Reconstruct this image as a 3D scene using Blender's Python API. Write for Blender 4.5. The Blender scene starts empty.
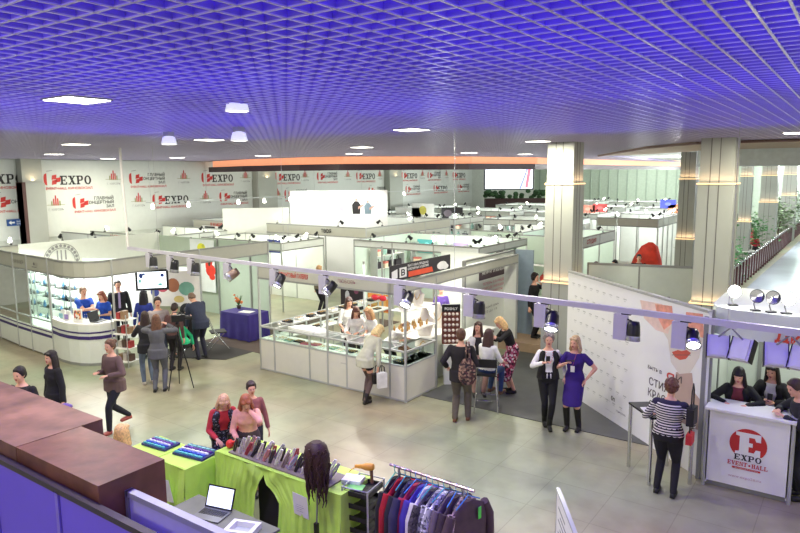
import bpy, math, random
from mathutils import Vector, Matrix, Euler
R = math.radians
random.seed(11)
sc = bpy.context.scene
col = sc.collection

# ---------------------------------------------------------------- camera
F_PX, EYE, PITCH, ROLL, YAW = 660.0, 4.6, R(8.0), R(0.45), R(35.3)
cam_d = bpy.data.cameras.new('camera'); cam = bpy.data.objects.new('camera', cam_d); col.objects.link(cam)
cam_d.sensor_width = 36.0; cam_d.lens = 36.0 * F_PX / 800.0; cam_d.clip_start = 0.05; cam_d.clip_end = 300
_h = Vector((-math.sin(YAW), math.cos(YAW), 0)); _r0 = Vector((math.cos(YAW), math.sin(YAW), 0)); _z = Vector((0, 0, 1))
_f = _h * math.cos(PITCH) - _z * math.sin(PITCH); _u0 = _h * math.sin(PITCH) + _z * math.cos(PITCH)
_r = _r0 * math.cos(ROLL) - _u0 * math.sin(ROLL); _u = _u0 * math.cos(ROLL) + _r0 * math.sin(ROLL)
cam.matrix_world = Matrix(((_r.x, _u.x, -_f.x, 0), (_r.y, _u.y, -_f.y, 0), (_r.z, _u.z, -_f.z, EYE), (0, 0, 0, 1)))
sc.camera = cam

# ---------------------------------------------------------------- world, exposure, lamps
CZ = 5.25                                            # ceiling height
sc.view_settings.view_transform = 'Standard'; sc.view_settings.look = 'None'
sc.view_settings.gamma = 1.0; sc.view_settings.use_curve_mapping = False
sc.view_settings.exposure = 0.3
w = bpy.data.worlds.new('world'); sc.world = w; w.use_nodes = True
w.node_tree.nodes['Background'].inputs[0].default_value = (1.0, 0.985, 0.9, 1)
w.node_tree.nodes['Background'].inputs[1].default_value = 0.55

def area(name, loc, size, power, colr=(1, 1, 1), rot=(0, 0, 0), sy=None):
    l = bpy.data.lights.new(name, 'AREA'); l.energy = power; l.color = colr; l.size = size
    if sy: l.shape = 'RECTANGLE'; l.size_y = sy
    o = bpy.data.objects.new(name, l); o.location = loc; o.rotation_euler = rot; col.objects.link(o); return o
def point(name, loc, power, colr=(1, 1, 1), rad=0.15):
    l = bpy.data.lights.new(name, 'POINT'); l.energy = power; l.color = colr; l.shadow_soft_size = rad
    o = bpy.data.objects.new(name, l); o.location = loc; col.objects.link(o); return o
def spot(name, loc, target, power, colr=(1, 1, 1), ang=70, rad=0.06, blend=0.6):
    l = bpy.data.lights.new(name, 'SPOT'); l.energy = power; l.color = colr; l.spot_size = R(ang); l.spot_blend = blend; l.shadow_soft_size = rad
    o = bpy.data.objects.new(name, l); o.location = loc
    o.rotation_euler = (Vector(target) - Vector(loc)).to_track_quat('-Z', 'Y').to_euler(); col.objects.link(o); return o

# recessed square ceiling panels (positions; their frames are built further down)
def _P0(px, py, z):
    d = _r * ((px - 400) / F_PX) - _u * ((py - 266.5) / F_PX) + _f; t = (z - EYE) / d.z; return (d.x * t, d.y * t)
PANELS = [_P0(*p, CZ) for p in ((77, 99), (411.5, 129.3), (538, 141), (54, 154), (76, 144), (108, 158.5), (177, 157.5), (209, 139.5), (263, 155.5), (362, 147), (354, 153.5), (469, 152.5), (525, 154), (797, 132.5))] + [(4.0, 8.2), (-5.6, -1.9), (-10.2, 2.2), (4.0, 2.5), (-14.8, 3.1), (-19.0, 3.1)]
for i, (x, y) in enumerate(PANELS):
    area('ceiling_panel_light', (x, y, CZ - 0.03), 0.38, 98, (1.0, 0.955, 0.78))
# violet floodlights in the void above the open grid, turned up to the slab
for x in (-8.5, -6.0, -3.5, -1.0, 1.5, 4.0):
    for y in (0.5, 2.8, 5.1, 7.4, 9.7):
        if abs(x + 1) * .35 + y < 10.6: area('violet_void_light', (x, y, CZ + 0.42), 1.9, 120 if y < 6 else 70, (0.2, 0.003, 1.0), (math.pi, 0, 0))
# added lamp under the grid, in place of violet spill, brightening the corner panels
area('corner_fill_light', (-2.8, -.4, CZ - 0.1), 1.6, 36, (0.86, 0.7, 1.0), (R(28), 0, 0))

# ---------------------------------------------------------------- pixel rays (to read places off the photo)
def ray(px, py): return _r * ((px - 400) / F_PX) - _u * ((py - 266.5) / F_PX) + _f
def P(px, py, z=0.0):
    d = ray(px, py); t = (z - EYE) / d.z; return Vector((d.x * t, d.y * t, z))
def AT(px, D):
    return _h * D + _r0 * ((px - 400) / F_PX * D)

# ---------------------------------------------------------------- materials
def lin(c): return tuple(((v / 255.0) / 12.92 if v / 255.0 <= 0.04045 else ((v / 255.0 + 0.055) / 1.055) ** 2.4) for v in c) + (1.0,)
_m = {}
def M(name, c=None, rough=0.55, metal=0.0, noise=0.06, scale=6.0, bump=0.0, emit=0.0, alpha=None, spec=0.5):
    """procedural material: colour c (0-255) broken up by a soft noise"""
    if name in _m: return _m[name]
    m = bpy.data.materials.new(name); m.use_nodes = True; nt = m.node_tree; b = nt.nodes['Principled BSDF']
    base = lin(c)
    if emit:
        b.inputs['Emission Color'].default_value = base; b.inputs['Emission Strength'].default_value = emit
    tc = nt.nodes.new('ShaderNodeTexCoord'); nz = nt.nodes.new('ShaderNodeTexNoise'); nz.inputs['Scale'].default_value = scale
    nz.inputs['Detail'].default_value = 3
    nt.links.new(tc.outputs['Object'], nz.inputs['Vector'])
    rp = nt.nodes.new('ShaderNodeValToRGB'); lo = tuple(v * (1 - noise) for v in base[:3]) + (1,); hi = tuple(min(1, v * (1 + noise)) for v in base[:3]) + (1,)
    rp.color_ramp.elements[0].color = lo; rp.color_ramp.elements[0].position = 0.3; rp.color_ramp.elements[1].color = hi; rp.color_ramp.elements[1].position = 0.7
    nt.links.new(nz.outputs['Fac'], rp.inputs['Fac']); nt.links.new(rp.outputs['Color'], b.inputs['Base Color'])
    b.inputs['Roughness'].default_value = rough; b.inputs['Metallic'].default_value = metal
    b.inputs['Specular IOR Level'].default_value = spec
    if bump:
        bp = nt.nodes.new('ShaderNodeBump'); bp.inputs['Strength'].default_value = bump; bp.inputs['Distance'].default_value = 0.02
        nt.links.new(nz.outputs['Fac'], bp.inputs['Height']); nt.links.new(bp.outputs['Normal'], b.inputs['Normal'])
    _m[name] = m; return m
def GLASS():
    if 'glass' in _m: return _m['glass']
    m = bpy.data.materials.new('showcase_glass'); m.use_nodes = True; nt = m.node_tree; nt.nodes.remove(nt.nodes['Principled BSDF'])
    o = nt.nodes['Material Output']; t = nt.nodes.new('ShaderNodeBsdfTransparent'); t.inputs[0].default_value = (0.9, 0.96, 0.93, 1)
    g = nt.nodes.new('ShaderNodeBsdfGlossy'); g.inputs['Roughness'].default_value = 0.05
    lw = nt.nodes.new('ShaderNodeLayerWeight'); lw.inputs[0].default_value = 0.07; mx = nt.nodes.new('ShaderNodeMixShader')
    nt.links.new(lw.outputs['Fresnel'], mx.inputs[0]); nt.links.new(t.outputs[0], mx.inputs[1]); nt.links.new(g.outputs[0], mx.inputs[2]); nt.links.new(mx.outputs[0], o.inputs[0])
    _m['glass'] = m; return m
def STRIPES(name, ca, cb, period, duty=0.5, axis=2, wob=0.0):
    m = bpy.data.materials.new(name); m.use_nodes = True; nt = m.node_tree; b = nt.nodes['Principled BSDF']; b.inputs['Roughness'].default_value = 0.8
    tc = nt.nodes.new('ShaderNodeTexCoord'); sp = nt.nodes.new('ShaderNodeSeparateXYZ'); nt.links.new(tc.outputs['Object'], sp.inputs[0])
    a = nt.nodes.new('ShaderNodeMath'); a.operation = 'MULTIPLY'; a.inputs[1].default_value = 1 / period; nt.links.new(sp.outputs[axis], a.inputs[0])
    f = nt.nodes.new('ShaderNodeMath'); f.operation = 'FRACT'; nt.links.new(a.outputs[0], f.inputs[0])
    g = nt.nodes.new('ShaderNodeMath'); g.operation = 'GREATER_THAN'; g.inputs[1].default_value = duty; nt.links.new(f.outputs[0], g.inputs[0])
    mx = nt.nodes.new('ShaderNodeMixRGB'); mx.inputs[1].default_value = lin(ca); mx.inputs[2].default_value = lin(cb)
    nt.links.new(g.outputs[0], mx.inputs[0]); nt.links.new(mx.outputs[0], b.inputs['Base Color']); return m
def BLOTCH(name, cols, scale=14.0, rough=0.8):
    """printed cloth: a few colours in patches"""
    m = bpy.data.materials.new(name); m.use_nodes = True; nt = m.node_tree; b = nt.nodes['Principled BSDF']; b.inputs['Roughness'].default_value = rough
    tc = nt.nodes.new('ShaderNodeTexCoord'); v = nt.nodes.new('ShaderNodeTexVoronoi'); v.inputs['Scale'].default_value = scale
    nt.links.new(tc.outputs['Object'], v.inputs['Vector']); sp = nt.nodes.new('ShaderNodeSeparateColor'); nt.links.new(v.outputs['Color'], sp.inputs[0])
    rp = nt.nodes.new('ShaderNodeValToRGB'); rp.color_ramp.interpolation = 'CONSTANT'
    e = rp.color_ramp.elements; e[0].color = lin(cols[0]); e[1].color = lin(cols[1]); e[1].position = 1.0 / len(cols)
    for i, c in enumerate(cols[2:], 2): k = e.new(i / len(cols)); k.color = lin(c)
    nt.links.new(sp.outputs[0], rp.inputs['Fac']); nt.links.new(rp.outputs['Color'], b.inputs['Base Color']); return m

# ---------------------------------------------------------------- mesh builder
class MB:
    def __init__(s): s.v = []; s.f = []; s.mi = []; s.sm = []
    def add(s, vs, fs, mi=0, sm=False):
        n = len(s.v); s.v += [Vector(v) for v in vs]; s.f += [tuple(i + n for i in f) for f in fs]; s.mi += [mi] * len(fs); s.sm += [sm] * len(fs); return s
    def bx(s, x0, x1, y0, y1, z0, z1, mi=0, rz=0.0, c=None):
        vs = [Vector((x, y, z)) for z in (z0, z1) for x, y in ((x0, y0), (x1, y0), (x1, y1), (x0, y1))]
        if rz:
            c = Vector(c) if c is not None else Vector(((x0 + x1) / 2, (y0 + y1) / 2, 0)); c.z = 0
            m = Matrix.Rotation(rz, 3, 'Z'); vs = [m @ (v - c) + c for v in vs]
        return s.add(vs, [(3, 2, 1, 0), (4, 5, 6, 7), (0, 1, 5, 4), (1, 2, 6, 5), (2, 3, 7, 6), (3, 0, 4, 7)], mi)
    def obx(s, c, ax, ay, az, mi=0):                                  # oriented box: centre and three half-axis vectors
        c, ax, ay, az = map(Vector, (c, ax, ay, az))
        vs = [c + ax * i + ay * j + az * k for k in (-1, 1) for i, j in ((-1, -1), (1, -1), (1, 1), (-1, 1))]
        return s.add(vs, [(3, 2, 1, 0), (4, 5, 6, 7), (0, 1, 5, 4), (1, 2, 6, 5), (2, 3, 7, 6), (3, 0, 4, 7)], mi)
    def cyl(s, p0, p1, r0, r1=None, n=10, mi=0, cap=True):
        r1 = r0 if r1 is None else r1; p0, p1 = Vector(p0), Vector(p1); d = (p1 - p0).normalized()
        a = d.orthogonal().normalized(); b = d.cross(a)
        vs = [p + (a * math.cos(t) + b * math.sin(t)) * r for p, r in ((p0, r0), (p1, r1)) for t in [2 * math.pi * i / n for i in range(n)]]
        s.add(vs, [(i, (i + 1) % n, n + (i + 1) % n, n + i) for i in range(n)], mi, True)
        if cap: s.add([vs[i] for i in range(n)], [tuple(range(n))[::-1]], mi); s.add([vs[n + i] for i in range(n)], [tuple(range(n))], mi)
        return s
    def tube(s, pts, r, n=6, mi=0, cap=True):
        pts = [Vector(p) for p in pts]; rr = r if isinstance(r, (list, tuple)) else [r] * len(pts); vs = []; a = None
        for i, p in enumerate(pts):
            d = (pts[min(i + 1, len(pts) - 1)] - pts[max(i - 1, 0)]).normalized()
            a = d.orthogonal().normalized() if a is None else (a - d * a.dot(d)).normalized()
            b = d.cross(a); vs += [p + (a * math.cos(2 * math.pi * k / n) + b * math.sin(2 * math.pi * k / n)) * rr[i] for k in range(n)]
        fs = [(i * n + k, i * n + (k + 1) % n, (i + 1) * n + (k + 1) % n, (i + 1) * n + k) for i in range(len(pts) - 1) for k in range(n)]
        s.add(vs, fs, mi, True)
        if cap:
            s.add(vs[:n], [tuple(range(n))[::-1]], mi); s.add(vs[-n:], [tuple(range(n))], mi)
        return s
    def ell(s, c, r, rot=None, n=12, m=8, mi=0):
        c = Vector(c); rot = rot or Matrix.Identity(3); vs = [c + rot @ Vector((0, 0, -r[2]))]
        for j in range(1, m):
            t = -math.pi / 2 + math.pi * j / m
            vs += [c + rot @ Vector((r[0] * math.cos(t) * math.cos(p), r[1] * math.cos(t) * math.sin(p), r[2] * math.sin(t))) for p in [2 * math.pi * i / n for i in range(n)]]
        vs.append(c + rot @ Vector((0, 0, r[2]))); L = len(vs) - 1
        fs = [(0, 1 + (i + 1) % n, 1 + i) for i in range(n)] + [(1 + j * n + i, 1 + j * n + (i + 1) % n, 1 + (j + 1) * n + (i + 1) % n, 1 + (j + 1) * n + i) for j in range(m - 2) for i in range(n)]
        fs += [(1 + (m - 2) * n + i, 1 + (m - 2) * n + (i + 1) % n, L) for i in range(n)]
        return s.add(vs, fs, mi, True)
    def loft(s, rings, n=16, mi=0):                                  # rings: (centre, right vec, fwd vec, rx, ry)
        vs = []
        for c, a, b, rx, ry in rings: vs += [Vector(c) + a * (math.cos(2 * math.pi * k / n) * rx) + b * (math.sin(2 * math.pi * k / n) * ry) for k in range(n)]
        fs = [(i * n + k, i * n + (k + 1) % n, (i + 1) * n + (k + 1) % n, (i + 1) * n + k) for i in range(len(rings) - 1) for k in range(n)]
        s.add(vs, fs, mi, True); s.add(vs[:n], [tuple(range(n))[::-1]], mi); s.add(vs[-n:], [tuple(range(n))], mi); return s
    def lathe(s, c, prof, n=16, mi=0, axis=None):                    # prof: (radius, height)
        c = Vector(c); q = Vector(axis).normalized().to_track_quat('Z', 'Y').to_matrix() if axis is not None else Matrix.Identity(3)
        vs = [c + q @ Vector((r * math.cos(2 * math.pi * k / n), r * math.sin(2 * math.pi * k / n), z)) for r, z in prof for k in range(n)]
        fs = [(i * n + k, i * n + (k + 1) % n, (i + 1) * n + (k + 1) % n, (i + 1) * n + k) for i in range(len(prof) - 1) for k in range(n)]
        return s.add(vs, fs, mi, True)
    def prism(s, pts, z0, z1, mi=0, smooth=False):
        n = len(pts); vs = [(p[0], p[1], z0) for p in pts] + [(p[0], p[1], z1) for p in pts]
        s.add(vs, [tuple(range(n))[::-1], tuple(range(n, 2 * n))], mi)
        return s.add(vs, [(i, (i + 1) % n, n + (i + 1) % n, n + i) for i in range(n)], mi, smooth)
    def wall(s, path, z0, z1, t, mi=0, smooth=True):                 # thick upright strip along a path, t = thickness to the left of it
        n = len(path); out = []
        for i in range(n):
            a = Vector(path[max(i - 1, 0)]).to_2d(); b = Vector(path[min(i + 1, n - 1)]).to_2d(); d = (b - a).normalized(); out.append(Vector(path[i]).to_2d() + Vector((-d.y, d.x)) * t)
        vs = []
        for p, q in zip(path, out): vs += [(p[0], p[1], z0), (p[0], p[1], z1), (q.x, q.y, z1), (q.x, q.y, z0)]
        fs = [(i * 4 + k, i * 4 + (k + 1) % 4, (i + 1) * 4 + (k + 1) % 4, (i + 1) * 4 + k) for i in range(n - 1) for k in range(4)]
        s.add(vs, fs, mi, False); s.add(vs[:4], [(0, 1, 2, 3)], mi); s.add(vs[-4:], [(3, 2, 1, 0)], mi); return s
    def sheet(s, org, xd, yd, pts, off=0.0, mi=0, th=0.0):            # flat polygon on a plane through org
        xd, yd = Vector(xd), Vector(yd); nn = xd.cross(yd).normalized(); vs = [Vector(org) + xd * p[0] + yd * p[1] + nn * off for p in pts]
        s.add(vs, [tuple(range(len(vs)))], mi)
        return s
    def disc(s, org, xd, yd, cx, cy, rx, ry, off=0.0, mi=0, n=24, a0=0, a1=360):
        pts = [(cx + rx * math.cos(R(a0 + (a1 - a0) * i / n)), cy + ry * math.sin(R(a0 + (a1 - a0) * i / n))) for i in range(n + (a1 - a0 < 360))]
        return s.sheet(org, xd, yd, pts, off, mi)
    def build(s, name, mats, parent=None, world=False, label=None):
        me = bpy.data.meshes.new(name)
        vs = s.v
        if world and parent is not None:
            inv = Matrix.Rotation(-parent.rotation_euler.z, 3, 'Z'); L = Vector(parent.location); vs = [inv @ (v - L) for v in vs]
        me.from_pydata([tuple(v) for v in vs], [], s.f)
        if not isinstance(mats, (list, tuple)): mats = [mats]
        for m in mats: me.materials.append(m)
        me.polygons.foreach_set('material_index', s.mi); me.polygons.foreach_set('use_smooth', s.sm); me.update()
        o = bpy.data.objects.new(name, me); col.objects.link(o)
        if parent is not None: o.parent = parent
        if label: o['label'] = label
        return o

def tag(o, label, cat, group=None, kind=None):
    if label: o['label'] = label
    if cat: o['category'] = cat
    if group: o['group'] = group
    if kind: o['kind'] = kind
    return o
def thing(name, label, cat, loc=(0, 0, 0), rz=0.0, group=None):
    o = bpy.data.objects.new(name, None); o.empty_display_size = 0.1; col.objects.link(o); o.location = loc; o.rotation_euler = (0, 0, rz)
    return tag(o, label, cat, group)
def struct(name, mb, mats, label=None):
    o = mb.build(name, mats); o['kind'] = 'structure'
    if label: o['label'] = label
    return o
def solo(name, mb, mats, loc, label, cat, group=None, rz=0.0):       # a thing that is one mesh, built round its own base
    o = mb.build(name, mats); o.location = loc; o.rotation_euler = (0, 0, rz); return tag(o, label, cat, group)
def dup(root, loc, rz=None, label=None, group=None):
    r = root.copy(); col.objects.link(r); r.location = loc
    if rz is not None: r.rotation_euler = (0, 0, rz)
    if label: r['label'] = label
    if group: r['group'] = group
    for ch in list(root.children):
        c = ch.copy(); col.objects.link(c); c.parent = r
        for g in ch.children:
            d = g.copy(); col.objects.link(d); d.parent = c
    return r

# ---------------------------------------------------------------- lettering
_tc = {}
def _glyphs(txt, bold):
    if (txt, bold) in _tc: return _tc[(txt, bold)]
    cu = bpy.data.curves.new('t', 'FONT'); cu.body = txt; cu.size = 1.0; cu.offset = bold; cu.resolution_u = 2
    o = bpy.data.objects.new('t', cu); col.objects.link(o); dg = bpy.context.evaluated_depsgraph_get(); dg.update()
    me = bpy.data.meshes.new_from_object(o.evaluated_get(dg)); r = ([tuple(v.co) for v in me.vertices], [tuple(p.vertices) for p in me.polygons])
    bpy.data.objects.remove(o); bpy.data.curves.remove(cu); bpy.data.meshes.remove(me); _tc[(txt, bold)] = r; return r
def text(mb, txt, org, xd, yd, h, width=None, bold=0.0, mi=0, off=0.0, center=False):
    """letters of cap height h laid on the plane org + x*xd + y*yd"""
    vs, fs = _glyphs(txt, bold)
    if not vs: return
    xd, yd = Vector(xd).normalized(), Vector(yd).normalized(); nn = xd.cross(yd)
    x0 = min(v[0] for v in vs); x1 = max(v[0] for v in vs); y1 = 0.72; sx = (width / (x1 - x0)) if width else h / y1; sy = h / y1
    sh = -(x1 - x0) * sx / 2 if center else 0
    mb.add([Vector(org) + xd * ((v[0] - x0) * sx + sh) + yd * (v[1] * sy) + nn * off for v in vs], fs, mi)
# slab-serif capitals drawn from bars: (x0,y0,x1,y1) boxes and polygons in a unit cell
def _bars(ch):
    T, t = 0.26, 0.13
    B = lambda *a: [(a[0], a[1]), (a[2], a[1]), (a[2], a[3]), (a[0], a[3])]
    if ch == 'E': return [B(0, 0, .9, t), B(0, 1 - t, .9, 1), B(.12, 0, .12 + T, 1), B(.3, .44, .68, .56), B(.78, 0, .92, .3), B(.78, .7, .92, 1), B(.6, .34, .7, .66)]
    if ch == 'X': return [[(.1, 1), (.42, 1), (.92, 0), (.6, 0)], [(.74, 1), (.9, 1), (.26, 0), (.1, 0)], B(0, 0, .38, t), B(.54, 0, 1, t), B(0, 1 - t, .48, 1), B(.62, 1 - t, 1, 1)]
    if ch == 'P': return [B(.12, 0, .12 + T, 1), B(0, 0, .52, t), B(0, 1 - t, .7, 1), B(.3, .42, .7, .42 + t), [(.66, 1), (.82, .97), (.93, .86), (.93, .58), (.82, .46), (.66, .42), (.66, .54), (.69, .6), (.69, .82), (.66, .88)]]
    if ch == 'O':
        o = []
        for i in range(16):
            a, b = 2 * math.pi * i / 16, 2 * math.pi * (i + 1) / 16
            o.append([(.5 + .48 * math.cos(a), .5 + .52 * math.sin(a)), (.5 + .48 * math.cos(b), .5 + .52 * math.sin(b)), (.5 + .22 * math.cos(b), .5 + .38 * math.sin(b)), (.5 + .22 * math.cos(a), .5 + .38 * math.sin(a))])
        return o
    if ch == 'V': return [[(.06, 1), (.36, 1), (.62, .1), (.5, 0), (.42, 0)], [(.94, 1), (.8, 1), (.48, 0), (.6, 0)], B(0, 1 - t, .46, 1), B(.66, 1 - t, 1, 1)]
    if ch == 'N': return [B(.1, 0, .24, 1), B(.78, 0, .92, 1), [(.1, 1), (.36, 1), (.92, 0), (.74, 0)], B(0, 0, .36, t), B(.64, 1 - t, 1, 1), B(0, 1 - t, .3, 1)]
    if ch == 'T': return [B(.38, 0, .64, 1), B(.22, 0, .8, t), B(.02, 1 - t, 1, 1), B(.02, .68, .14, 1), B(.88, .68, 1, 1)]
    if ch == 'H': return [B(.1, 0, .36, 1), B(.66, 0, .92, 1), B(.3, .44, .7, .56), B(0, 0, .46, t), B(.56, 0, 1, t), B(0, 1 - t, .46, 1), B(.56, 1 - t, 1, 1)]
    if ch == 'A': return [[(.08, 0), (.24, 0), (.54, 1), (.4, 1)], [(.62, 0), (.92, 0), (.64, 1), (.44, 1)], B(.24, .28, .72, .4), B(0, 0, .34, t), B(.56, 0, 1, t)]
    if ch == 'L': return [B(.12, 0, .38, 1), B(0, 0, .95, t), B(0, 1 - t, .54, 1), B(.82, 0, .95, .36)]
    if ch == '*': return [[(.5 + .28 * math.cos(i * math.pi / 3), .45 + .28 * math.sin(i * math.pi / 3)) for i in range(6)]]
    return []
def slab(mb, txt, org, xd, yd, h, width, mi=0, off=0.0):
    xd, yd = Vector(xd).normalized(), Vector(yd).normalized(); n = len(txt); adv = width / n; k = 0
    for i, ch in enumerate(txt):
        for pl in _bars(ch):
            k += 1
            mb.sheet(Vector(org) + xd * (i * adv), xd * (adv * .92), yd * h, pl, off + 0.0002 * (k % 5), mi)

# common materials
white = M('white_panel', (226, 230, 222), 0.5, noise=0.02); white2 = M('white_laminate', (236, 236, 230), 0.35, noise=0.02)
alu = M('aluminium', (184, 186, 184), 0.4, 0.35, noise=0.04); alud = M('dull_aluminium', (152, 154, 150), 0.5, 0.3)
greyp = M('grey_panel', (198, 206, 196), 0.6, noise=0.03); blackp = M('black_plastic', (22, 22, 24), 0.4); chrome = M('chrome', (215, 215, 215), 0.15, 1.0, noise=0.02)
red = M('sign_red', (196, 48, 44), 0.6); ink = M('sign_black', (38, 34, 36), 0.6); pink = M('sign_pink', (214, 120, 120), 0.6); inkg = M('sign_grey', (150, 150, 150), 0.6)
lampw = M('lamp_glow', (255, 250, 235), emit=7.0); glass = GLASS()
purple = M('purple_stripe', (58, 40, 110), 0.5)
# ================================================================ the hall
WX = -25.6                                            # banner wall
def floor_mat():
    m = bpy.data.materials.new('stone_tile_floor'); m.use_nodes = True; nt = m.node_tree; b = nt.nodes['Principled BSDF']; N = nt.nodes.new; L = nt.links.new
    tc = N('ShaderNodeTexCoord'); n1 = N('ShaderNodeTexNoise'); n1.inputs['Scale'].default_value = 0.28; n1.inputs['Detail'].default_value = 2
    n2 = N('ShaderNodeTexNoise'); n2.inputs['Scale'].default_value = 2.2; n2.inputs['Detail'].default_value = 6
    L(tc.outputs['Object'], n1.inputs['Vector']); L(tc.outputs['Object'], n2.inputs['Vector'])
    r1 = N('ShaderNodeValToRGB'); r1.color_ramp.elements[0].color = lin((166, 152, 126)); r1.color_ramp.elements[0].position = .38; r1.color_ramp.elements[1].color = lin((158, 166, 136)); r1.color_ramp.elements[1].position = .6
    r2 = N('ShaderNodeValToRGB'); r2.color_ramp.elements[0].color = (.68, .68, .68, 1); r2.color_ramp.elements[0].position = .35; r2.color_ramp.elements[1].color = (1, 1, 1, 1); r2.color_ramp.elements[1].position = .6
    L(n1.outputs['Fac'], r1.inputs['Fac']); L(n2.outputs['Fac'], r2.inputs['Fac'])
    br = N('ShaderNodeTexBrick'); br.offset = 0; br.inputs['Scale'].default_value = 1.0; br.inputs['Brick Width'].default_value = 0.9; br.inputs['Row Height'].default_value = 0.9
    br.inputs['Mortar Size'].default_value = 0.006; br.inputs['Color1'].default_value = (1, 1, 1, 1); br.inputs['Color2'].default_value = (.93, .93, .93, 1); br.inputs['Mortar'].default_value = (.72, .72, .7, 1)
    L(tc.outputs['Object'], br.inputs['Vector'])
    a = N('ShaderNodeMixRGB'); a.blend_type = 'MULTIPLY'; a.inputs[0].default_value = .55; L(r1.outputs[0], a.inputs[1]); L(r2.outputs[0], a.inputs[2])
    c = N('ShaderNodeMixRGB'); c.blend_type = 'MULTIPLY'; c.inputs[0].default_value = 1; L(a.outputs[0], c.inputs[1]); L(br.outputs['Color'], c.inputs[2])
    L(c.outputs[0], b.inputs['Base Color']); b.inputs['Roughness'].default_value = .33; b.inputs['Specular IOR Level'].default_value = .42
    return m
struct('floor', MB().bx(WX - .2, 12, -10, 75, -.2, 0), floor_mat())
carpet = M('charcoal_carpet', (84, 86, 84), 0.5, noise=.12, scale=3)
def rug(name, pts, m, label): return tag(MB().prism(pts, 0.0, 0.012).build(name, m), label, 'carpet')
rug('booth_carpet', [(-7.32, 11.1), (-2.5, 11.1), (-2.5, 11.4), (-5.0, 13.2), (-5.3, 20), (-7.32, 20)], carpet, 'charcoal grey carpet between the jewellery island and the slanted poster wall')
rug('booth_carpet', [(-14.95, 11.5), (-11.7, 11.5), (-11.7, 16.5), (-14.95, 16.5)], M('brown_carpet', (84, 70, 62), .9), 'brown carpet under the table with the purple cloth')
rug('booth_carpet', [(-15.0, 9.6), (-12.9, 10.6), (-12.9, 11.5), (-15.0, 11.5)], M('black_carpet', (58, 56, 54), .9), 'dark carpet under the folding chairs by the television')

# ceiling slab and void
slabm = M('void_slab', (92, 66, 170), .9)  # violet glow of the void lamps deepened in the slab colour
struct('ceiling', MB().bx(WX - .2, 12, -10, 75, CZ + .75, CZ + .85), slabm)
# open-cell grid
PT = 0.135
band = [(-25.4, 20.4), (-21.5, 19.0), (-17.6, 18.35), (-15.8, 18.55), (-14.4, 20.2), (-12.7, 22.6), (-11.6, 26.3), (-11.4, 34.0), (-11.0, 50.0)]
edge = [(-8.6, 25.3), (-4.75, 17.8), (-3.2, 15.9), (-1.3, 15.9), (6, 15.9)]
def yfar(x):
    lim = band if x < -11.2 else None
    if lim:
        for (xa, ya), (xb, yb) in zip(band[:-1], band[1:]):
            if xa <= x <= xb: return ya + (yb - ya) * (x - xa) / (xb - xa)
        return 20.4 if x < band[0][0] else 50
    if x < -8.6: return 50 - (x + 11.2) * 9.5
    for (xa, ya), (xb, yb) in zip(edge[:-1], edge[1:]):
        if xa <= x <= xb: return ya + (yb - ya) * (x - xa) / (xb - xa)
    return 15.9
g = MB(); x = WX + .05
while x < 9:
    y1 = yfar(x); g.bx(x - .003, x + .003, -6, y1, CZ + .006, CZ + .085); g.bx(x - .0065, x + .0065, -6, y1, CZ, CZ + .006, 1); x += PT
def xspans(y):
    xs = [WX + .05 + i * PT for i in range(int(35 / PT))]; run = []; out = []
    for xx in xs:
        if xx > 9: break
        if yfar(xx) >= y: run.append(xx)
        else:
            if len(run) > 1: out.append((run[0], run[-1]))
            run = []
    if len(run) > 1: out.append((run[0], run[-1]))
    return out
y = -6
while y < 50:
    for a, b in xspans(y): g.bx(a, b, y - .003, y + .003, CZ + .006, CZ + .085); g.bx(a, b, y - .0065, y + .0065, CZ + .0005, CZ + .0062, 1)
    y += PT
struct('ceiling_grid', g, [M('grid_side', (150, 136, 186), .5, noise=.02), M('grid_lip', (198, 190, 214), .3, noise=.02)], 'open-cell grid ceiling')  # violet glow put into both colours, lips paler for light from below
# curved bulkhead with its cove strip
bm_ = MB(); bm_.wall(band, 4.74, 4.97, .12); struct('trim_1', bm_, M('maroon_trim', (52, 22, 32), .4))
bm_ = MB(); bm_.wall([(p[0] - .0, p[1] + .25) for p in band], 4.97, CZ + .1, .05); struct('trim_2', bm_, M('cove_strip', (255, 170, 126), emit=.62), 'warm lit cove above the maroon bulkhead')
bm_ = MB(); bm_.wall(band, CZ - .015, CZ + .08, .05); struct('trim_3', bm_, alud)
bm_ = MB(); bm_.wall(edge + [(9, 15.9)], CZ - .06, CZ + .08, .08); struct('trim_4', bm_, M('brown_trim', (140, 112, 104), .5))
# beige soffit and white bulkhead over the passage, ceilings beyond
struct('ceiling_2', MB().prism([(-8.6, 25.3), (-4.75, 17.8), (-3.2, 15.9), (9, 15.9), (9, 21.5), (-3.5, 21.5), (-8.0, 26.2)], CZ - .02, CZ + .03), M('beige_soffit', (196, 176, 162), .8))
struct('ceiling_3', MB().prism([(-10.6, 26.5), (12, 26.5), (12, 72), (-10.6, 72)], CZ + .1, CZ + .2), M('pale_ceiling', (205, 208, 205), .8))
struct('ceiling_4', MB().prism([(WX, 20.6), (-11.6, 20.6), (-11.3, 72), (WX, 72)], CZ + .12, CZ + .2), M('pale_ceiling'))
bm_ = MB(); bm_.wall([(9, 21.5), (-3.5, 21.5), (-4.3, 22.0)], 4.74, CZ + .1, .1); struct('trim_5', bm_, M('white_bulkhead', (226, 236, 240), .7))
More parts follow.
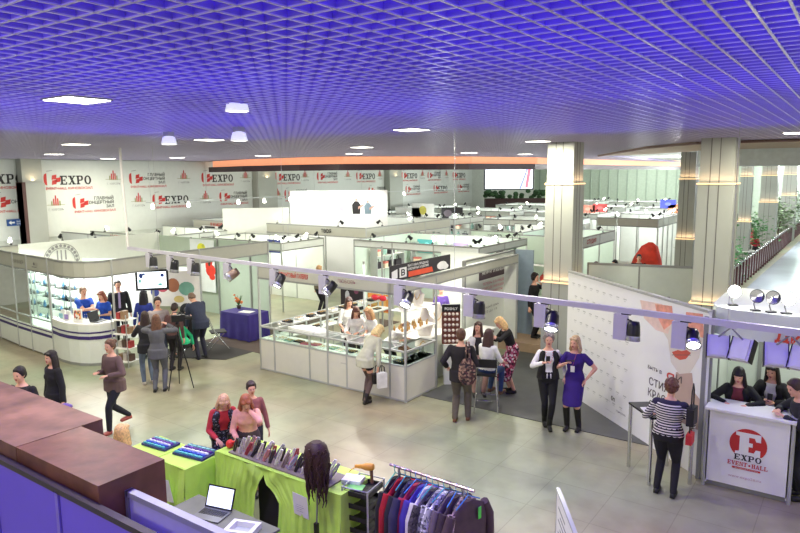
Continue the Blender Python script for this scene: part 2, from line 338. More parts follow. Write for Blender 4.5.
# outer walls
struct('wall_left', MB().bx(WX - .2, WX, -10, 75, 0, 6), M('wall_white', (200, 204, 196), .7))
fm = MB().bx(WX, -3.5, 58, 58.2, 0, 6, 0)
xx = WX + .5
while xx < -3.6: fm.bx(xx, xx + .12, 57.93, 58.0, 0, 5.2, 1); xx += .8
struct('wall_far', fm, [M('far_curtain', (196, 210, 194), .8), M('far_curtain_fold', (172, 186, 172), .8)])
struct('wall_passage', MB().bx(-14, 9, 66, 66.2, 0, 6), M('passage_wall', (168, 170, 160), .7))
fm = MB()
for px in (-7.8, -6.4, -5.0, -3.4): fm.bx(px, px + 1.0, 65.9, 65.96, 3.0, 5.0)
struct('wall_passage_panels', fm, M('grey_cladding', (112, 112, 104), .7))
# banner wall frame strips between the banners (half columns)
def wall_column(y0, y1, name):
    c = MB(); c.bx(WX, WX + .45, y0, y1, 0, 4.37); struct(name, c, M('column_stone', (172, 175, 166), .6, noise=.03, scale=2))
point('hall_fill_light', (-15, 53, 4.4), 420, (.95, 1, .97), .6); point('hall_fill_light', (-9, 52, 4.4), 380, (.95, 1, .97), .6)  # lamps without fittings, added to brighten the far curtain
# -------- banners on the wall
def wy(px):                                            # where the ray through pixel column px meets the banner wall
    d = ray(px, 190); t = (WX + .05) / d.x; return d.y * t
bwhite = M('banner_white', (214, 218, 212), .6, noise=.02)
ingreen = M('sign_olive', (150, 150, 100), .6)
def logo(mb, y, z, s, kind):                           # on the wall plane, reading along +y
    o = Vector((WX + .06, y, z)); xd = Vector((0, 1, 0)); yd = Vector((0, 0, 1))
    if kind in ('expo', 'hall'):
        mb.sheet(o, xd * s, yd * s, [(0, 0), (.1, -.05), (.1, .8), (0, .75)], mi=0); mb.disc(o, xd * s, yd * s, -.02, .38, .1, .36, .0005, 0, 12)
        for a, b in ((.42, 0), (.7, .16), (.42, .34)): mb.sheet(o, xd * s, yd * s, [(a, b), (a + .32, b + .05), (a + .36, b + .36), (a + .05, b + .3)], .0005, 0)
        mb.sheet(o, xd * s, yd * s, [(.1, .9), (.5, .96), (.5, 1.0), (.1, .94)], mi=2)
    if kind == 'expo':
        slab(mb, 'EXPO', o + xd * (s * 1.0), xd, yd, s * .62, s * 2.3, 1)
        text(mb, 'EVENT•HALL КИНОВОКЗАЛ', o - yd * (s * .33), xd, yd, s * .17, s * 3.3, .02, 0)
    if kind == 'hall':
        text(mb, 'ГЛАВНЫЙ', o + xd * (s * 1.5) + yd * (s * .55), xd, yd, s * .22, s * 1.5, .02, 1); text(mb, 'КОНЦЕРТНЫЙ', o + xd * (s * .9) + yd * (s * .25), xd, yd, s * .22, s * 2.1, .02, 1)
        text(mb, 'ЗАЛ', o + xd * (s * 2.4) + yd * (s * -.04), xd, yd, s * .2, s * .6, .02, 1); text(mb, 'EVENT•HALL КИНОВОКЗАЛ', o - yd * (s * .33), xd, yd, s * .16, s * 3.1, .02, 0)
    if kind == 'city':
        for i, (a, h_) in enumerate(((.0, .4), (.14, .62), (.28, .95), (.42, .66), (.56, .42))):
            mb.sheet(o, xd * s, yd * s, [(a, .25), (a + .09, .25), (a + .09, .25 + h_ * .7), (a + .04, .3 + h_ * .7), (a, .25 + h_ * .7)], mi=(3, 0, 0, 0, 3)[i])
        mb.sheet(o, xd * s, yd * s, [(-.3, .28), (.95, .28), (.95, .31), (-.3, .31)], .0004, 3); text(mb, 'Г. КИРОВЪ', o - yd * (s * .1) - xd * (s * .2), xd, yd, s * .15, s * 1.05, 0, 2)
def banner(y0, y1, z0, label, items):
    t = thing('wall_banner', label, 'banner', (WX + .03, y0, z0), 0, None)
    MB().bx(WX + .002, WX + .05, y0, y1, z0, CZ - .03).build('banner_sheet', bwhite, t, True)
    for it in items:
        mb = MB(); logo(mb, *it); mb.build('printed_logo', [red, ink, inkg, ingreen], t, True)
S = .56
banner(wy(-40), wy(16), 2.3, 'white printed banner at the far left end of the wall, above the blue sign', [(wy(-8), 3.5, S, 'hall'), (wy(-30), 4.35, S, 'expo')])
i1 = [(wy(46), 4.28, S, 'expo'), (wy(110), 4.3, S, 'city'), (wy(131), 4.28, S, 'hall'), (wy(181), 4.3, S, 'city'), (wy(203), 4.28, S, 'expo'), (wy(243), 4.3, S, 'city'),
      (wy(50), 3.35, S, 'city'), (wy(73), 3.35, S, 'hall'), (wy(134), 3.35, S, 'city'), (wy(153), 3.35, S, 'expo'), (wy(202), 3.35, S, 'city'), (wy(220), 3.35, S, 'hall')]
banner(wy(41), wy(252), 2.3, 'widest white wall banner with rows of red and black logos, left of the long wall', i1)
i2 = [(wy(276), 4.28, S, 'expo'), (wy(303), 4.3, S, 'city'), (wy(318), 4.28, S, 'hall'), (wy(346), 4.3, S, 'city'), (wy(357), 4.28, S, 'expo'), (wy(378), 4.3, S, 'city'),
      (wy(275), 3.35, S, 'city'), (wy(285), 3.35, S, 'hall'), (wy(369), 3.35, S, 'hall')]
banner(wy(273), wy(384), 2.3, 'middle white wall banner with small red and black logos, partly behind the bright billboard', i2)
i3 = [(wy(402), 4.28, S, 'expo'), (wy(421), 4.3, S, 'city'), (wy(428), 4.28, S, 'hall'), (wy(445), 4.3, S, 'city'), (wy(453), 4.28, S, 'expo'),
      (wy(406), 3.35, S, 'hall'), (wy(434), 3.35, S, 'expo'), (wy(458), 3.35, S, 'hall')]
banner(wy(399), wy(472), 2.3, 'farthest white wall banner with the smallest logos, near the big screen', i3)
for i, (a, b) in enumerate(((17, 40), (253, 272), (385, 398))):
    wall_column(wy(a), wy(b), 'trim_%d' % (10 + i))
    o = struct('trim_%d' % (20 + i), MB().bx(WX, WX + .4, wy(a) + .05, wy(b) - .05, 4.37, CZ), M('column_stone'))
    area('column_cove_light', (WX + .5, (wy(a) + wy(b)) / 2, 4.45), .5, 2.5, (1, .72, .42), (R(180), 0, 0), .1)
struct('trim_16', MB().bx(WX + .01, WX + .47, wy(17), wy(17) + .12, 0, 4.4), M('dark_brown_reveal', (92, 62, 58), .6))
# blue direction sign
bl = P(1, 225, 3)
y0, y1 = wy(3.5), wy(18)
t = thing('direction_sign', 'small blue sign with a white arrow low on the left wall', 'sign', (WX + .08, y0, 2.82))
MB().bx(WX + .06, WX + .1, y0, y1, 2.82, 3.06).build('sign_board', M('sign_blue', (30, 80, 150), .4), t, True)
mb = MB(); o = Vector((WX + .102, y0 + .05, 2.86)); xd = Vector((0, 1, 0)); yd = Vector((0, 0, 1))
mb.sheet(o, xd, yd, [(0, .08), (.1, 0), (.1, .05), (.22, .05), (.22, .11), (.1, .11), (.1, .16)], .001); text(mb, 'ВЫХОД', o + xd * .28 + yd * .08, xd, yd, .06, .28, .02, 0, .001); text(mb, 'EXIT', o + xd * .28, xd, yd, .05, .2, .02, 0, .001)
mb.build('sign_lettering', M('sign_white', (240, 240, 240)), t, True)

# -------- panelled columns with lit ledges
stone = M('column_stone')
def column(px, D, w_, label, lower=2.2, mid=True):
    c = AT(px, D); x, y = c.x, c.y; hw = w_ / 2
    t = tag(thing('column', label, 'column', (x, y, 0)), None, None)
    def sect(z0, z1, h_, nm):
        m = MB(); m.bx(-h_, h_, -h_, h_, z0, z1, 0)
        for s_ in (-.36, .18): m.bx(s_ * h_ - .008, s_ * h_ + .008, -h_ - .004, -h_, z0, z1, 1); m.bx(h_, h_ + .004, s_ * h_ - .008, s_ * h_ + .008, z0, z1, 1)
        m.build(nm, [stone, M('seam_grey', (110, 108, 104), .8)], t)
    sect(0, lower, hw * 1.08, 'column_base'); sect(lower, 4.37, hw * 1.0, 'column_shaft'); sect(4.37, CZ, hw * .93, 'column_top')
    for z, h_ in ((lower, hw * 1.12), (4.37, hw * 1.06)):
        m = MB(); m.bx(-h_, h_, -h_, h_, z - .03, z, 0); m.build('light_ledge', M('ledge_glow', (255, 214, 160), emit=.9), t)
    for z in (lower, 4.37):
        for dx, dy, rz_ in ((0, -1, 0), (1, 0, 90)):
            area('ledge_light', (x + dx * (hw + .06), y + dy * (hw + .06), z + .03), w_, 1.3, (1, .62, .34), (R(180), 0, R(rz_)), .05)
column(564.5, 14.7, .64, 'panelled square column behind the left end of the slanted poster wall')
column(717, 13.4, .66, 'panelled square column nearest the right side, in front of the railing', 1.95)
column(687.5, 22.5, .52, 'narrower panelled column standing behind the gap left of the nearest right column', 2.35)
column(768, 37, .8, 'distant passage column beside the cafe, left of its twin', 2.9)
column(788, 44, .8, 'distant passage column beside the cafe, right of its twin', 3.0)
column(745, 32, .5, 'slim distant column just right of the nearest right column', 2.2)

# partition between the two big columns
t = thing('low_partition', 'pale grey panel partition between the two big columns, above the slanted poster wall', 'partition', (-5.0, 14.2, 0))
a = AT(590, 15.0); b = AT(697, 14.2); d = (b - a).normalized(); L_ = (b - a).length; n_ = Vector((-d.y, d.x, 0))
for k in range(2):
    s0 = a + d * (L_ * k / 2 + .02); s1 = a + d * (L_ * (k + 1) / 2 - .02); MB().obx((s0 + s1) / 2 + Vector((0, 0, 1.25)), (s1 - s0) / 2, n_ * .02, (0, 0, 1.25)).build('panel', greyp, t, True)
m = MB()
for k in range(3): q = a + d * (L_ * k / 2); m.cyl((q.x, q.y, 0), (q.x, q.y, 2.55), .025)
m.obx((a + b) / 2 + Vector((0, 0, 2.53)), d * (L_ / 2), n_ * .025, (0, 0, .025)); m.build('frame', alud, t, True)
# ================================================================ stands
def PY(px, py, Y): d = ray(px, py); t = Y / d.y; return Vector((d.x * t, Y, EYE + d.z * t))
def PX(px, py, X): d = ray(px, py); t = X / d.x; return Vector((X, d.y * t, EYE + d.z * t))
fasm = M('fascia_grey', (182, 182, 170), .6, noise=.02); fasw = M('fascia_white', (232, 238, 234), .55, noise=.02)
tintg = M('greenish_panel', (206, 222, 208), .55, noise=.02)
LAMPS = []
def booth(label, x0, x1, y0, y1, h=2.5, fh=.32, fas='SE', walls='NW', fm=None, wm=None, txt=(), group=None, power=60, lamps=3, posts=1.5, low=()):
    """frame stand: posts, wall panels, header boards; S faces -y, E faces +x"""
    t = thing('exhibition_stand', label, 'exhibition stand', (x0, y0, 0), 0, group); fm = fm or fasm; wm = wm or white
    side = {'S': ((x0, y0), (x1, y0)), 'E': ((x1, y0), (x1, y1)), 'N': ((x0, y1), (x1, y1)), 'W': ((x0, y0), (x0, y1))}
    pts = set()
    for s in fas + walls:
        a, b = (Vector(q).to_3d() for q in side[s]); L_ = (b - a).length; n = max(1, round(L_ / posts)); d = (b - a) / L_
        for k in range(n + 1): q = a + d * (L_ * k / n); pts.add((round(q.x, 2), round(q.y, 2)))
        nn = Vector((d.y, -d.x, 0))
        if s in walls:
            m = MB()
            for k in range(n): m.obx((a + d * (L_ * (k + .5) / n) + Vector((0, 0, h / 2 - .02))), d * (L_ / n / 2 - .022), nn * .012, (0, 0, h / 2 - .03))
            m.obx((a + b) / 2 + Vector((0, 0, h - .02)), d * (L_ / 2), nn * .02, (0, 0, .02), 1); m.build('wall_panel', [wm, alud], t, True)
        if s in fas:
            m = MB()
            for k in range(n): m.obx((a + d * (L_ * (k + .5) / n) + Vector((0, 0, h - fh / 2))), d * (L_ / n / 2 - .022), nn * .012, (0, 0, fh / 2 - .03))
            for z in (h - .02, h - fh + .02): m.obx((a + b) / 2 + Vector((0, 0, z)), d * (L_ / 2), nn * .022, (0, 0, .02), 1)
            m.build('header_board', [fm, alud], t, True)
            if s in low:
                m = MB()
                for k in range(n): m.obx((a + d * (L_ * (k + .5) / n) + Vector((0, 0, .45))), d * (L_ / n / 2 - .022), nn * .012, (0, 0, .43))
                m.build('low_panel', [wm], t, True)
            for k in range(lamps): q = a + d * (L_ * (k + .6) / lamps) - nn * .05; LAMPS.append((q.x, q.y, h, math.atan2(nn.y, nn.x)))
    for i, (px, py) in enumerate(sorted(pts)): MB().bx(px - .02, px + .02, py - .02, py + .02, 0, h).build('post', alu, t, True)
    for s, frac, st, mt, tw in txt:
        a, b = (Vector(q).to_3d() for q in side[s]); d = (b - a).normalized(); nn = Vector((d.y, -d.x, 0)); mb = MB()
        text(mb, st, a + (b - a) * frac + nn * .03 + Vector((0, 0, h - fh * .66)), d, (0, 0, 1), fh * .36, tw, .02); mb.build('header_lettering', mt, t, True)
    if power: point('stand_light', ((x0 + x1) / 2, (y0 + y1) / 2, h - .35), power * .72, (.93, 1, .98), .3)
    return t
# stands by row, near to far
booth('wide stand with grey header boards left of centre, red lettering on its left board', -24.1, -14.5, 18.4, 24.2, 2.7, .38, 'SE', 'NW', txt=[('S', .12, 'Я И МОДА', red, .9), ('S', .78, 'ТВОЯ', ink, .5)], posts=1.9, power=260)
booth('stand with grey green header just left of the left big column', -12.1, -10.0, 21.7, 25.5, 2.5, .42, 'SE', 'N', tintg, txt=[('S', .35, 'К.М. МОДЕЛЬ', ink, .6)], posts=2.2, power=110)
booth('pale green stand right of the left big column with small red header writing', -9.8, -7.5, 20.9, 24.2, 2.5, .38, 'E', 'SN', fasw, tintg, txt=[('E', .1, 'СТУДИЯ', red, .9)], power=60, lamps=1)
booth('tall white stand behind the red draped seat, between the two big columns', -9.4, -6.9, 27.9, 31.2, 2.7, .36, 'SE', 'N', txt=(), power=140, lamps=2, posts=.8, low='S')
booth('stand with greenish partitions in the middle distance behind the jewellery island', -13.9, -9.2, 17.0, 20.3, 2.45, .25, 'SE', 'NW', fasw, tintg, power=150, lamps=4)
booth('stand at far left behind the reception stand, below the blue sign', -25.3, -21.6, 8.8, 13.2, 2.5, .3, 'SE', 'N', fasm, power=80, lamps=3)
booth('stand behind the arch emblem wall left of the vertical cable', -25.2, -20.6, 14.3, 17.6, 2.45, .3, 'SE', 'N', fasw, power=80, lamps=3, txt=[('S', .3, 'ФАБРИКА', pink, .9)])
booth('stand behind the grey screen panel right of the vertical cable', -20.0, -15.9, 15.6, 17.7, 2.35, .3, 'SE', 'NW', fasw, power=80, lamps=4)
farG = 'far rows of white frame stands'
FAR = [(-20.2, -15.6, 26.4, 29.4), (-14.6, -10.6, 27.4, 30.4), (-24.8, -21.0, 27.5, 31.0), (-20.4, -16.0, 33.0, 36.5), (-15.2, -11.2, 33.2, 36.5), (-10.6, -7.9, 34.2, 37.0),
       (-24.6, -21.2, 34.5, 38.0), (-20.4, -16.4, 40.0, 43.5), (-15.6, -11.8, 40.0, 43.5), (-11.0, -8.2, 40.2, 43.5), (-20.0, -16.0, 47.5, 51.0), (-15.2, -11.6, 47.5, 51.0), (-10.8, -8.4, 47.5, 51.0)]
for k, (a, b, c, d) in enumerate(FAR):
    booth('white frame stand with header boards in the far rows of the hall', a, b, c, d, 2.5, .3, 'SE', 'NW', fasw, white, group=farG, power=110 + (c > 32) * 40, lamps=4 if c < 32 else 3, posts=1.5)

# ---- white billboard with the printed pair
a = AT(291, 26.5); b = AT(388, 26.5); d = (b - a).normalized(); n_ = Vector((d.y, -d.x, 0)); L_ = (b - a).length
t = thing('billboard', 'bright white billboard printed with two small figures, rising behind the wide stand', 'billboard', (a.x, a.y, 0))
MB().obx((a + b) / 2 + Vector((0, 0, 1.98)), d * (L_ / 2), n_ * .05, (0, 0, 1.98)).build('board', M('billboard_white', (246, 248, 246), .6, noise=0), t, True)
mb = MB(); up = Vector((0, 0, 1)); o = a + n_ * .055
def figp(u, z, s, mi): 
    mb.disc(o, d, up, u, z + .78 * s, .055 * s * 1.3, .08 * s, .001, 2, 10); mb.sheet(o, d, up, [(u - .2 * s, z), (u + .2 * s, z), (u + .24 * s, z + .5 * s), (u + .1 * s, z + .7 * s), (u - .1 * s, z + .7 * s), (u - .24 * s, z + .5 * s)], .0005, mi)
    mb.sheet(o, d, up, [(u + .1 * s, z + .25 * s), (u + .4 * s, z + .45 * s), (u + .36 * s, z + .52 * s), (u + .1 * s, z + .4 * s)], .0015, 2)
u1 = L_ * (357 - 291) / 97; u2 = L_ * (368.5 - 291) / 97
figp(u1, 3.02, .72, 0); figp(u2, 3.02, .62, 1); mb.disc(o, d, up, L_ * .55, 3.25, .2, .12, .001, 3)
text(mb, 'ШКОЛА  СТИЛЯ', o + d * (L_ * .2) + up * 3.55, d, up, .07, 1.6, 0, 4)
mb.build('printed_pair', [ink, M('print_slate', (120, 140, 150)), M('print_skin', (206, 160, 140)), M('print_pink', (226, 190, 200)), inkg], t, True)
for k in range(3): q = a + d * (L_ * (.2 + .3 * k)) + n_ * 1.0; spot('billboard_light', (q.x, q.y, 4.2), (q.x - n_.x, q.y - n_.y, 3.0), 60, (.95, 1, 1), 100)
a2 = AT(222, 26.0); d2 = (a - a2).normalized(); L2 = (a - a2).length
tag(MB().obx((a + a2) / 2 + Vector((0, 0, 1.65)), d2 * (L2 / 2 - .05), Vector((d2.y, -d2.x, 0)) * .04, (0, 0, 1.65)).build('partition_wall', white), 'plain white high partition joined to the left side of the bright billboard', 'partition')

# ---- far screen with the planted balcony under it
a = AT(485, 50); b = AT(532, 50); d = (b - a).normalized(); n_ = Vector((d.y, -d.x, 0)); L_ = (b - a).length
t = thing('video_screen', 'big glowing screen high at the far end of the hall', 'screen', (a.x, a.y, 3.4))
MB().obx((a + b) / 2 + up * 4.2, d * (L_ / 2 + .08), n_ * .08, (0, 0, .86)).build('screen_frame', blackp, t, True)
mb = MB(); mb.obx((a + b) / 2 + up * 4.2 + n_ * .09, d * (L_ / 2), n_ * .01, (0, 0, .78)); mb.build('screen_face', M('screen_white', (232, 236, 255), emit=1.1), t, True)
mb = MB(); o = a + n_ * .105; mb.sheet(o, d, up, [(L_ * .84, 3.5), (L_ * .9, 3.5), (L_ * .96, 4.9), (L_ * .9, 4.9)], .001); mb.sheet(o, d, up, [(L_ * .72, 3.45), (L_ * .76, 3.45), (L_ * .9, 4.9), (L_ * .87, 4.9)], .001, 1)
text(mb, 'МОДА', o + up * 3.7 + d * .2, d, up, .14, 1.0, 0, 1); mb.build('screen_picture', [M('screen_pink', (240, 130, 150), emit=.8), M('screen_blue', (150, 160, 220), emit=.8)], t, True)
b = AT(548, 50); L_ = (b - a).length
t = thing('planter_wall', 'dark brown parapet planted with green bushes under the far screen', 'parapet', (a.x, a.y, 0))
MB().obx((a + b) / 2 + up * 1.35, d * (L_ / 2), n_ * .3, (0, 0, 1.35)).build('parapet', M('dark_brown', (70, 48, 48), .7), t, True)
mb = MB()
for k in range(46):
    q = a + d * (L_ * random.choice((random.uniform(0, .3), random.uniform(.78, 1), random.random()))) ; mb.ell(q + n_ * random.uniform(-.2, .3) + up * random.uniform(2.75, 3.25), (.22, .22, .16), n=6, m=4)
mb.build('foliage', M('far_leaf', (52, 84, 50), .8, noise=.4, scale=8), t, True)

# ---------------------------------------------------------------- clip-on lamps of the stands
def clip_lamp(label, mat_head, group):
    t = thing('clip_lamp', label, 'spotlight', (0, 0, -50), 0, group)
    MB().bx(-.03, .03, -.03, .03, 0, .03).build('clamp', blackp, t)
    MB().tube([(0, 0, .02), (.0, 0, .13), (.12, 0, .17)], .009).build('arm', blackp, t)
    m = MB(); m.lathe((.12, 0, .17), [(.0, -.05), (.04, -.05), (.045, .03), (.065, .1), (.06, .1), (.0, .095)], 10, axis=(.75, 0, -.65)); m.build('lamp_head', mat_head, t)
    return t
kb = clip_lamp('small black clip-on spotlight on the top rail of a frame stand', blackp, 'black clip-on spotlights on the stands')
kw = clip_lamp('small lit clip-on spotlight on the top rail of a frame stand', lampw, 'lit clip-on spotlights on the stands')
fb = fw = True
for i, (x, y, z, ang) in enumerate(LAMPS):
    jx = random.uniform(-.2, .2); ang2 = ang + math.pi + random.uniform(-.5, .5)
    if i % 3 != 1:
        if fb: kb.location = (x, y, z); kb.rotation_euler.z = ang2; fb = False
        else: dup(kb, (x + jx * (abs(math.cos(ang)) < .5), y + jx * (abs(math.sin(ang)) < .5), z), ang2)
    else:
        if fw: kw.location = (x, y, z); kw.rotation_euler.z = ang2; fw = False
        else: dup(kw, (x, y, z), ang2)

# ---------------------------------------------------------------- stand furnishings
def poster(label, c, face, w_, h_, bg, marks, frame=None):
    """flat poster: centre c, facing angle (deg, world), marks=(kind,u,v,ru,rv,colour)"""
    f = Vector((math.cos(R(face)), math.sin(R(face)), 0)); xd = Vector((-f.y, f.x, 0)); c = Vector(c)
    t = thing('poster', label, 'poster', (c.x, c.y, c.z - h_ / 2))
    MB().obx(c, xd * (w_ / 2), f * .008, (0, 0, h_ / 2)).build('poster_sheet', M('poster_%d_%d_%d' % bg, bg, .6, noise=.03), t, True)
    if marks:
        mats = []; mb = MB()
        for i, (k, u, v, ru, rv, cc) in enumerate(marks):
            mt = M('print_%d_%d_%d' % cc, cc, .6); 
            if mt not in mats: mats.append(mt)
            mi = mats.index(mt)
            mb = MB()
            if k == 'd': mb.disc(c + f * .009, xd, (0, 0, 1), u * w_, v * h_, ru * w_, rv * h_, .0004 * (i + 1), 0, 14)
            else: mb.sheet(c + f * .009, xd, (0, 0, 1), [(u * w_ - ru * w_, v * h_ - rv * h_), (u * w_ + ru * w_, v * h_ - rv * h_), (u * w_ + ru * w_, v * h_ + rv * h_), (u * w_ - ru * w_, v * h_ + rv * h_)], .0004 * (i + 1), 0)
            mb.build('print_motif', mats[mi:mi + 1], t, True)
    return t
# wares on the shelves of the far stands: counted, one of each kind, repeated
def ware_box(): 
    t = thing('gift_box', 'small cardboard gift box on a shelf of a far stand', 'box', (0, 0, -50), 0, 'small boxes on the far shelves'); MB().bx(-.12, .12, -.09, .09, 0, .2).build('carton', M('carton_cream', (226, 206, 178)), t); MB().bx(-.125, .125, -.095, .095, .15, .21).build('lid', M('carton_rose', (214, 120, 110)), t); return t
def ware_bag():
    t = thing('handbag', 'small dark handbag on a shelf of a far stand', 'bag', (0, 0, -50), 0, 'dark handbags on the far shelves'); MB().prism([(-.16, -.06), (.16, -.06), (.16, .06), (-.16, .06)], 0, .22).build('bag_body', M('bag_dark', (50, 44, 52)), t); MB().tube([(-.08, 0, .21), (-.06, 0, .33), (.06, 0, .33), (.08, 0, .21)], .012).build('handle', blackp, t); return t
def ware_vase():
    t = thing('vase', 'small pale vase on a shelf of a far stand', 'vase', (0, 0, -50), 0, 'pale vases on the far shelves'); MB().lathe((0, 0, 0), [(0, 0), (.06, 0), (.1, .1), (.09, .18), (.04, .26), (.055, .3)], 10).build('vase_body', M('vase_mint', (150, 190, 180)), t); MB().lathe((0, 0, .3), [(.055, 0), (.06, .02), (.05, .02)], 10).build('rim', alu, t); return t
protos = [ware_box(), ware_bag(), ware_vase()]; used = [False] * 3
def put(k, loc, rz):
    if not used[k]: protos[k].location = loc; protos[k].rotation_euler.z = rz; used[k] = True
    else: dup(protos[k], loc, rz)
def shelf_unit(label, x, y, rz, w_=1.6, zs=(.9, 1.35, 1.8), group=None):
    t = thing('shelf_unit', label, 'shelves', (x, y, 0), rz, group)
    m = MB()
    for sx in (-w_ / 2, w_ / 2): m.bx(sx - .015, sx + .015, -.15, .15, 0, 2.1)
    m.build('side_frames', alu, t)
    for z in zs: MB().bx(-w_ / 2, w_ / 2, -.15, .15, z - .012, z).build('shelf', white2, t)
    c, s_ = math.cos(rz), math.sin(rz)
    for z in zs[-2:]:
        n = int(w_ / .38)
        for k in range(n):
            u = -w_ / 2 + (k + .5) * w_ / n
            if random.random() < .85: put(random.randrange(3), (x + c * u, y + s_ * u, z), rz + random.uniform(-.3, .3))
gS = 'white shelf units along the walls of the stands'
shl = 'white shelf unit of small wares against a back wall in a far stand'
for (x, y) in ((-22.8, 24.0), (-20.3, 24.0), (-17.8, 24.0), (-15.8, 24.0), (-11.4, 25.2), (-18.8, 29.2), (-16.8, 29.2), (-13.8, 30.2), (-11.6, 30.2), (-12.8, 20.05), (-10.6, 20.05), (-24.0, 12.9), (-22.6, 12.9), (-18.8, 36.2), (-13.6, 36.2), (-9.5, 36.7)):
    shelf_unit(shl, x, y, 0, 1.6, group=gS)
for (x, y) in ((-23.9, 21.0), (-13.7, 18.6), (-20.0, 28.0), (-14.4, 29.0)):
    shelf_unit(shl, x, y, R(90), 1.6, group=gS)
# dark display tower, pink and red wares in the middle distance
poster('black framed poster of a figure high up, left of the left big column', PY(452, 222, 29.37) , -55, 1.1, 1.5, (46, 44, 48), [('r', .1, .05, .25, .25, (200, 206, 206)), ('d', -.2, .3, .2, .12, (110, 100, 110))])
poster('small pink poster in the middle distance left of the black framed poster', PX(408, 238, -14.42), 0, .7, .45, (232, 120, 150), [('d', -.1, 0, .1, .2, (190, 30, 70)), ('d', .22, .1, .08, .2, (190, 30, 70))])
poster('white poster with a yellow flower print in the far middle', PY(423, 211, 29.35), -90, 1.4, .8, (236, 236, 230), [('d', 0, .05, .16, .3, (206, 196, 96))])
poster('white poster with a thin dark drawing, left of the yellow flower poster', PY(408, 214, 29.35), -90, 1.7, .7, (244, 246, 244), [('r', 0, -.15, .25, .03, (60, 60, 70)), ('d', -.1, -.08, .08, .08, (60, 60, 70))])
poster('black picture board hanging in the wide stand under its header boards', PY(304, 240, 24.15), -90, 1.0, 1.2, (26, 26, 30), [])
poster('red and pink print at the back of the wide stand right of the black board', PY(333, 240, 24.15), -90, 1.1, .6, (246, 236, 238), [('d', 0, 0, .2, .3, (220, 60, 80)), ('d', .3, .1, .1, .2, (240, 200, 90))])
poster('long dark printed strip with white motifs on the left part of the wide stand', PY(222, 229.5, 18.375), -90, 2.6, .26, (236, 238, 236), [('r', -.3, 0, .13, .4, (30, 32, 38)), ('r', -.04, 0, .05, .45, (30, 32, 38)), ('r', .14, 0, .08, .25, (90, 96, 100)), ('d', .36, 0, .05, .4, (60, 60, 66))])
for k, (px, py, Y, cc, lb) in enumerate(((522, 240, 25.45, (214, 110, 100), 'coral'), (531, 240, 25.45, (150, 176, 206), 'pale blue'), (514, 240, 25.45, (230, 208, 180), 'cream'), (600, 208, 36.45, (226, 90, 90), 'red'), (588, 209, 36.45, (214, 130, 110), 'salmon'), (676, 209, 36.95, (224, 130, 90), 'orange'), (668, 204, 36.95, (60, 70, 190), 'blue'))):
    poster('small %s wall picture in the far stands' % lb, PY(px, py, Y), -90, .8, .45, cc, [('d', 0, 0, .2, .2, tuple(min(255, v + 40) for v in cc))])

# printed pictures and goods panels along the back walls of the nearer stands
PC = [('turquoise', (90, 180, 180)), ('lilac', (170, 150, 206)), ('dark green', (50, 84, 66)), ('yellow', (226, 206, 96)), ('rose', (222, 140, 150)), ('charcoal', (58, 56, 62)), ('sky blue', (140, 180, 220)), ('tan', (196, 160, 120)), ('crimson', (176, 40, 56)), ('mint', (170, 214, 186)), ('brown', (110, 76, 60)), ('navy', (44, 52, 100))]
for k, (x, y, z, w_) in enumerate(((-13.2, 20.27, 1.95, .7), (-11.7, 20.27, 1.9, .6), (-9.8, 20.27, 2.0, .5), (-21.6, 24.17, 2.1, .8), (-19.1, 24.17, 2.1, .7), (-19.4, 29.37, 2.0, .8), (-17.7, 29.37, 2.0, .6), (-12.6, 30.37, 2.0, .7), (-19.0, 36.47, 2.0, .8), (-14.4, 36.47, 2.0, .8), (-23.4, 30.97, 2.0, .9), (-18.4, 17.67, 1.9, .7))):
    poster('%s wall picture on the back wall of a stand behind the jewellery island' % PC[k][0], (x, y, z), -90, w_, .5, PC[k][1], [('d', .1, 0, .2, .3, tuple(min(255, v + 50) for v in PC[k][1])), ('r', -.25, -.1, .12, .25, (240, 238, 232))])
# ================================================================ reception stand
rp = [(-22.6, 8.74), (-20.08, 8.50), (-18.72, 8.37), (-17.86, 8.32), (-16.68, 8.27)]
arc = [(-16.68, 8.27), (-16.2, 8.2), (-15.8, 8.2), (-15.45, 8.27), (-15.2, 8.4), (-15.05, 8.6), (-15.0, 8.8), (-15.0, 8.97)]
full = rp + arc[1:] + [(-15.05, 14.2)]
t = thing('reception_stand', 'rounded white reception stand with purple striped counter at the left', 'exhibition stand', (-16.68, 8.27, 0))
m = MB(); m.wall(full, 2.2, 2.54, .04, 0); m.build('header_board', fasm, t, True)
m = MB(); m.wall([(p[0], p[1]) for p in full], 2.53, 2.58, .06, 0); m.wall(full, 2.17, 2.21, .06); m.build('header_rail', alud, t, True)
for (x, y) in (rp[0], rp[1], rp[2], rp[3], rp[4], (-15.0, 8.97), (-15.02, 11.6), (-15.05, 14.2)): MB().cyl((x, y, 0), (x, y, 2.58), .028, n=8).build('post', alu, t, True)
mb = MB(); text(mb, 'ЖАК ВЕР', (-17.75, 8.27, 2.33), (-1, 0.05, 0), (0, 0, 1), .1, .7)
mb = MB(); text(mb, 'ХУРМА ВЕР', (-18.6, 8.31, 2.33), (1, -.05, 0), (0, 0, 1), .1, .65, 0); mb.disc((-17.3, 8.24, 2.35), (1, 0, 0), (0, 0, 1), 0, .04, .05, .04); mb.sheet((-17.3, 8.24, 2.3), (1, 0, 0), (0, 0, 1), [(-.12, 0), (.12, 0), (.12, .02), (-.12, .02)]); mb.build('header_lettering', M('sign_darkgrey', (110, 106, 108)), t, True)
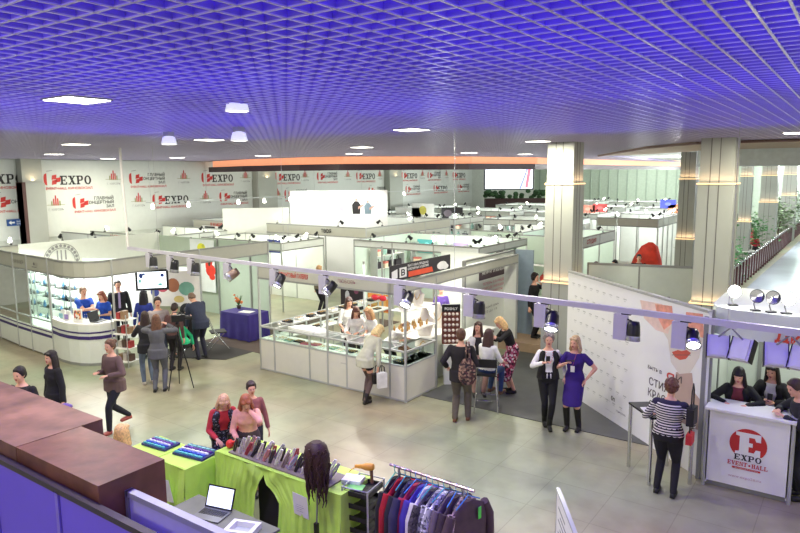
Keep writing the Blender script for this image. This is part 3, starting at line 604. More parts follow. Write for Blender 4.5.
for k in range(4):
    a, b = Vector(rp[k]).to_3d(), Vector(rp[k + 1]).to_3d(); d = (b - a).normalized(); nn = Vector((d.y, -d.x, 0)); L_ = (b - a).length
    m = MB(); m.obx((a + b) / 2 + up * .38, d * (L_ / 2 - .03), nn * .015, (0, 0, .34)); m.obx((a + b) / 2 + nn * .016 + up * .67, d * (L_ / 2 - .03), nn * .004, (0, 0, .015), 1); m.obx((a + b) / 2 + nn * .016 + up * .55, d * (L_ / 2 - .03), nn * .004, (0, 0, .035), 1)
    m.build('counter_panel', [white, purple], t, True)
    m = MB(); m.obx((a + b) / 2 + up * .82, d * (L_ / 2 - .03), nn * .004, (0, 0, .11)); m.obx((a + b) / 2 + up * 1.56, d * (L_ / 2 - .03), nn * .004, (0, 0, .6)); m.build('glass_pane', glass, t, True)
    m = MB(); m.obx((a + b) / 2 + up * .94, d * (L_ / 2), nn * .02, (0, 0, .018)); m.build('rail', alu, t, True)
    m = MB(); m.obx((a + b) / 2 - nn * .3 + up * .72, d * (L_ / 2), nn * .28, (0, 0, .012)); m.build('showcase_floor', white2, t, True)
m = MB(); m.wall(full[:5], .02, .06, .06); m.wall(arc, .0, .07, .05); m.build('plinth_rail', alud, t, True)
m = MB(); m.wall(arc, .07, 1.0, .03); m.build('curved_counter_front', white, t, True)
for z0, z1 in ((.66, .74), (.81, .845)): m = MB(); m.wall([(p[0] + (p[0] + 16) * .01, p[1] - .012) for p in arc], z0, z1, .01); m.build('purple_stripe', purple, t, True)
top = arc + [(-15.55, 8.97), (-15.6, 8.85), (-15.85, 8.72), (-16.3, 8.72), (-16.68, 8.75)]
MB().prism(top, 1.0, 1.04).build('counter_top', white2, t, True)
m = MB(); m.wall([(-20.6, 14.2), (-15.05, 14.2)], 0, 2.5, .03); m.build('back_wall', M('grey_screen', (180, 194, 178), .6, noise=.02), t, True)
for x in (-20.6, -18.75, -17.4, -15.85): MB().bx(x - .02, x + .02, 14.14, 14.2, 0, 2.52).build('post', alud, t, True)
m = MB(); m.wall([(-20.6, 14.2), (-20.6, 9.4)], 0, 2.6, .03); m.build('side_wall', white, t, True)
m = MB()
for k in range(13): a_ = math.pi * k / 12; m.disc((-20.56, 10.65, 1.95), (0, 1, 0), (0, 0, 1), .5 * math.cos(a_), .5 * math.sin(a_), .05, .05, .003, 0, 8)
for r_ in (.42, .56): 
    for k in range(20):
        a_, b_ = math.pi * k / 20, math.pi * (k + 1) / 20; m.sheet((-20.56, 10.65, 1.95), (0, 1, 0), (0, 0, 1), [(r_ * math.cos(a_), r_ * math.sin(a_)), ((r_ + .02) * math.cos(a_), (r_ + .02) * math.sin(a_)), ((r_ + .02) * math.cos(b_), (r_ + .02) * math.sin(b_)), (r_ * math.cos(b_), r_ * math.sin(b_))], .003)
for k in (-.12, .0, .14): m.sheet((-20.56, 10.65, 1.95), (0, 1, 0), (0, 0, 1), [(k - .025, .05), (k + .025, .05), (k + .02, .36), (k - .02, .36)], .003)
m.build('arch_emblem', inkg, t, True)
# inner partition: panels behind the staff, doorway and shelves
m = MB(); m.wall([(-23.0, 9.4), (-17.0, 9.62)], .02, 2.15, .03); m.build('inner_panel', white2, t, True); area('reception_light', (-19.4, 9.0, 2.45), 2.4, 75, (.95, 1, .98), sy=.5)  # bare area lamp added here to brighten the glass shelves
m = MB(); m.wall([(-18.9, 10.4), (-17.6, 11.0), (-16.9, 11.3)], 0, 2.2, .03); m.build('inner_panel', tintg, t, True)
area('reception_light', (-17.2, 9.6, 2.45), 1.5, 110, (.95, 1, .97)); area('reception_light', (-16.5, 12.2, 2.45), 1.5, 55, (.95, 1, .97))
# glass shelves with ornaments on the left part
for k, (x0, x1) in enumerate(((-21.2, -18.8), (-18.6, -17.9), (-17.8, -16.8))):
    t = thing('glass_cabinet', ['leftmost glass display cabinet of the reception stand', 'middle glass display cabinet of the reception stand', 'glass display cabinet beside the curved counter'][k], 'display cabinet', ((x0 + x1) / 2, 9.0, 0))
    m = MB(); m.bx(x0, x1, 8.85, 9.25, 0, .7); m.build('cabinet_base', white, t, True)
    for z in (1.05, 1.35, 1.65, 1.95): MB().bx(x0, x1, 8.85, 9.25, z, z + .01).build('glass_shelf', glass, t, True)
    m = MB()
    for x in (x0, x1):
        for y in (8.85, 9.25): m.bx(x - .012, x + .012, y - .012, y + .012, .7, 2.15)
    m.build('cabinet_frame', alu, t, True)
orn = None; gi = 'small ornaments on the glass shelves of the reception stand'
mt_o = [M('ornament_dark', (60, 62, 70)), M('ornament_silver', (190, 200, 205), .2, .7), M('ornament_blue', (90, 140, 190))]
for (x0, x1) in ((-21.2, -18.8), (-18.6, -17.9), (-17.8, -16.8)):
    for z in (1.06, 1.36, 1.66, .7):
        n = int((x1 - x0) / .17)
        for k in range(n):
            r_ = random.uniform(.02, .045); h_ = random.uniform(.06, .16)
            m = MB(); m.lathe((0, 0, 0), [(0, 0), (r_, 0), (r_ * 1.1, h_ * .4), (r_ * .4, h_ * .8), (r_ * .5, h_), (0, h_)], 8)
            solo('ornament', m, mt_o[(k + int(z * 10)) % 3], (x0 + (k + .5) * (x1 - x0) / n, 9.0 + random.uniform(-.1, .1), z), 'small ornament on a glass shelf of the reception stand', 'ornament', gi)
# counter things: laptop, framed picture, flyers holders, chair back
def laptop(label, loc, rz, open_=100, scr=None, s=1.0):
    t = thing('laptop', label, 'laptop', loc, rz); MB().bx(-.17 * s, .17 * s, -.12 * s, .12 * s, 0, .018).build('keyboard_base', M('laptop_silver', (120, 122, 124), .4, .5), t)
    m = MB()
    for i in range(11):
        for j in range(4): m.bx((-.15 + i * .0275) * s, (-.128 + i * .0275) * s, (-.02 + j * .028) * s, (.002 + j * .028) * s, .018, .021)
    m.build('keys', blackp, t)
    a_ = R(open_); u = Vector((0, -math.cos(a_), math.sin(a_))); n = Vector((0, -math.sin(a_), -math.cos(a_))); c = Vector((0, .12 * s, .018)) + u * (.115 * s)
    MB().obx(c, (.17 * s, 0, 0), u * (.115 * s), n * .006).build('lid', blackp, t)
    if scr: MB().obx(c + n * .007, (.155 * s, 0, 0), u * (.1 * s), n * .001).build('screen', scr, t)
    return t
laptop('silver laptop seen from behind on the curved reception counter', (-15.35, 8.75, 1.04), R(110), 105)
t = thing('picture_frame', 'small framed photo with red print on the curved reception counter', 'picture frame', (-15.85, 8.5, 1.04), R(20)); MB().bx(-.13, .13, -.01, .01, 0, .3).build('frame', white2, t); MB().bx(-.1, .1, -.014, -.01, .04, .26).build('photo', BLOTCH('photo_print', [(200, 80, 70), (230, 220, 210), (120, 100, 90), (236, 170, 90)], 20), t)
for k, (x, y, cc) in enumerate(((-16.45, 8.45, (140, 190, 200)), (-16.2, 8.45, (150, 130, 190)))):
    t = thing('leaflet_holder', ['leaflet holder with teal leaflets on the reception counter', 'leaflet holder with lilac leaflets on the reception counter'][k], 'leaflet holder', (x, y, 1.04), R(10)); MB().add([(-.09, -.06, 0), (.09, -.06, 0), (.09, .06, 0), (-.09, .06, 0), (-.07, .0, .22), (.07, .0, .22), (.07, .02, .22), (-.07, .02, .22)], [(3, 2, 1, 0), (4, 5, 6, 7), (0, 1, 5, 4), (1, 2, 6, 5), (2, 3, 7, 6), (3, 0, 4, 7)]).build('stand', white2, t); MB().bx(-.06, .06, -.075, -.062, .02, .14).build('leaflets', M('leaflet%d' % k, cc), t)
# office chair back seen behind the counter
t = thing('office_chair', 'dark office chair behind the glass left of the curved counter', 'chair', (-16.9, 9.0, 0)); MB().bx(-.24, .24, -.22, .22, .44, .5).build('seat', blackp, t); m = MB(); m.loft([((0, .22, .55), Vector((1, 0, 0)), Vector((0, 1, 0)), .2, .03), ((0, .24, .8), Vector((1, 0, 0)), Vector((0, 1, 0)), .24, .035), ((0, .25, 1.12), Vector((1, 0, 0)), Vector((0, 1, 0)), .16, .03)]); m.build('backrest', blackp, t); m = MB(); m.cyl((0, 0, .08), (0, 0, .44), .03); [m.tube([(0, 0, .1), (.28 * math.cos(q * 1.257), .28 * math.sin(q * 1.257), .04)], .018) for q in range(5)]; m.build('base', blackp, t)
# television on a pole
c = AT(149, 17.2); f = -Vector((c.x, c.y, 0)).normalized(); f = Matrix.Rotation(R(-8), 3, 'Z') @ f; xd = Vector((-f.y, f.x, 0))
t = thing('television', 'black flat television showing a bright picture above the crowd at left', 'television', (c.x, c.y, 0))
z0 = 1.88; MB().obx((c.x, c.y, z0), xd * .41, f * .03, (0, 0, .275)).build('case', blackp, t, True)
MB().obx(Vector((c.x, c.y, z0)) + f * .032, xd * .355, f * .002, (0, 0, .215)).build('screen', M('tv_white', (238, 246, 255), emit=1.6), t, True)
m = MB(); o = Vector((c.x, c.y, z0)) + f * .036
for u, v, ru, rv, mi in ((-.27, .12, .05, .07, 0), (-.3, -.02, .03, .06, 1), (.26, .12, .05, .05, 0), (.2, -.12, .06, .03, 1), (-.2, .16, .04, .03, 0)): m.disc(o, xd, up, u, v, ru, rv, .001, mi, 10)
m.build('screen_picture', [M('tv_navy', (40, 60, 120), emit=.4), M('tv_teal', (90, 170, 160), emit=.5)], t, True)
MB().cyl((c.x - f.x * .06, c.y - f.y * .06, 0), (c.x - f.x * .06, c.y - f.y * .06, 1.9), .03).build('pole', alu, t, True)
# posters on the back wall
poster('tall white poster with a yellow and a large red flower behind the bending man', (-18.1, 14.1, 1.6), -90, 1.25, 1.75, (232, 238, 238), [('d', -.02, .34, .17, .09, (226, 222, 60)), ('d', .06, .38, .06, .04, (190, 190, 60)), ('d', .3, .12, .12, .13, (200, 50, 40)), ('d', .33, -.08, .2, .12, (226, 60, 44)), ('d', .22, .02, .1, .12, (226, 60, 44)), ('d', .28, .05, .05, .05, (60, 40, 30)), ('d', .38, -.2, .12, .06, (226, 60, 44))])
_q = AT(170, 18.3); poster('colourful picture board under the television behind the crowd', (_q.x, _q.y, 1.45), -56, 1.5, 1.0, (232, 226, 220), [('d', -.2, .1, .12, .2, (190, 80, 100)), ('d', 0, .1, .12, .2, (160, 100, 70)), ('d', .25, .0, .15, .2, (120, 170, 150)), ('d', -.35, -.1, .08, .12, (60, 70, 140)), ('d', .1, -.3, .1, .1, (214, 190, 120))])
# spectacles board on the right of the tv
m = MB()
poster('white display board with black sunglasses shapes right of the television', PY(180, 282, 13.2), -60, .9, 1.0, (238, 238, 236), [('d', -.2, .3, .12, .05, (40, 40, 44)), ('d', .12, .2, .12, .05, (40, 40, 44)), ('d', -.1, 0, .12, .05, (40, 40, 44)), ('d', .2, -.1, .12, .05, (40, 40, 44)), ('d', -.15, -.3, .12, .05, (40, 40, 44))])
# tall display rack with goods beside the counter
t = thing('display_rack', 'narrow metal display rack with wares right of the reception counter', 'rack', (-14.55, 8.95, 0), R(15))
m = MB(); [m.cyl((sx, sy, 0), (sx, sy, 1.3), .012, n=6) for sx in (-.22, .22) for sy in (-.2, .2)]; m.build('frame', alu, t)
for z in (.12, .45, .8, 1.15): MB().bx(-.22, .22, -.2, .2, z, z + .012).build('shelf', white2, t)
for i, (z, n) in enumerate(((.132, 3), (.462, 3), (.812, 3), (1.162, 2))):
    for k in range(n):
        cc = [(150, 120, 90), (200, 190, 180), (90, 70, 60), (170, 60, 60)][(i + k) % 4]; q = Matrix.Rotation(R(15), 3, 'Z') @ Vector((-.13 + .13 * k, 0, 0))
        solo('packet', MB().bx(-.05, .05, -.08, .08, 0, .16 + .04 * (k % 2)), M('packet_%d' % ((i + k) % 4), cc), (-14.55 + q.x, 8.95 + q.y, z), 'small packet on the narrow display rack by the reception counter', 'packet', 'packets on the narrow display rack', R(15))
# purple-cloth table
t = thing('draped_table', 'table under a long purple cloth beside the jewellery island', 'table', (-14.3, 12.5, 0), R(0))
m = MB(); m.bx(-.55, .55, -.35, .35, .70, .74); [m.bx(sx - .02, sx + .02, sy - .02, sy + .02, 0, .7) for sx in (-.5, .5) for sy in (-.3, .3)]; m.build('table_frame', alud, t)
m = MB(); ring = []; n = 64
for k in range(n):
    u = k / n * 4; s_ = int(u); fr = u - s_; e = [(-.58, -.38), (.58, -.38), (.58, .38), (-.58, .38), (-.58, -.38)]; ring.append(Vector((e[s_][0] + (e[s_ + 1][0] - e[s_][0]) * fr, e[s_][1] + (e[s_ + 1][1] - e[s_][1]) * fr, 0)))
vs = []
for j, z in enumerate((.76, .74, .5, .25, .03)):
    for k, q in enumerate(ring): w_ = 1 + (0, .0, .03, .05, .07)[j] * (1 + .9 * math.sin(k * 1.3)); vs.append((q.x * w_, q.y * w_, z))
m.add(vs, [(j * n + k, (j + 1) * n + k, (j + 1) * n + (k + 1) % n, j * n + (k + 1) % n) for j in range(4) for k in range(n)], 0, True); m.add(vs[:n], [tuple(range(n))]); m.build('cloth', M('purple_cloth', (50, 36, 116), .7, noise=.12), t)
solo('paper', MB().bx(-.2, .2, -.14, .14, 0, .006), white2, (-14.15, 12.45, .761), 'white sheet of paper lying on the purple cloth', 'paper', None, R(12))
t = thing('flower_pot', 'small orange flower arrangement on the purple cloth table', 'flowers', (-14.7, 12.65, .761)); MB().lathe((0, 0, 0), [(0, 0), (.05, 0), (.07, .1), (.06, .1), (0, .09)], 10).build('pot', M('pot_dark', (60, 50, 46)), t); m = MB(); [m.ell((random.uniform(-.1, .1), random.uniform(-.08, .08), random.uniform(.15, .4)), (.035, .035, .03), n=6, m=4) for _ in range(14)]; m.build('blooms', M('bloom_orange', (226, 130, 70)), t); m = MB(); [m.tube([(0, 0, .08), (random.uniform(-.12, .12), random.uniform(-.1, .1), random.uniform(.2, .42))], .006, 4) for _ in range(14)]; m.build('stems', M('stem_green', (60, 100, 50)), t)
# folding chairs
def folding_chair():
    t = thing('folding_chair', 'metal folding chair with dark seat left of the purple cloth table, nearest the cloth', 'chair', (0, 0, 0))
    MB().bx(-.2, .2, -.2, .2, .44, .47).build('seat', M('chair_pad', (40, 38, 40), .6), t); MB().bx(-.2, .2, .235, .255, .68, .86).build('backrest', M('chair_pad'), t)
    for s_ in (-1, 1):
        MB().tube([(s_ * .22, -.24, 0), (s_ * .22, .1, .45), (s_ * .22, .25, .88)], .013).build('leg', chrome, t); MB().tube([(s_ * .2, .3, 0), (s_ * .2, -.14, .44)], .012).build('leg', chrome, t)
    m = MB(); m.tube([(-.22, .25, .88), (.22, .25, .88)], .013); m.tube([(-.22, -.15, .12), (.22, -.15, .12)], .009); m.build('crossbar', chrome, t); return t
fc = folding_chair(); fc.location = (-13.95, 11.25, .012); fc.rotation_euler.z = R(150)
dup(fc, (-14.7, 10.7, .012), R(200), 'metal folding chair under a dark coat, left of the chair by the purple cloth')
dup(fc, (-14.3, 9.9, .012), R(120), 'metal folding chair at the front of the seats beside the tripod')
m = MB(); m.ell((0, 0, .3), (.28, .16, .22)); m.ell((.08, .05, .55), (.22, .1, .2)); m.ell((-.05, -.02, .12), (.25, .18, .14))
solo('coat', m, M('black_cloth', (24, 24, 28), .9), (-14.7, 10.75, .48), 'black coat heaped on a folding chair behind the tripod', 'coat', None, R(20))

# ================================================================ jewellery island
IX0, IX1, IY = -11.55, -7.36, 10.56
t = thing('jewellery_counter', 'white and glass jewellery counter island with grey header boards in the centre', 'counter', (IX0, IY, 0))
secs = [IX0, -11.08, -9.97, -9.43, -8.89, -7.74, IX1]
def case(t, a, b, ylow=.0, dep=.5, legend=None, inward=1):
    a, b = Vector(a).to_3d(), Vector(b).to_3d(); d = (b - a).normalized(); nn = Vector((d.y, -d.x, 0)); L_ = (b - a).length; c = (a + b) / 2
    MB().obx(c + up * .39, d * (L_ / 2 - .015), nn * .012, (0, 0, .35)).build('lower_panel', M('counter_white', (214, 212, 200), .5, noise=.02), t, True)
    MB().obx(c - nn * (dep / 2) + up * .755, d * (L_ / 2 - .015), nn * (dep / 2), (0, 0, .012)).build('display_floor', white2, t, True)
    m = MB(); m.obx(c + up * .9, d * (L_ / 2 - .02), nn * .003, (0, 0, .135)); m.obx(c - nn * (dep / 2) + up * 1.05, d * (L_ / 2 - .02), nn * (dep / 2 - .02), (0, 0, .003)); m.build('glass_pane', glass, t, True)
    m = MB()
    for z in (.03, .75, 1.05): m.obx(c + up * z, d * (L_ / 2), nn * .018, (0, 0, .018))
    for z in (.75, 1.05): m.obx(c - nn * dep + up * z, d * (L_ / 2), nn * .014, (0, 0, .014))
    for q, g_ in ((a, .018), (b, .0195)): m.obx(q + up * .53, d * g_, nn * g_, (0, 0, .53 + g_ - .018)); m.obx(q - nn * (dep / 2) + up * 1.05, d * (g_ - .004), nn * (dep / 2), (0, 0, g_ - .004)); m.obx(q - nn * dep + up * .53, d * (g_ - .004), nn * (g_ - .004), (0, 0, .53))
    m.build('metal_frame', alu, t, True)
for a, b in zip(secs[:-2], secs[1:-1]): case(t, (a, IY), (b, IY))
case(t, (secs[-2], IY), (secs[-1], IY), dep=1.1); case(t, (IX1, IY), (IX1, IY + 1.15), dep=.38)
for k in range(4): case(t, (IX0, IY + .55 + k * 1.02 + 1.02), (IX0, IY + .55 + k * 1.02))
for x, y, z0 in ((IX0, IY, 0), (-9.43, IY, 0), (-7.74, IY, 0), (IX1, IY, 0), (IX1, IY + 1.15, 0), (-9.9, IY + 1.9, 0), (IX1, 15.7, 0), (IX0, 15.4, 0)): MB().bx(x - .02, x + .02, y - .02, y + .02, z0, 2.5).build('post', alu, t, True)
m = MB(); m.bx(IX0, IX1, IY - .012, IY + .012, 2.22, 2.48); m.bx(IX0, IX1, IY - .022, IY + .022, 2.47, 2.51, 1); m.bx(IX0, IX1, IY - .022, IY + .022, 2.19, 2.23, 1); m.build('header_board', [fasm, alud], t, True)
m = MB(); m.bx(IX1 - .012, IX1 + .012, IY, 15.7, 2.3, 2.48); m.bx(IX1 - .022, IX1 + .022, IY, 15.7, 2.47, 2.51, 1); m.bx(IX1 - .022, IX1 + .022, IY, 15.7, 2.27, 2.3, 1); m.build('header_board', [fasm, alud], t, True)
m = MB(); text(m, 'Ъ. БРИЛЛИАНТОВЫЙ ГАЛЕРЕЯ', (-11.1, IY - .02, 2.31), (1, 0, 0), (0, 0, 1), .1, 1.15, .02, 0); text(m, 'ЛЮБОВЬ', (-9.1, IY - .02, 2.32), (1, 0, 0), (0, 0, 1), .08, .5, 0, 1); text(m, 'ВИТРИНА', (-9.1 + .05, IY - .02, .55), (1, 0, 0), (0, 0, 1), .025, .16, 0, 2); m.build('header_lettering', [red, M('sign_mauve', (150, 110, 120)), inkg], t, True)
# open shelf unit at the right end
for z in (1.42, 1.86):
    m = MB(); m.bx(-7.74, IX1, IY, IY + 1.15, z, z + .012); m.build('glass_shelf', white2, t, True)
# back walls and pictures of the island
m = MB(); m.wall([(-9.7, 15.7), (IX1, 15.7)], 0, 2.45, .03); m.build('back_wall', white, t, True)
area('island_light', (-9.3, 12.4, 2.42), 1.6, 55, (.97, 1, .97)); area('island_light', (-8.4, 14.4, 2.42), 1.4, 38, (1, 1, .97))
poster('orange lit picture on the back wall of the jewellery island', PY(379, 303, 15.6), -90, .85, .55, (236, 160, 80), [('r', 0, .05, .3, .2, (250, 200, 120)), ('r', .3, -.3, .15, .12, (200, 90, 50))])
poster('dark picture board on the back wall left of the orange picture', PY(352, 296, 15.6), -90, .9, .8, (44, 36, 42), [('d', .2, .2, .1, .1, (120, 60, 90)), ('d', -.2, .0, .1, .2, (200, 200, 205))])
solo('ribbon_bow', (lambda m: (m.ell((-.13, 0, .1), (.13, .05, .08)), m.ell((.13, 0, .1), (.13, .05, .08)), m.ell((0, 0, .1), (.04, .06, .05)), m)[-1])(MB()), M('bow_red', (190, 30, 48), .5), tuple(PY(379, 318, 14.0).to_2d()) + (1.18,), 'red bow under the orange picture at the back of the jewellery island', 'bow')
t = thing('cabinet', 'white cabinet under the orange picture at the back of the island', 'cabinet', (-9.0, 14.05, 0)); MB().bx(-.75, .75, -.25, .25, 0, 1.15).build('body', white, t); MB().bx(-.77, .77, -.27, .27, 1.15, 1.18).build('top', white2, t); MB().bx(-.01, .01, -.262, -.25, .05, 1.1).build('door_gap', alud, t)
# jewellery trays and small goods in the cases
gj = 'jewellery trays in the counter island'
trm = [M('tray_white', (240, 240, 236), .6), M('tray_black', (40, 40, 44), .6), M('tray_pink', (206, 110, 140), .5), M('tray_teal', (150, 186, 176), .5)]
def tray(x, y, z, k, rz=0): 
    m = MB(); m.bx(-.11, .11, -.08, .08, 0, .025, 0)
    for i in range(4):
        for j in range(2): m.ell((-.08 + i * .053, -.04 + j * .08, .032), (.014, .014, .012), n=6, m=4, mi=1)
    solo('jewellery_tray', m, [trm[k], M('gold', (214, 170, 90), .3, .9)], (x, y, z), 'small jewellery tray in a glass case of the counter island', 'tray', gj, rz)
for k in range(15): tray(IX0 + .25 + k * .262, IY + .17 + .06 * (k % 2), .768, (0, 0, 3, 1, 2, 2, 0, 3, 0, 1, 0, 3, 0, 0, 1)[k], random.uniform(-.2, .2))
for k in range(9): tray(IX0 + .28, IY + .85 + k * .42, .768, (1, 3, 1, 0, 1, 3, 1, 3, 1)[k], 1.57)
for k in range(9): tray(IX0 + .2 + .0, IY + .7 + k * .42, 1.057, (1, 0, 1, 1, 0, 1, 1, 0, 1)[k], 1.5)
m = MB(); pts = [(-.5, -.15), (-.2, -.2), (.1, -.18), (.45, -.2), (.55, 0), (.4, .16), (0, .2), (-.35, .18)]; m.prism(pts, 0, .05, 0, True)
solo('white_cloth', m, M('cloth_white', (240, 240, 236), .9, bump=.3), (-10.3, IY + .32, 1.056), 'white cloth heap on the glass top at the left of the island', 'cloth')
# gold bottles row, black items, plush stand, bust displays on the right end
for k in range(9): 
    m = MB(); m.lathe((0, 0, 0), [(0, 0), (.022, 0), (.026, .05), (.012, .07), (.012, .1), (0, .1)], 8)
    solo('perfume_bottle', m, M('amber_gold', (206, 160, 90), .3, .3), (-7.7 + .04 * (k % 2), IY + .1 + k * .12, 1.436), 'small amber bottle on the open shelf at the right end of the island', 'bottle', 'amber bottles on the end shelf of the island')
for k in range(8):
    m = MB(); m.lathe((0, 0, 0), [(0, 0), (.022, 0), (.026, .05), (.012, .07), (.012, .1), (0, .1)], 8)
    solo('perfume_bottle', m, M('amber_gold'), (-7.5 + .04 * (k % 2), IY + .1 + k * .12, 1.436), 'small amber bottle on the open shelf at the right end of the island', 'bottle', 'amber bottles on the end shelf of the island')
for k in range(5):
    m = MB(); m.ell((0, 0, .02), (.07, .04, .02)); m.ell((.03, .02, .04), (.03, .05, .02)); solo('hair_clip', m, blackp, (-7.6 + .07 * (k % 3), IY + .15 + k * .2, .768), 'black hair clip in the glass case at the right end of the island', 'hair clip', 'black clips in the end case of the island', k * .7)
def bust(loc, label, rz=0, s=1.0):
    t = thing('bust_display', label, 'display bust', loc, rz); m = MB(); X, Y = Vector((1, 0, 0)), Vector((0, 1, 0))
    m.loft([((0, 0, 0), X, Y, .1 * s, .07 * s), ((0, 0, .12 * s), X, Y, .13 * s, .08 * s), ((0, 0, .24 * s), X, Y, .15 * s, .08 * s), ((0, 0, .3 * s), X, Y, .08 * s, .05 * s), ((0, 0, .42 * s), X, Y, .04 * s, .04 * s)]); m.build('bust', M('bust_cream', (240, 234, 224), .7), t)
    m = MB(); m.tube([(.07 * s, -.085 * s, .27 * s), (.04 * s, -.1 * s, .18 * s), (0, -.105 * s, .14 * s), (-.04 * s, -.1 * s, .18 * s), (-.07 * s, -.085 * s, .27 * s)], .008); m.build('necklace', M('gold'), t)
bust((-7.62, IY + .3, 1.872), 'cream necklace bust on the top shelf at the island corner, nearest the post', 0, 1.0)
bust((-7.55, IY + .75, 1.872), 'cream necklace bust on the top shelf of the island, behind the corner one', .3, .95)
bust((-7.95, IY + 1.6, 1.0), 'large cream display bust behind the right end case of the island', .4, 1.5)
bust((-8.1, IY + 2.4, 1.0), 'large cream display bust farther back behind the end case', .6, 1.4)
t = thing('side_table', 'white display plinth behind the end case of the island', 'plinth', (-8.0, 12.6, 0)); MB().bx(-.3, .3, -.85, .7, 0, .97).build('plinth_body', white, t); MB().bx(-.32, .32, -.87, .72, .97, .999).build('plinth_top', white2, t)
# brown display stand of white discs
c = Vector((-7.25, 12.15, 0)); f = Vector((.6, -.8, 0)).normalized(); xd = Vector((-f.y, f.x, 0))
t = thing('display_stand', 'brown display board with rows of white pads and black header beside the island', 'display stand', tuple(c)); rz = math.atan2(xd.y, xd.x); t.rotation_euler.z = rz
m = MB(); m.bx(-.2, .2, -.03, .03, .9, 1.62); m.build('board', M('board_brown', (110, 58, 46), .6), t); MB().bx(-.2, .2, -.035, .035, 1.62, 1.78).build('header', blackp, t)
m = MB(); text(m, 'POSHLY', (-.14, -.037, 1.66), (1, 0, 0), (0, 0, 1), .06, .28, .02); m.build('header_lettering', M('sign_white'), t)
m = MB(); [m.lathe((-.13 + .087 * i, -.03, .97 + .12 * j), [(0, 0), (.032, 0), (.032, .02), (0, .025)], 10, axis=(0, -1, 0)) for i in range(4) for j in range(6)]; m.build('pads', M('pad_white', (236, 226, 214)), t); m = MB(); m.bx(-.16, .16, -.12, .12, .0, .9); m.build('stand_base', white, t)
t = thing('side_counter', 'white counter with glass top behind the man in the black jacket', 'counter', (-7.35, 13.2, 0)); MB().bx(-.25, .25, -.8, .8, 0, .9).build('body', white, t); MB().bx(-.27, .27, -.82, .82, .9, .93).build('top', white2, t)
# dark banner with the orange stripe on top of the side header
y0, y1 = PX(390, 265, -7.5).y, PX(450, 258, -7.5).y
t = thing('stand_banner', 'dark banner with white writing and an orange red stripe above the island side header', 'banner', (-7.5, 11.0, 2.5))
za = PX(390, 273, -7.5).z; zb = PX(390, 258, -7.5).z
MB().bx(-7.52, -7.49, y0, y1, 2.5, 2.82).build('banner_sheet', M('banner_dark', (50, 46, 52)), t, True)
W_ = y1 - y0; m = MB(); o = Vector((-7.485, y0, 2.5)); yv = Vector((0, 1, 0))
text(m, 'ВЫСТАВКА-ПРОДАЖА', o + yv * (W_ * .26) + up * .24, yv, up, .045, W_ * .34, .02, 0); text(m, 'ЮВЕЛИРНЫХ ИЗДЕЛИЙ', o + yv * (W_ * .26) + up * .17, yv, up, .045, W_ * .34, .02, 0)
m.sheet(o, yv, up, [(W_ * .27, .03), (W_ * .68, .03), (W_ * .66, .14), (W_ * .27, .14)], .001, 1); m.disc(o, yv, up, W_ * .84, .12, W_ * .09, .09, .001, 0); m.disc(o, yv, up, W_ * .9, .08, W_ * .06, .06, .0015, 0)
m.sheet(o, yv, up, [(.03, .03), (W_ * .1, .06), (W_ * .1, .24), (.03, .2)], .001, 0); m.sheet(o, yv, up, [(W_ * .13, .05), (W_ * .24, .05), (W_ * .24, .25), (W_ * .13, .25)], .001, 0); text(m, 'В', o + yv * (W_ * .155) + up * .09, yv, up, .12, W_ * .06, .03, 2, .002)
m.build('banner_lettering', [M('sign_white'), M('sign_orange', (236, 92, 62)), ink], t, True)
m = MB(); m.wall([(-8.3, 12.2), (-8.3, 15.5)], 0, 2.4, .03); 
# inside wall picture board with pink text, right of island
t = thing('poster_wall', 'white panel with a dark heading and pink lines of text beside the makeup corner', 'panel', (-7.75, 13.4, 0))
MB().bx(-7.78, -7.74, 13.6, 16.3, 0, 2.5).build('panel', white, t, True); m = MB(); [m.bx(-7.8, -7.72, y - .03, y + .03, 0, 2.53) for y in (13.6, 16.3)]; m.bx(-7.8, -7.72, 13.6, 16.3, 2.5, 2.54); m.build('frame', alud, t, True)
m = MB(); o = Vector((-7.735, 13.95, 0)); m.sheet(o, yv, up, [(.35, 1.95), (2.1, 1.95), (2.1, 2.26), (.35, 2.26)], .001, 0); text(m, 'ЖЕМЧУГ И КАМЕНЬ', o + yv * .5 + up * 2.08, yv, up, .07, 1.3, 0, 1, .003)
for k, (s_, mi, w_) in enumerate((('ТЕПЕРЬ И В НАШЕМ', 2, 1.3), ('ГОРОДЕ УКРАШЕНИЯ', 2, 1.4), ('РУЧНОЙ РАБОТЫ', 2, 1.1), ('каждый день', 3, .9), ('с 10 до 19', 3, .8))): text(m, s_, o + yv * .55 + up * (1.8 - .12 * k - (.25 if k > 2 else 0)), yv, up, .065, w_, 0, mi, .002)
m.build('printed_text', [M('heading_plum', (70, 52, 60)), M('sign_white'), M('sign_rose', (220, 120, 140)), inkg], t, True)
a = Vector((-7.7, 16.35, 0)); tag(MB().bx(-7.72, -7.2, 16.33, 16.38, 0, 2.55).build('end_panel', M('blue_grey_panel', (150, 168, 182), .6)), 'narrow blue grey end panel right of the pink text panel', 'panel')
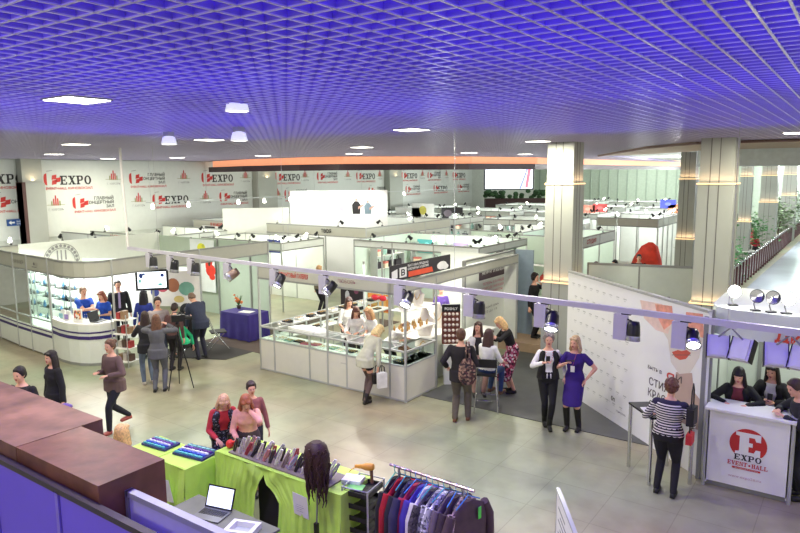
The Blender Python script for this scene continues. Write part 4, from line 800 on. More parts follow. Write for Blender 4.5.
# shelves with boxes behind the end panel
t = thing('shelf_unit', 'white shelves with a red item behind the blue grey end panel', 'shelves', (-7.55, 18.0, 0)); m = MB(); [m.bx(x - .015, x + .015, -.15, .15, 0, 2.1) for x in (-.6, .6)]; m.build('side_frames', alu, t)
for z in (.4, .9, 1.4, 1.9): MB().bx(-.6, .6, -.15, .15, z, z + .015).build('shelf', white2, t)
for i in range(3): solo('crate', (lambda m: (m.bx(-.14, .14, -.1, .1, 0, .18), m.bx(-.12, .12, -.08, .08, .175, .183), m)[-1])(MB()), M('crate_wood', (206, 176, 140)), (-7.9 + .35 * i, 18.0, .415), 'small wooden crate on the lower shelf behind the end panel', 'crate', 'wooden crates behind the end panel')
solo('red_bag', (lambda m: (m.ell((0, 0, .12), (.12, .08, .12)), m.tube([(-.06, 0, .2), (0, 0, .32), (.06, 0, .2)], .01), m)[-1])(MB()), M('bag_red', (206, 60, 54)), (-7.6, 18.0, 1.415), 'red bag on the shelf behind the blue grey end panel', 'bag')

# ================================================================ slanted poster wall
A_ = Vector((-4.98, 13.02, 0)); B_ = Vector((-1.80, 10.28, 0)); d = (B_ - A_).normalized(); n_ = Vector((d.y, -d.x, 0)); n_ = n_ if n_.dot(-A_) > 0 else -n_
L_ = (B_ - A_).length; HZ = 2.57
t = thing('slanted_wall', 'long slanted white poster wall with a printed face and small logos', 'display wall', (A_.x, A_.y, 0))
MB().obx((A_ + B_) / 2 + up * (HZ / 2) - n_ * .06, d * (L_ / 2), n_ * .03, (0, 0, HZ / 2)).build('wall_board', M('posterwall_white', (244, 245, 242), .5, noise=.01), t, True)
m = MB(); m.obx((A_ + B_) / 2 + up * HZ - n_ * .06, d * (L_ / 2), n_ * .045, (0, 0, .02)); m.build('top_rail', alu, t, True)
for k in range(5): q = A_ + d * (L_ * k / 4); MB().cyl((q.x - n_.x * .12, q.y - n_.y * .12, 0), (q.x - n_.x * .12, q.y - n_.y * .12, HZ + .03), .022, n=8).build('post', alud, t, True)
# the flat image
o = A_ - n_ * .028
def WPt(px, py):                                       # pixel -> (u along wall, height)
    r_ = ray(px, py); E_ = Vector((0, 0, EYE)); t_ = (o - E_).dot(n_) / r_.dot(n_); q = E_ + r_ * t_; return ((q - o).dot(d), q.z)
cx0, cz0 = WPt(683, 350)
m = MB(); F = lambda *p: [WPt(*q) for q in p]
PR = [M('face_pale', (226, 218, 206), .6, noise=.01), M('lips_red', (206, 92, 76), .6), M('peach', (232, 160, 136), .6, noise=.2, scale=10), M('peach_light', (236, 208, 194), .6, noise=.1, scale=8), M('shade_rose', (196, 170, 156), .6, noise=.02), M('print_grey', (206, 208, 204), .6), M('print_charcoal', (92, 84, 84), .6), M('print_rose_red', (204, 74, 70), .6), M('brow_dark', (120, 96, 90), .6)]
m.sheet(o, d, up, F((655, 318), (668, 340), (671, 362), (679, 374), (690, 373), (699, 358), (703, 340), (703, 318)), .0006, 0)          # face
m.sheet(o, d, up, F((676, 372), (692, 373), (694, 392), (702, 402), (702, 432), (676, 420), (664, 404), (674, 388)), .0004, 4)
m.sheet(o, d, up, F((640, 300), (662, 304), (672, 322), (668, 334), (656, 330), (644, 318)), .001, 3)
m.sheet(o, d, up, F((655, 304), (672, 306), (674, 322), (664, 330), (658, 318)), .0014, 2)
m.sheet(o, d, up, F((686, 312), (703, 314), (704, 338), (696, 336), (686, 328)), .0014, 2)
m.sheet(o, d, up, F((672, 352), (678, 350), (682, 351), (687, 350), (691, 353), (686, 359), (680, 360), (675, 357)), .002, 1)
m.sheet(o, d, up, F((672, 354.6), (691, 354.8), (691, 355.4), (672, 355.2)), .0026, 8)
m.sheet(o, d, up, F((686, 333), (698, 331), (699, 334), (687, 335.5)), .0018, 8)
m.sheet(o, d, up, F((688, 338), (697, 337), (698, 341), (690, 342)), .0018, 8)
m.sheet(o, d, up, F((679, 344), (685, 344), (686, 346), (678, 346.5)), .0018, 4)
def wt(s_, px, py, hpx, wpx, mi):                     # line of print whose lower left is at a pixel
    u, z = WPt(px, py); u2, z2 = WPt(px + wpx, py); hh = (WPt(px, py - hpx)[1] - z) * .85; text(m, s_, o + d * u + up * z, d, up, hh, abs(u2 - u), .01, mi, .003)
wt('БЫТЬ В', 648, 368, 4, 14, 6); wt('СТИЛ', 649, 384, 9, 20, 6); wt('Я', 666, 383, 14, 8, 7); wt('И', 676, 381, 8, 6, 6); wt('КРАС', 648, 395, 9, 18, 6); wt('ОТЫ', 649, 406, 8, 12, 6); wt('100%', 672, 412, 8, 16, 7)
for r_ in range(9):                                    # faint repeated marks on the left half
    for k in range(9):
        u = .18 + k * .23 + (.11 if r_ % 2 else 0); z = .35 + r_ * .25
        if u < 2.25: m.sheet(o, d, up, [(u, z), (u + .1, z), (u + .1, z + .022), (u, z + .022)], .001, 5); m.sheet(o, d, up, [(u + .02, z - .03), (u + .08, z - .03), (u + .08, z - .02), (u + .02, z - .02)], .001, 5)
u, z = WPt(612, 398); m.disc(o, d, up, u, z, .03, .045, .002, 6); m.disc(o, d, up, u + .01, z, .02, .03, .003, 5); text(m, 'п', o + d * (u + .03) + up * (z - .04), d, up, .08, .06, .03, 6, .002)
text(m, 'СПОНСОР ПОКАЗА', o + d * (u - .35) + up * (z - .1), d, up, .03, .3, 0, 5, .002); text(m, 'студия красоты', o + d * (u + .15) + up * (z - .2), d, up, .04, .3, .01, 6, .002); text(m, 'www.style.ru', o + d * (u - .2) + up * (z - .28), d, up, .03, .3, 0, 5, .002)
m.build('printed_image', PR, t, True)

# ================================================================ info desk (right)
t = thing('info_desk', 'white info desk with the round red EXPO EVENT HALL emblem', 'desk', (-1.7, 10.14, 0))
X0, X1, Y0, DZ = -1.70, -.60, 10.14, 1.17
MB().bx(X0 + .02, X1 - .02, Y0, Y0 + .02, .09, DZ - .02).build('front_panel', white2, t, True); MB().bx(X0, X1, Y0 + .06, Y0 + .1, .0, .08).build('kick_panel', alud, t, True)
for x in (X0, X1): MB().cyl((x, Y0 + .01, 0), (x, Y0 + .01, DZ), .027, n=8).build('post', alu, t, True)
MB().bx(X0 + .02, X0 + .04, Y0, Y0 + .5, .05, DZ).build('side_panel', white2, t, True); MB().bx(X1 - .04, X1 - .02, Y0, Y0 + .5, .05, DZ).build('side_panel', white2, t, True)
MB().bx(X0 - .02, X1 + .03, Y0 - .05, Y0 + .5, DZ, DZ + .035).build('desk_top', white2, t, True)
m = MB(); o = Vector((X0 + .3, Y0 - .004, 0)); xd = Vector((1, 0, 0)); cx, cz, rx, rz_ = .26, .745, .24, .23
m.disc(o, xd, up, cx, cz, rx, rz_, 0, 0, 32)
o2 = o + Vector((cx - .16, -.0015, cz - .16)); E_ = [[(0, 0), (.32, 0), (.32, .1), (.26, .1), (.24, .05), (.17, .05), (.17, .13), (.22, .13), (.22, .19), (.17, .19), (.17, .27), (.24, .27), (.26, .22), (.32, .22), (.32, .33), (0, .33), (0, .28), (.05, .27), (.05, .05), (0, .04)]]
for pl in E_: m.sheet(o2, xd, up, [(p[0], p[1] + .0) for p in pl], 0, 1)
m.sheet(o, xd, up, [(cx - .2, cz - .25), (cx + .2, cz - .25), (cx + .2, cz - .155), (cx - .2, cz - .155)], .002, 1)
slab(m, 'EXPO', o + Vector((cx - .17, -.004, cz - .245)), xd, up, .085, .36, 2); slab(m, 'EVENT*HALL', o + Vector((cx - .25, -.003, cz - .335)), xd, up, .062, .52, 0)
m.sheet(o, xd, up, [(cx - .18, cz - .385), (cx + .17, cz - .385), (cx + .18, cz - .37), (cx + .17, cz - .355), (cx - .18, cz - .355), (cx - .19, cz - .37)], .001, 0); text(m, 'ВЫСТАВОЧНЫЙ КОМПЛЕКС', o + Vector((cx - .15, -.003, cz - .378)), xd, up, .014, .3, 0, 1)
text(m, 'www.expo26.ru', o + Vector((cx - .23, -.003, cz - .52)), xd, up, .04, .42, 0, 3)
m.build('emblem', [red, white2, ink, M('sign_faded', (206, 170, 168))], t, True)
# the stand round the desk
t = thing('info_stand', 'white rounded info stand with red header letters at the right edge', 'exhibition stand', (-1.8, 10.4, 0))
w2 = M('stand_white', (218, 226, 216), .55, noise=.02)
MB().bx(-1.9, 1.2, 12.4, 12.43, 0, 2.45).build('back_wall', w2, t, True); MB().bx(-1.82, -1.79, 10.32, 12.4, 0, 2.45).build('side_wall', w2, t, True)
for (x, y) in ((-1.8, 10.3), (-1.8, 11.4), (-1.3, 12.38), (.2, 12.38)): MB().bx(x - .03, x + .03, y - .03, y + .03, 0, 2.5).build('post', alud, t, True)
hp = [(-1.8, 11.3), (-1.8, 10.75), (-1.72, 10.5), (-1.5, 10.36), (-1.2, 10.3), (1.4, 10.3)]
m = MB(); m.wall(hp, 2.22, 2.6, .03); m.build('header_board', w2, t, True)
m = MB(); m.prism([(p[0], p[1]) for p in hp] + [(1.4, 12.4), (-1.8, 12.4)], 2.6, 2.63); m.build('canopy', w2, t, True)
m = MB(); text(m, 'ДИРЕКЦИЯ', (-.92, 10.28, 2.26), (1, 0, 0), (0, 0, 1), .15, 1.25, .03); m.build('header_lettering', M('sign_orange_red', (214, 74, 50)), t, True)
area('info_stand_light', (-.9, 11.5, 2.5), .9, 16, (.96, 1, .95))
# flood lamps standing on the canopy
for k, (px, py, lit) in enumerate(((733, 297, 1), (752, 306, 0), (768, 308, 0), (783, 311, 1))):
    q = P(px, py + 8, 2.64); q.y = max(q.y, 10.42); t = thing('flood_lamp', ['glaring lit flood lamp at the left end of the info stand canopy', 'unlit round flood lamp on the info stand canopy, second from left', 'unlit round flood lamp on the info stand canopy, third from left', 'glaring lit flood lamp at the right end of the row on the info stand canopy'][k], 'spotlight', (q.x, q.y, 2.63), YAW)
    MB().bx(-.06, .06, -.04, .04, 0, .02).build('foot', blackp, t); MB().tube([(0, 0, .02), (0, .05, .09), (0, .02, .15)], .01).build('bracket', alud, t)
    m = MB(); m.lathe((0, .04, .2), [(0, 0), (.05, 0), (.065, .05), (.1, .1), (.092, .1)], 16, axis=(-.15, -1, .25)); m.build('lamp_housing', M('lamp_gunmetal', (92, 94, 96), .4, .3), t)
    m = MB(); m.lathe((0, .04, .2), [(0, .082), (.09, .094)], 16, axis=(-.15, -1, .25)); m.build('lamp_glass', M('lamp_hot', (255, 252, 240), emit=30) if lit else chrome, t)
    if lit: v = AT(px, 1); point('flood_glow', (q.x + .02, q.y - .12, 2.82), 6, (1, .98, .9), .05)
# high table in front of the poster wall
t = thing('high_table', 'high table with a black top and chrome legs in front of the poster wall', 'table', (-2.2, 9.9, 0))
a, b, c_ = P(624, 417, 1.05), P(652, 437, 1.05), P(699, 434, 1.05); e = a + (c_ - b)
m = MB(); 
q0 = Vector((-2.82, 10.12, 0)); q1 = Vector((-2.35, 9.62, 0)); q2 = Vector((-1.82, 10.02, 0)); q3 = q0 + q2 - q1
m.prism([(p.x, p.y) for p in (q1, q2, q3, q0)], 1.02, 1.05); m.build('table_top', M('black_top', (30, 30, 30), .25), t, True)
for p in (q0, q1, q2, q3): ctr = (q0 + q2) / 2; p_ = p + (ctr - p) * .08; MB().cyl((p_.x, p_.y, 0), (p_.x, p_.y, 1.02), .028, n=10).build('leg', chrome, t, True)
solo('papers', MB().bx(-.12, .12, -.09, .09, 0, .012), white2, (-2.45, 9.95, 1.051), 'white papers on the high table in front of the striped woman', 'paper', None, .6)
# ================================================================ ceiling fittings
lab = {0: 'square recessed ceiling panel nearest the left edge, in the violet grid', 1: 'square recessed ceiling panel above the centre of the hall', 2: 'square recessed ceiling panel just left of the left big column'}
t0 = None
def ceil_panel(loc, label, group):
    t = thing('ceiling_panel', label, 'ceiling light', loc, 0, group); MB().bx(-.205, .205, -.205, .205, 0, .05).build('frame', alud, t); MB().bx(-.19, .19, -.19, .19, -.006, 0).build('diffuser', M('panel_glow', (255, 250, 235), emit=7), t); return t
for i, (x, y) in enumerate(PANELS):
    l = lab.get(i, 'square recessed ceiling panel in the open grid ceiling'); g_ = None if i in lab else 'recessed panels of the grid ceiling'
    if t0 is None: t0 = ceil_panel((x, y, CZ - .01), l, g_)
    else:
        q = dup(t0, (x, y, CZ - .01), 0, l, g_)
def highbay(px, py, z, label):
    q = P(px, py, z); t = thing('high_bay_lamp', label, 'ceiling lamp', (q.x, q.y, z))
    m = MB(); m.cyl((0, 0, .1), (0, 0, CZ - z), .006); m.build('rod', alu, t); MB().bx(-.055, .055, -.055, .055, .07, .13).build('ballast', alu, t)
    m = MB(); m.lathe((0, 0, 0), [(.04, .07), (.085, .055), (.1, .0), (.112, -.05), (.102, -.05), (.085, 0)], 16); m.build('reflector', M('lamp_shade_clear', (232, 236, 240), .3, emit=.55), t)
    m = MB(); m.lathe((0, 0, 0), [(0, -.035), (.1, -.048)], 16); m.build('bulb', lampw, t); spot('high_bay_light', (q.x, q.y, z - .06), (q.x, q.y, 0), 60, (1, .98, .92), 120)
highbay(169, 141, 5.1, 'round high bay lamp hanging under the grid, the left of the pair'); highbay(239, 137, 5.1, 'round high bay lamp hanging under the grid, the right of the pair')
highbay(237, 106, 5.24, 'small bright round lamp sunk in the grid above the right high bay lamp')

# ================================================================ tracks with luminaires
lav = M('track_lavender', (216, 212, 226), .35, .3, noise=.03)
ta, tb = Vector((-14.31, 9.01, 2.9)), Vector((1.2, 8.18, 2.84)); td = (tb - ta).normalized(); tn = Vector((td.y, -td.x, 0))
t = thing('light_track', 'long pale light track crossing the hall from the vertical cable to the right edge', 'light track', tuple(ta))
MB().obx((ta + tb) / 2, td * ((tb - ta).length / 2), tn * .026, (0, 0, .036)).build('rail', lav, t, True)
m = MB(); m.tube([(ta.x, ta.y, 2.9), (ta.x, ta.y, 3.5), (ta.x - .05, ta.y, 4.6), (ta.x - .06, ta.y, CZ + .3)], .03, 6); m.build('feed_cable', M('cable_white', (232, 228, 224)), t, True)
for px in (158, 285, 456, 724):
    best = min([ta + td * (s * .1) for s in range(156)], key=lambda q: abs((400 + F_PX * (q - cam.matrix_world.translation).dot(_r) / (q - cam.matrix_world.translation).dot(_f)) - px))
    MB().cyl(tuple(best), (best.x, best.y, CZ + .3), .004, n=5).build('hanger_wire', alu, t, True)
def track_at(px): return min([ta + td * (s * .02) for s in range(780)], key=lambda q: abs((400 + F_PX * (q - Vector((0, 0, EYE))).dot(_r) / (q - Vector((0, 0, EYE))).dot(_f)) - px))
def luminaire(px, label, kind, aim, s=1.0, bright=0, power=40, hc=blackp, rz=None):
    s *= 1.45; q = track_at(px); rz = math.atan2(td.y, td.x) if rz is None else rz
    t = thing('track_spotlight', label, 'spotlight', (q.x, q.y, q.z - .022), rz)
    MB().bx(-.06, .06, -.02, .02, -.03, 0).build('track_adapter', blackp if kind != 'flood' else lav, t)
    if kind == 'can':
        MB().bx(-.15, .02, -.04, .04, -.36, -.03).build('gear_box', lav, t)
        ax = Vector(aim).normalized(); c = Vector((.075 * s, 0, -.17 * s)); MB().tube([(.0, 0, -.08), (.05 * s, 0, -.1), tuple(c - ax * .02)], .012).build('bracket', blackp, t)
        m = MB(); m.lathe(c, [(0, -.09 * s), (.05 * s, -.088 * s), (.06 * s, -.05 * s), (.066 * s, .05 * s)], 16, axis=ax); m.build('housing', hc, t)
        m = MB(); m.lathe(c, [(.066 * s, .05 * s), (.07 * s, .1 * s), (.062 * s, .1 * s), (.055 * s, .06 * s)], 16, axis=ax); m.build('front_ring', M('ring_silver', (196, 198, 210), .25, .7), t)
        m = MB(); m.lathe(c, [(0, .07 * s), (.06 * s, .085 * s)], 16, axis=ax); m.build('lens', M('lens_hot', (255, 252, 240), emit=18) if bright else chrome, t)
        if power:
            rotm = Matrix.Rotation(rz, 3, 'Z'); w_ = Vector((q.x, q.y, q.z - .022)) + rotm @ (c + ax * .16 * s); spot('track_light', w_, w_ + rotm @ ax, power, (1, 1, .95), 75)
    else:
        for dx, yw in ((-.13, .5), (.13, -.45)):
            rr = Matrix.Rotation(yw * .5, 3, 'Z') @ Matrix.Rotation(R(-28), 3, 'X'); c = Vector((dx, 0, -.27)); m = MB()
            m.obx(c, rr @ Vector((.115, 0, 0)), rr @ Vector((0, .05, 0)), rr @ Vector((0, 0, .13))); m.obx(c + rr @ Vector((0, -.055, 0)), rr @ Vector((.085, 0, 0)), rr @ Vector((0, .01, 0)), rr @ Vector((0, 0, .115))); m.build('flood_body', M('flood_silver', (226, 224, 228), .45, .2), t)
            m = MB(); m.obx(c + rr @ Vector((.12, 0, 0)), rr @ Vector((.006, 0, 0)), rr @ Vector((0, .055, 0)), rr @ Vector((0, 0, .135))); m.obx(c + rr @ Vector((-.12, 0, 0)), rr @ Vector((.006, 0, 0)), rr @ Vector((0, .055, 0)), rr @ Vector((0, 0, .135))); m.build('end_cap', blackp, t)
        MB().tube([(-.13, 0, -.15), (0, 0, -.02), (.13, 0, -.15)], .012).build('yoke', alud, t)
cx_ = lambda a, b, c: (a, b, c)
luminaire(150, 'first track spotlight from the left, above the television', 'can', (.1, -.1, -1), 1.0, 0, 0)
luminaire(171, 'second track spotlight from the left, right above the television corner', 'can', (-.1, -.1, -1), 1.0, 0, 0)
luminaire(192, 'third track spotlight from the left, above the bending man in the dark suit', 'can', (.1, -.2, -1), 1.0, 0, 0)
brz = M('lamp_brown', (120, 96, 84), .5)
luminaire(229, 'track spotlight with a brownish head glowing white before the grey screen panel', 'can', (-.35, -.75, -.5), 1.0, 1, 25, brz)
luminaire(276, 'lit track spotlight above the left corner of the jewellery island', 'can', (-.05, -.6, -.8), .95, 1, 25)
luminaire(326, 'lit track spotlight over the left half of the jewellery island', 'can', (-.3, -.7, -.7), .95, 1, 25)
luminaire(402, 'lit track spotlight over the right half of the jewellery island', 'can', (.1, -.7, -.7), .95, 1, 25)
luminaire(474, 'track spotlight pointing straight down above the makeup corner', 'can', (0, -.1, -1), .95, 0, 20)
luminaire(546, 'glaring track spotlight above the woman in the black vest', 'can', (.15, -.62, -.8), 1.0, 1, 30)
luminaire(626, 'track spotlight pointing straight down before the slanted poster wall', 'can', (0, -.1, -1), .9, 0, 20)
luminaire(686, 'glaring track spotlight in front of the printed face', 'can', (.25, -.75, -.6), .85, 1, 25)
luminaire(731, 'double violet floodlight on the track above the info desk, the left one', 'flood', (0, 0, -1), 1)
luminaire(792, 'double violet floodlight above the info desk, the one at the right picture edge', 'flood', (0, 0, -1), 1)
# second track, farther back
z2 = 3.52; a, b = Vector((-23.9, 16.0, z2)), Vector((-23.9, 42.0, z2))
t = thing('light_track', 'thin distant light track running along the banner wall', 'light track', tuple(a)); MB().obx((a + b) / 2, Vector((0, 13, 0)), Vector((.02, 0, 0)), (0, 0, .02)).build('rail', alu, t, True)
m = MB(); [m.cyl((-23.9, y, z2), (-23.9, y, CZ), .008, n=5) for y in (16.2, 19, 22, 26, 30, 36, 41)]; m.build('hanger_wire', alu, t, True)
tp = None
for px in (152, 188, 238, 264, 290, 404):
    d_ = ray(px, 195); y = d_.y * (-23.9 / d_.x)
    if tp is None:
        tp = thing('track_spotlight', 'small white spotlight on the distant track along the banner wall', 'spotlight', (-23.9, y, z2), 0, 'white spotlights on the distant track'); MB().bx(-.03, .03, -.05, .05, -.06, -.02).build('track_adapter', white2, tp); m = MB(); m.lathe((0, 0, -.15), [(0, -.1), (.05, -.1), (.08, .1), (.07, .1), (0, .09)], 12, axis=(.7, -.5, -.6)); m.build('lamp_head', lampw, tp)
    else: dup(tp, (-23.9, y, z2))

# ================================================================ passage at the right: railing, pale floor, cafe
tag(MB().prism([(-3.7, 27.2), (2, 27.2), (2, 62), (-3.4, 62)], .0, .02).build('passage_carpet', M('pale_glossy_floor', (206, 216, 228), .15, noise=.12, scale=.6)), 'pale shiny floor strip beside the railing at the right', 'floor covering')
t = thing('railing', 'chrome and dark red railing receding at the right beyond the nearest right column', 'railing', (-3.8, 27.4, 0))
MB().tube([(-3.95, 27.2, 1.0), (-3.95, 60, 1.0)], .03).build('handrail', chrome, t, True); MB().tube([(-3.95, 27.2, .15), (-3.95, 60, .15)], .02).build('lower_rail', chrome, t, True)
k = 0; y = 27.3
while y < 58:
    MB().bx(-3.99, -3.91, y - .05, y + .05, .0, .95).build('baluster', M('rail_maroon', (96, 56, 62), .4), t, True); y += .8; 
t2 = MB(); yy = 27.3
while yy < 58: t2.ell((-3.95, yy, 1.04), (.05, .05, .05), n=8, m=6); t2.cyl((-3.95, yy + .4, .15), (-3.95, yy + .4, 1.0), .02, n=6); yy += .8
t2.build('rail_knobs', chrome, t, True)
def bush(label, c, r_, n, colr, pot=True, group=None):
    t = thing('potted_bush', label, 'plant', tuple(c), 0, group); rnd = random.Random(int(c[1] * 100)); m = MB()
    for _ in range(n):
        v = Vector((rnd.gauss(0, .45), rnd.gauss(0, .45), rnd.gauss(0, .4))) * r_; s_ = rnd.uniform(.05, .12) * r_ * 1.2; a_ = rnd.uniform(0, 6.3); e = Vector((math.cos(a_), math.sin(a_), rnd.uniform(-.6, .6))) * s_; p_ = Vector((-math.sin(a_), math.cos(a_), rnd.uniform(-.4, .4))) * s_ * .6
        q = v + Vector((0, 0, r_ * 1.25)); m.add([q - e, q + p_, q + e, q - p_], [(0, 1, 2, 3)])
    m.build('foliage', M('leaf_%d' % colr[1], colr, .7, noise=.35, scale=12), t)
    m = MB(); [m.tube([(0, 0, .2), (rnd.uniform(-.3, .3) * r_, rnd.uniform(-.3, .3) * r_, r_ * 1.3)], .015, 5) for _ in range(6)]; m.build('stems', M('stem_brown', (84, 66, 46)), t)
    if pot: MB().lathe((0, 0, 0), [(0, 0), (.16 * r_ + .05, 0), (.22 * r_ + .06, .35), (.2 * r_ + .05, .35), (0, .3)], 12).build('pot', M('planter_white', (210, 206, 196)), t)
bush('leafy green shrub right of the nearest right column, where the railing begins', (-4.9, 29.0, 0), 1.0, 900, (78, 140, 78)); bush('low leafy shrub behind the near shrub beside the railing', (-5.1, 31.9, 0), .85, 700, (86, 146, 84))
bush('grey green bush above the cafe seats beside the railing', (-5.0, 38.5, .4), .95, 800, (120, 146, 108)); bush('round grey green bush farthest along the railing, near the right edge', (-4.5, 47.5, .3), 1.2, 800, (130, 150, 116)); bush('dark bush at the far end of the railing', (-4.4, 54.0, .8), 1.1, 600, (96, 110, 90))
# cafe chairs and tables: pink
def cafe_chair(loc, rz, label):
    t = thing('cafe_chair', label, 'chair', loc, rz); MB().bx(-.25, .25, -.25, .25, .42, .52).build('seat', M('seat_pink', (210, 70, 100), .6), t); m = MB(); m.loft([((0, .24, .5), Vector((1, 0, 0)), Vector((0, 1, 0)), .26, .05), ((0, .28, 1.0), Vector((1, 0, 0)), Vector((0, 1, 0)), .22, .04)]); m.build('backrest', M('seat_pink'), t)
    for sx in (-.2, .2):
        for sy in (-.2, .2): MB().cyl((sx, sy, 0), (sx, sy, .42), .018, n=6).build('leg', chrome, t)
cafe_chair((-5.9, 33.4, 0), R(200), 'pink cafe chair nearest the shrub at the right passage'); cafe_chair((-5.2, 34.4, 0), R(160), 'pink cafe chair just behind the nearest one, by the railing'); cafe_chair((-5.3, 44.5, 0), R(180), 'pink cafe chair below the round bush'); cafe_chair((-5.9, 46.5, 0), R(170), 'pink cafe chair farthest back in the cafe')
for k, (x, y) in enumerate(((-4.9, 35.9), (-6.2, 42.5))):
    t = thing('cafe_table', ['white cafe table beside the near pink chairs', 'white cafe table beside the far pink chairs'][k], 'table', (x, y, 0)); MB().cyl((0, 0, .72), (0, 0, .76), .6, n=24).build('table_top', white2, t); MB().cyl((0, 0, .02), (0, 0, .72), .04).build('pedestal', chrome, t); MB().cyl((0, 0, 0), (0, 0, .02), .25, n=16).build('foot', chrome, t)
tag(MB().bx(-10.5, -7.5, 52, 52.3, 0, 1.6).build('bar_counter', M('dark_slate', (60, 66, 66), .5)), 'dark bar counter between the distant passage columns', 'counter')
tag(MB().bx(-7.3, -7.0, 44, 44.3, 0, 3.0).build('dark_pillar', M('dark_slate')), 'narrow dark upright left of the distant passage columns', 'pillar')
point('passage_light', (-1.5, 30, 4.7), 520, (.9, .97, 1), .6); point('passage_light', (-4.0, 44, 4.7), 760, (.95, .98, 1), .6); point('passage_light', (-8, 36, 4.7), 380, (1, 1, .97), .6); point('passage_light', (-3, 56, 4.6), 700, (.95, .98, 1), .6)
# reddish drape on a chair seen over the low partition
q = AT(648, 24.5); t = thing('draped_chair', 'tall chair under a bright red cloth between the two big columns', 'chair', (q.x, q.y, 0)); X, Y = Vector((1, 0, 0)), Vector((0, 1, 0))
m = MB(); m.loft([((0, 0, .05), X, Y, .75, .5), ((0, 0, .8), X, Y, .66, .45), ((.05, 0, 1.4), X, Y, .5, .32), ((.12, 0, 1.85), X, Y, .3, .2), ((.15, 0, 2.0), X, Y, .08, .06)], 20); m.build('cloth', M('drape_red', (222, 62, 40), .7, noise=.15), t); m = MB(); [m.cyl((sx, sy, 0), (sx, sy, .5), .02) for sx in (-.3, .3) for sy in (-.2, .2)]; m.build('leg', alu, t)

# ================================================================ foreground: wardrobes, wall panels with violet light painted in
br = M('brown_leatherette', (112, 72, 54), .38, noise=.3, scale=5.0, bump=.2)
t = thing('brown_cabinet', 'long brown box cabinet with a scuffed top in the lower left corner', 'cabinet', (-3.99, 2.42, 0))
MB().bx(-5.06, -3.96, 2.17, 2.67, 0, 2.6).build('body', br, t, True)
t = thing('brown_cabinet', 'wider brown box cabinet reaching the left picture edge, behind the corner one', 'cabinet', (-6.5, 2.5, 0))
MB().bx(-8.6, -5.07, 2.17, 2.86, 0, 2.6).build('body', M('brown_leatherette_dull', (118, 84, 66), .5, noise=.42, scale=3.4, bump=.25), t, True)
vp = M('violet_lit_panel', (112, 92, 206), .75, noise=.05, scale=1.2)  # violet light put into the colour of white stand panels
t = thing('violet_lit_wall', 'stand wall of framed panels, violet light painted in, along the bottom left corner', 'wall panel', (-4.6, 2.1, 0))
xs = [-7.3, -6.3, -5.33, -4.38, -3.28, -2.3]
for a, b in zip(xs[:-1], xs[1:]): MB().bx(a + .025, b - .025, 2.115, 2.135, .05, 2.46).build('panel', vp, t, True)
for a in xs: MB().bx(a - .02, a + .02, 2.1, 2.15, 0, 2.47).build('post', M('violet_lit_post', (128, 110, 206), .4, .2), t, True)  # posts carry the violet light in their colour too
m = MB(); m.bx(xs[0], xs[-1], 2.1, 2.15, 2.46, 2.5); m.build('top_rail', M('dark_rail', (70, 62, 72), .35, .5), t, True)
t = thing('pale_wall', 'pale stand wall panel, violet light painted in, with a silver rail beside the brown cabinet', 'wall panel', (-3.4, 2.37, 0))
MB().bx(-3.92, -1.9, 2.36, 2.38, .05, 2.46).build('panel', M('lavender_lit_panel', (196, 192, 222), .6), t, True); MB().bx(-3.94, -1.9, 2.345, 2.4, 2.46, 2.5).build('top_rail', alu, t, True); MB().bx(-3.95, -3.92, 2.345, 2.4, 0, 2.5).build('post', alud, t, True)  # lavender stands in for violet light on a white panel
m = MB(); q = Vector((-3.3, 2.35, 2.2)); m.bx(-3.50, -3.46, 2.35, 2.36, 2.16, 2.33); m.build('red_sticker', red, t, True)

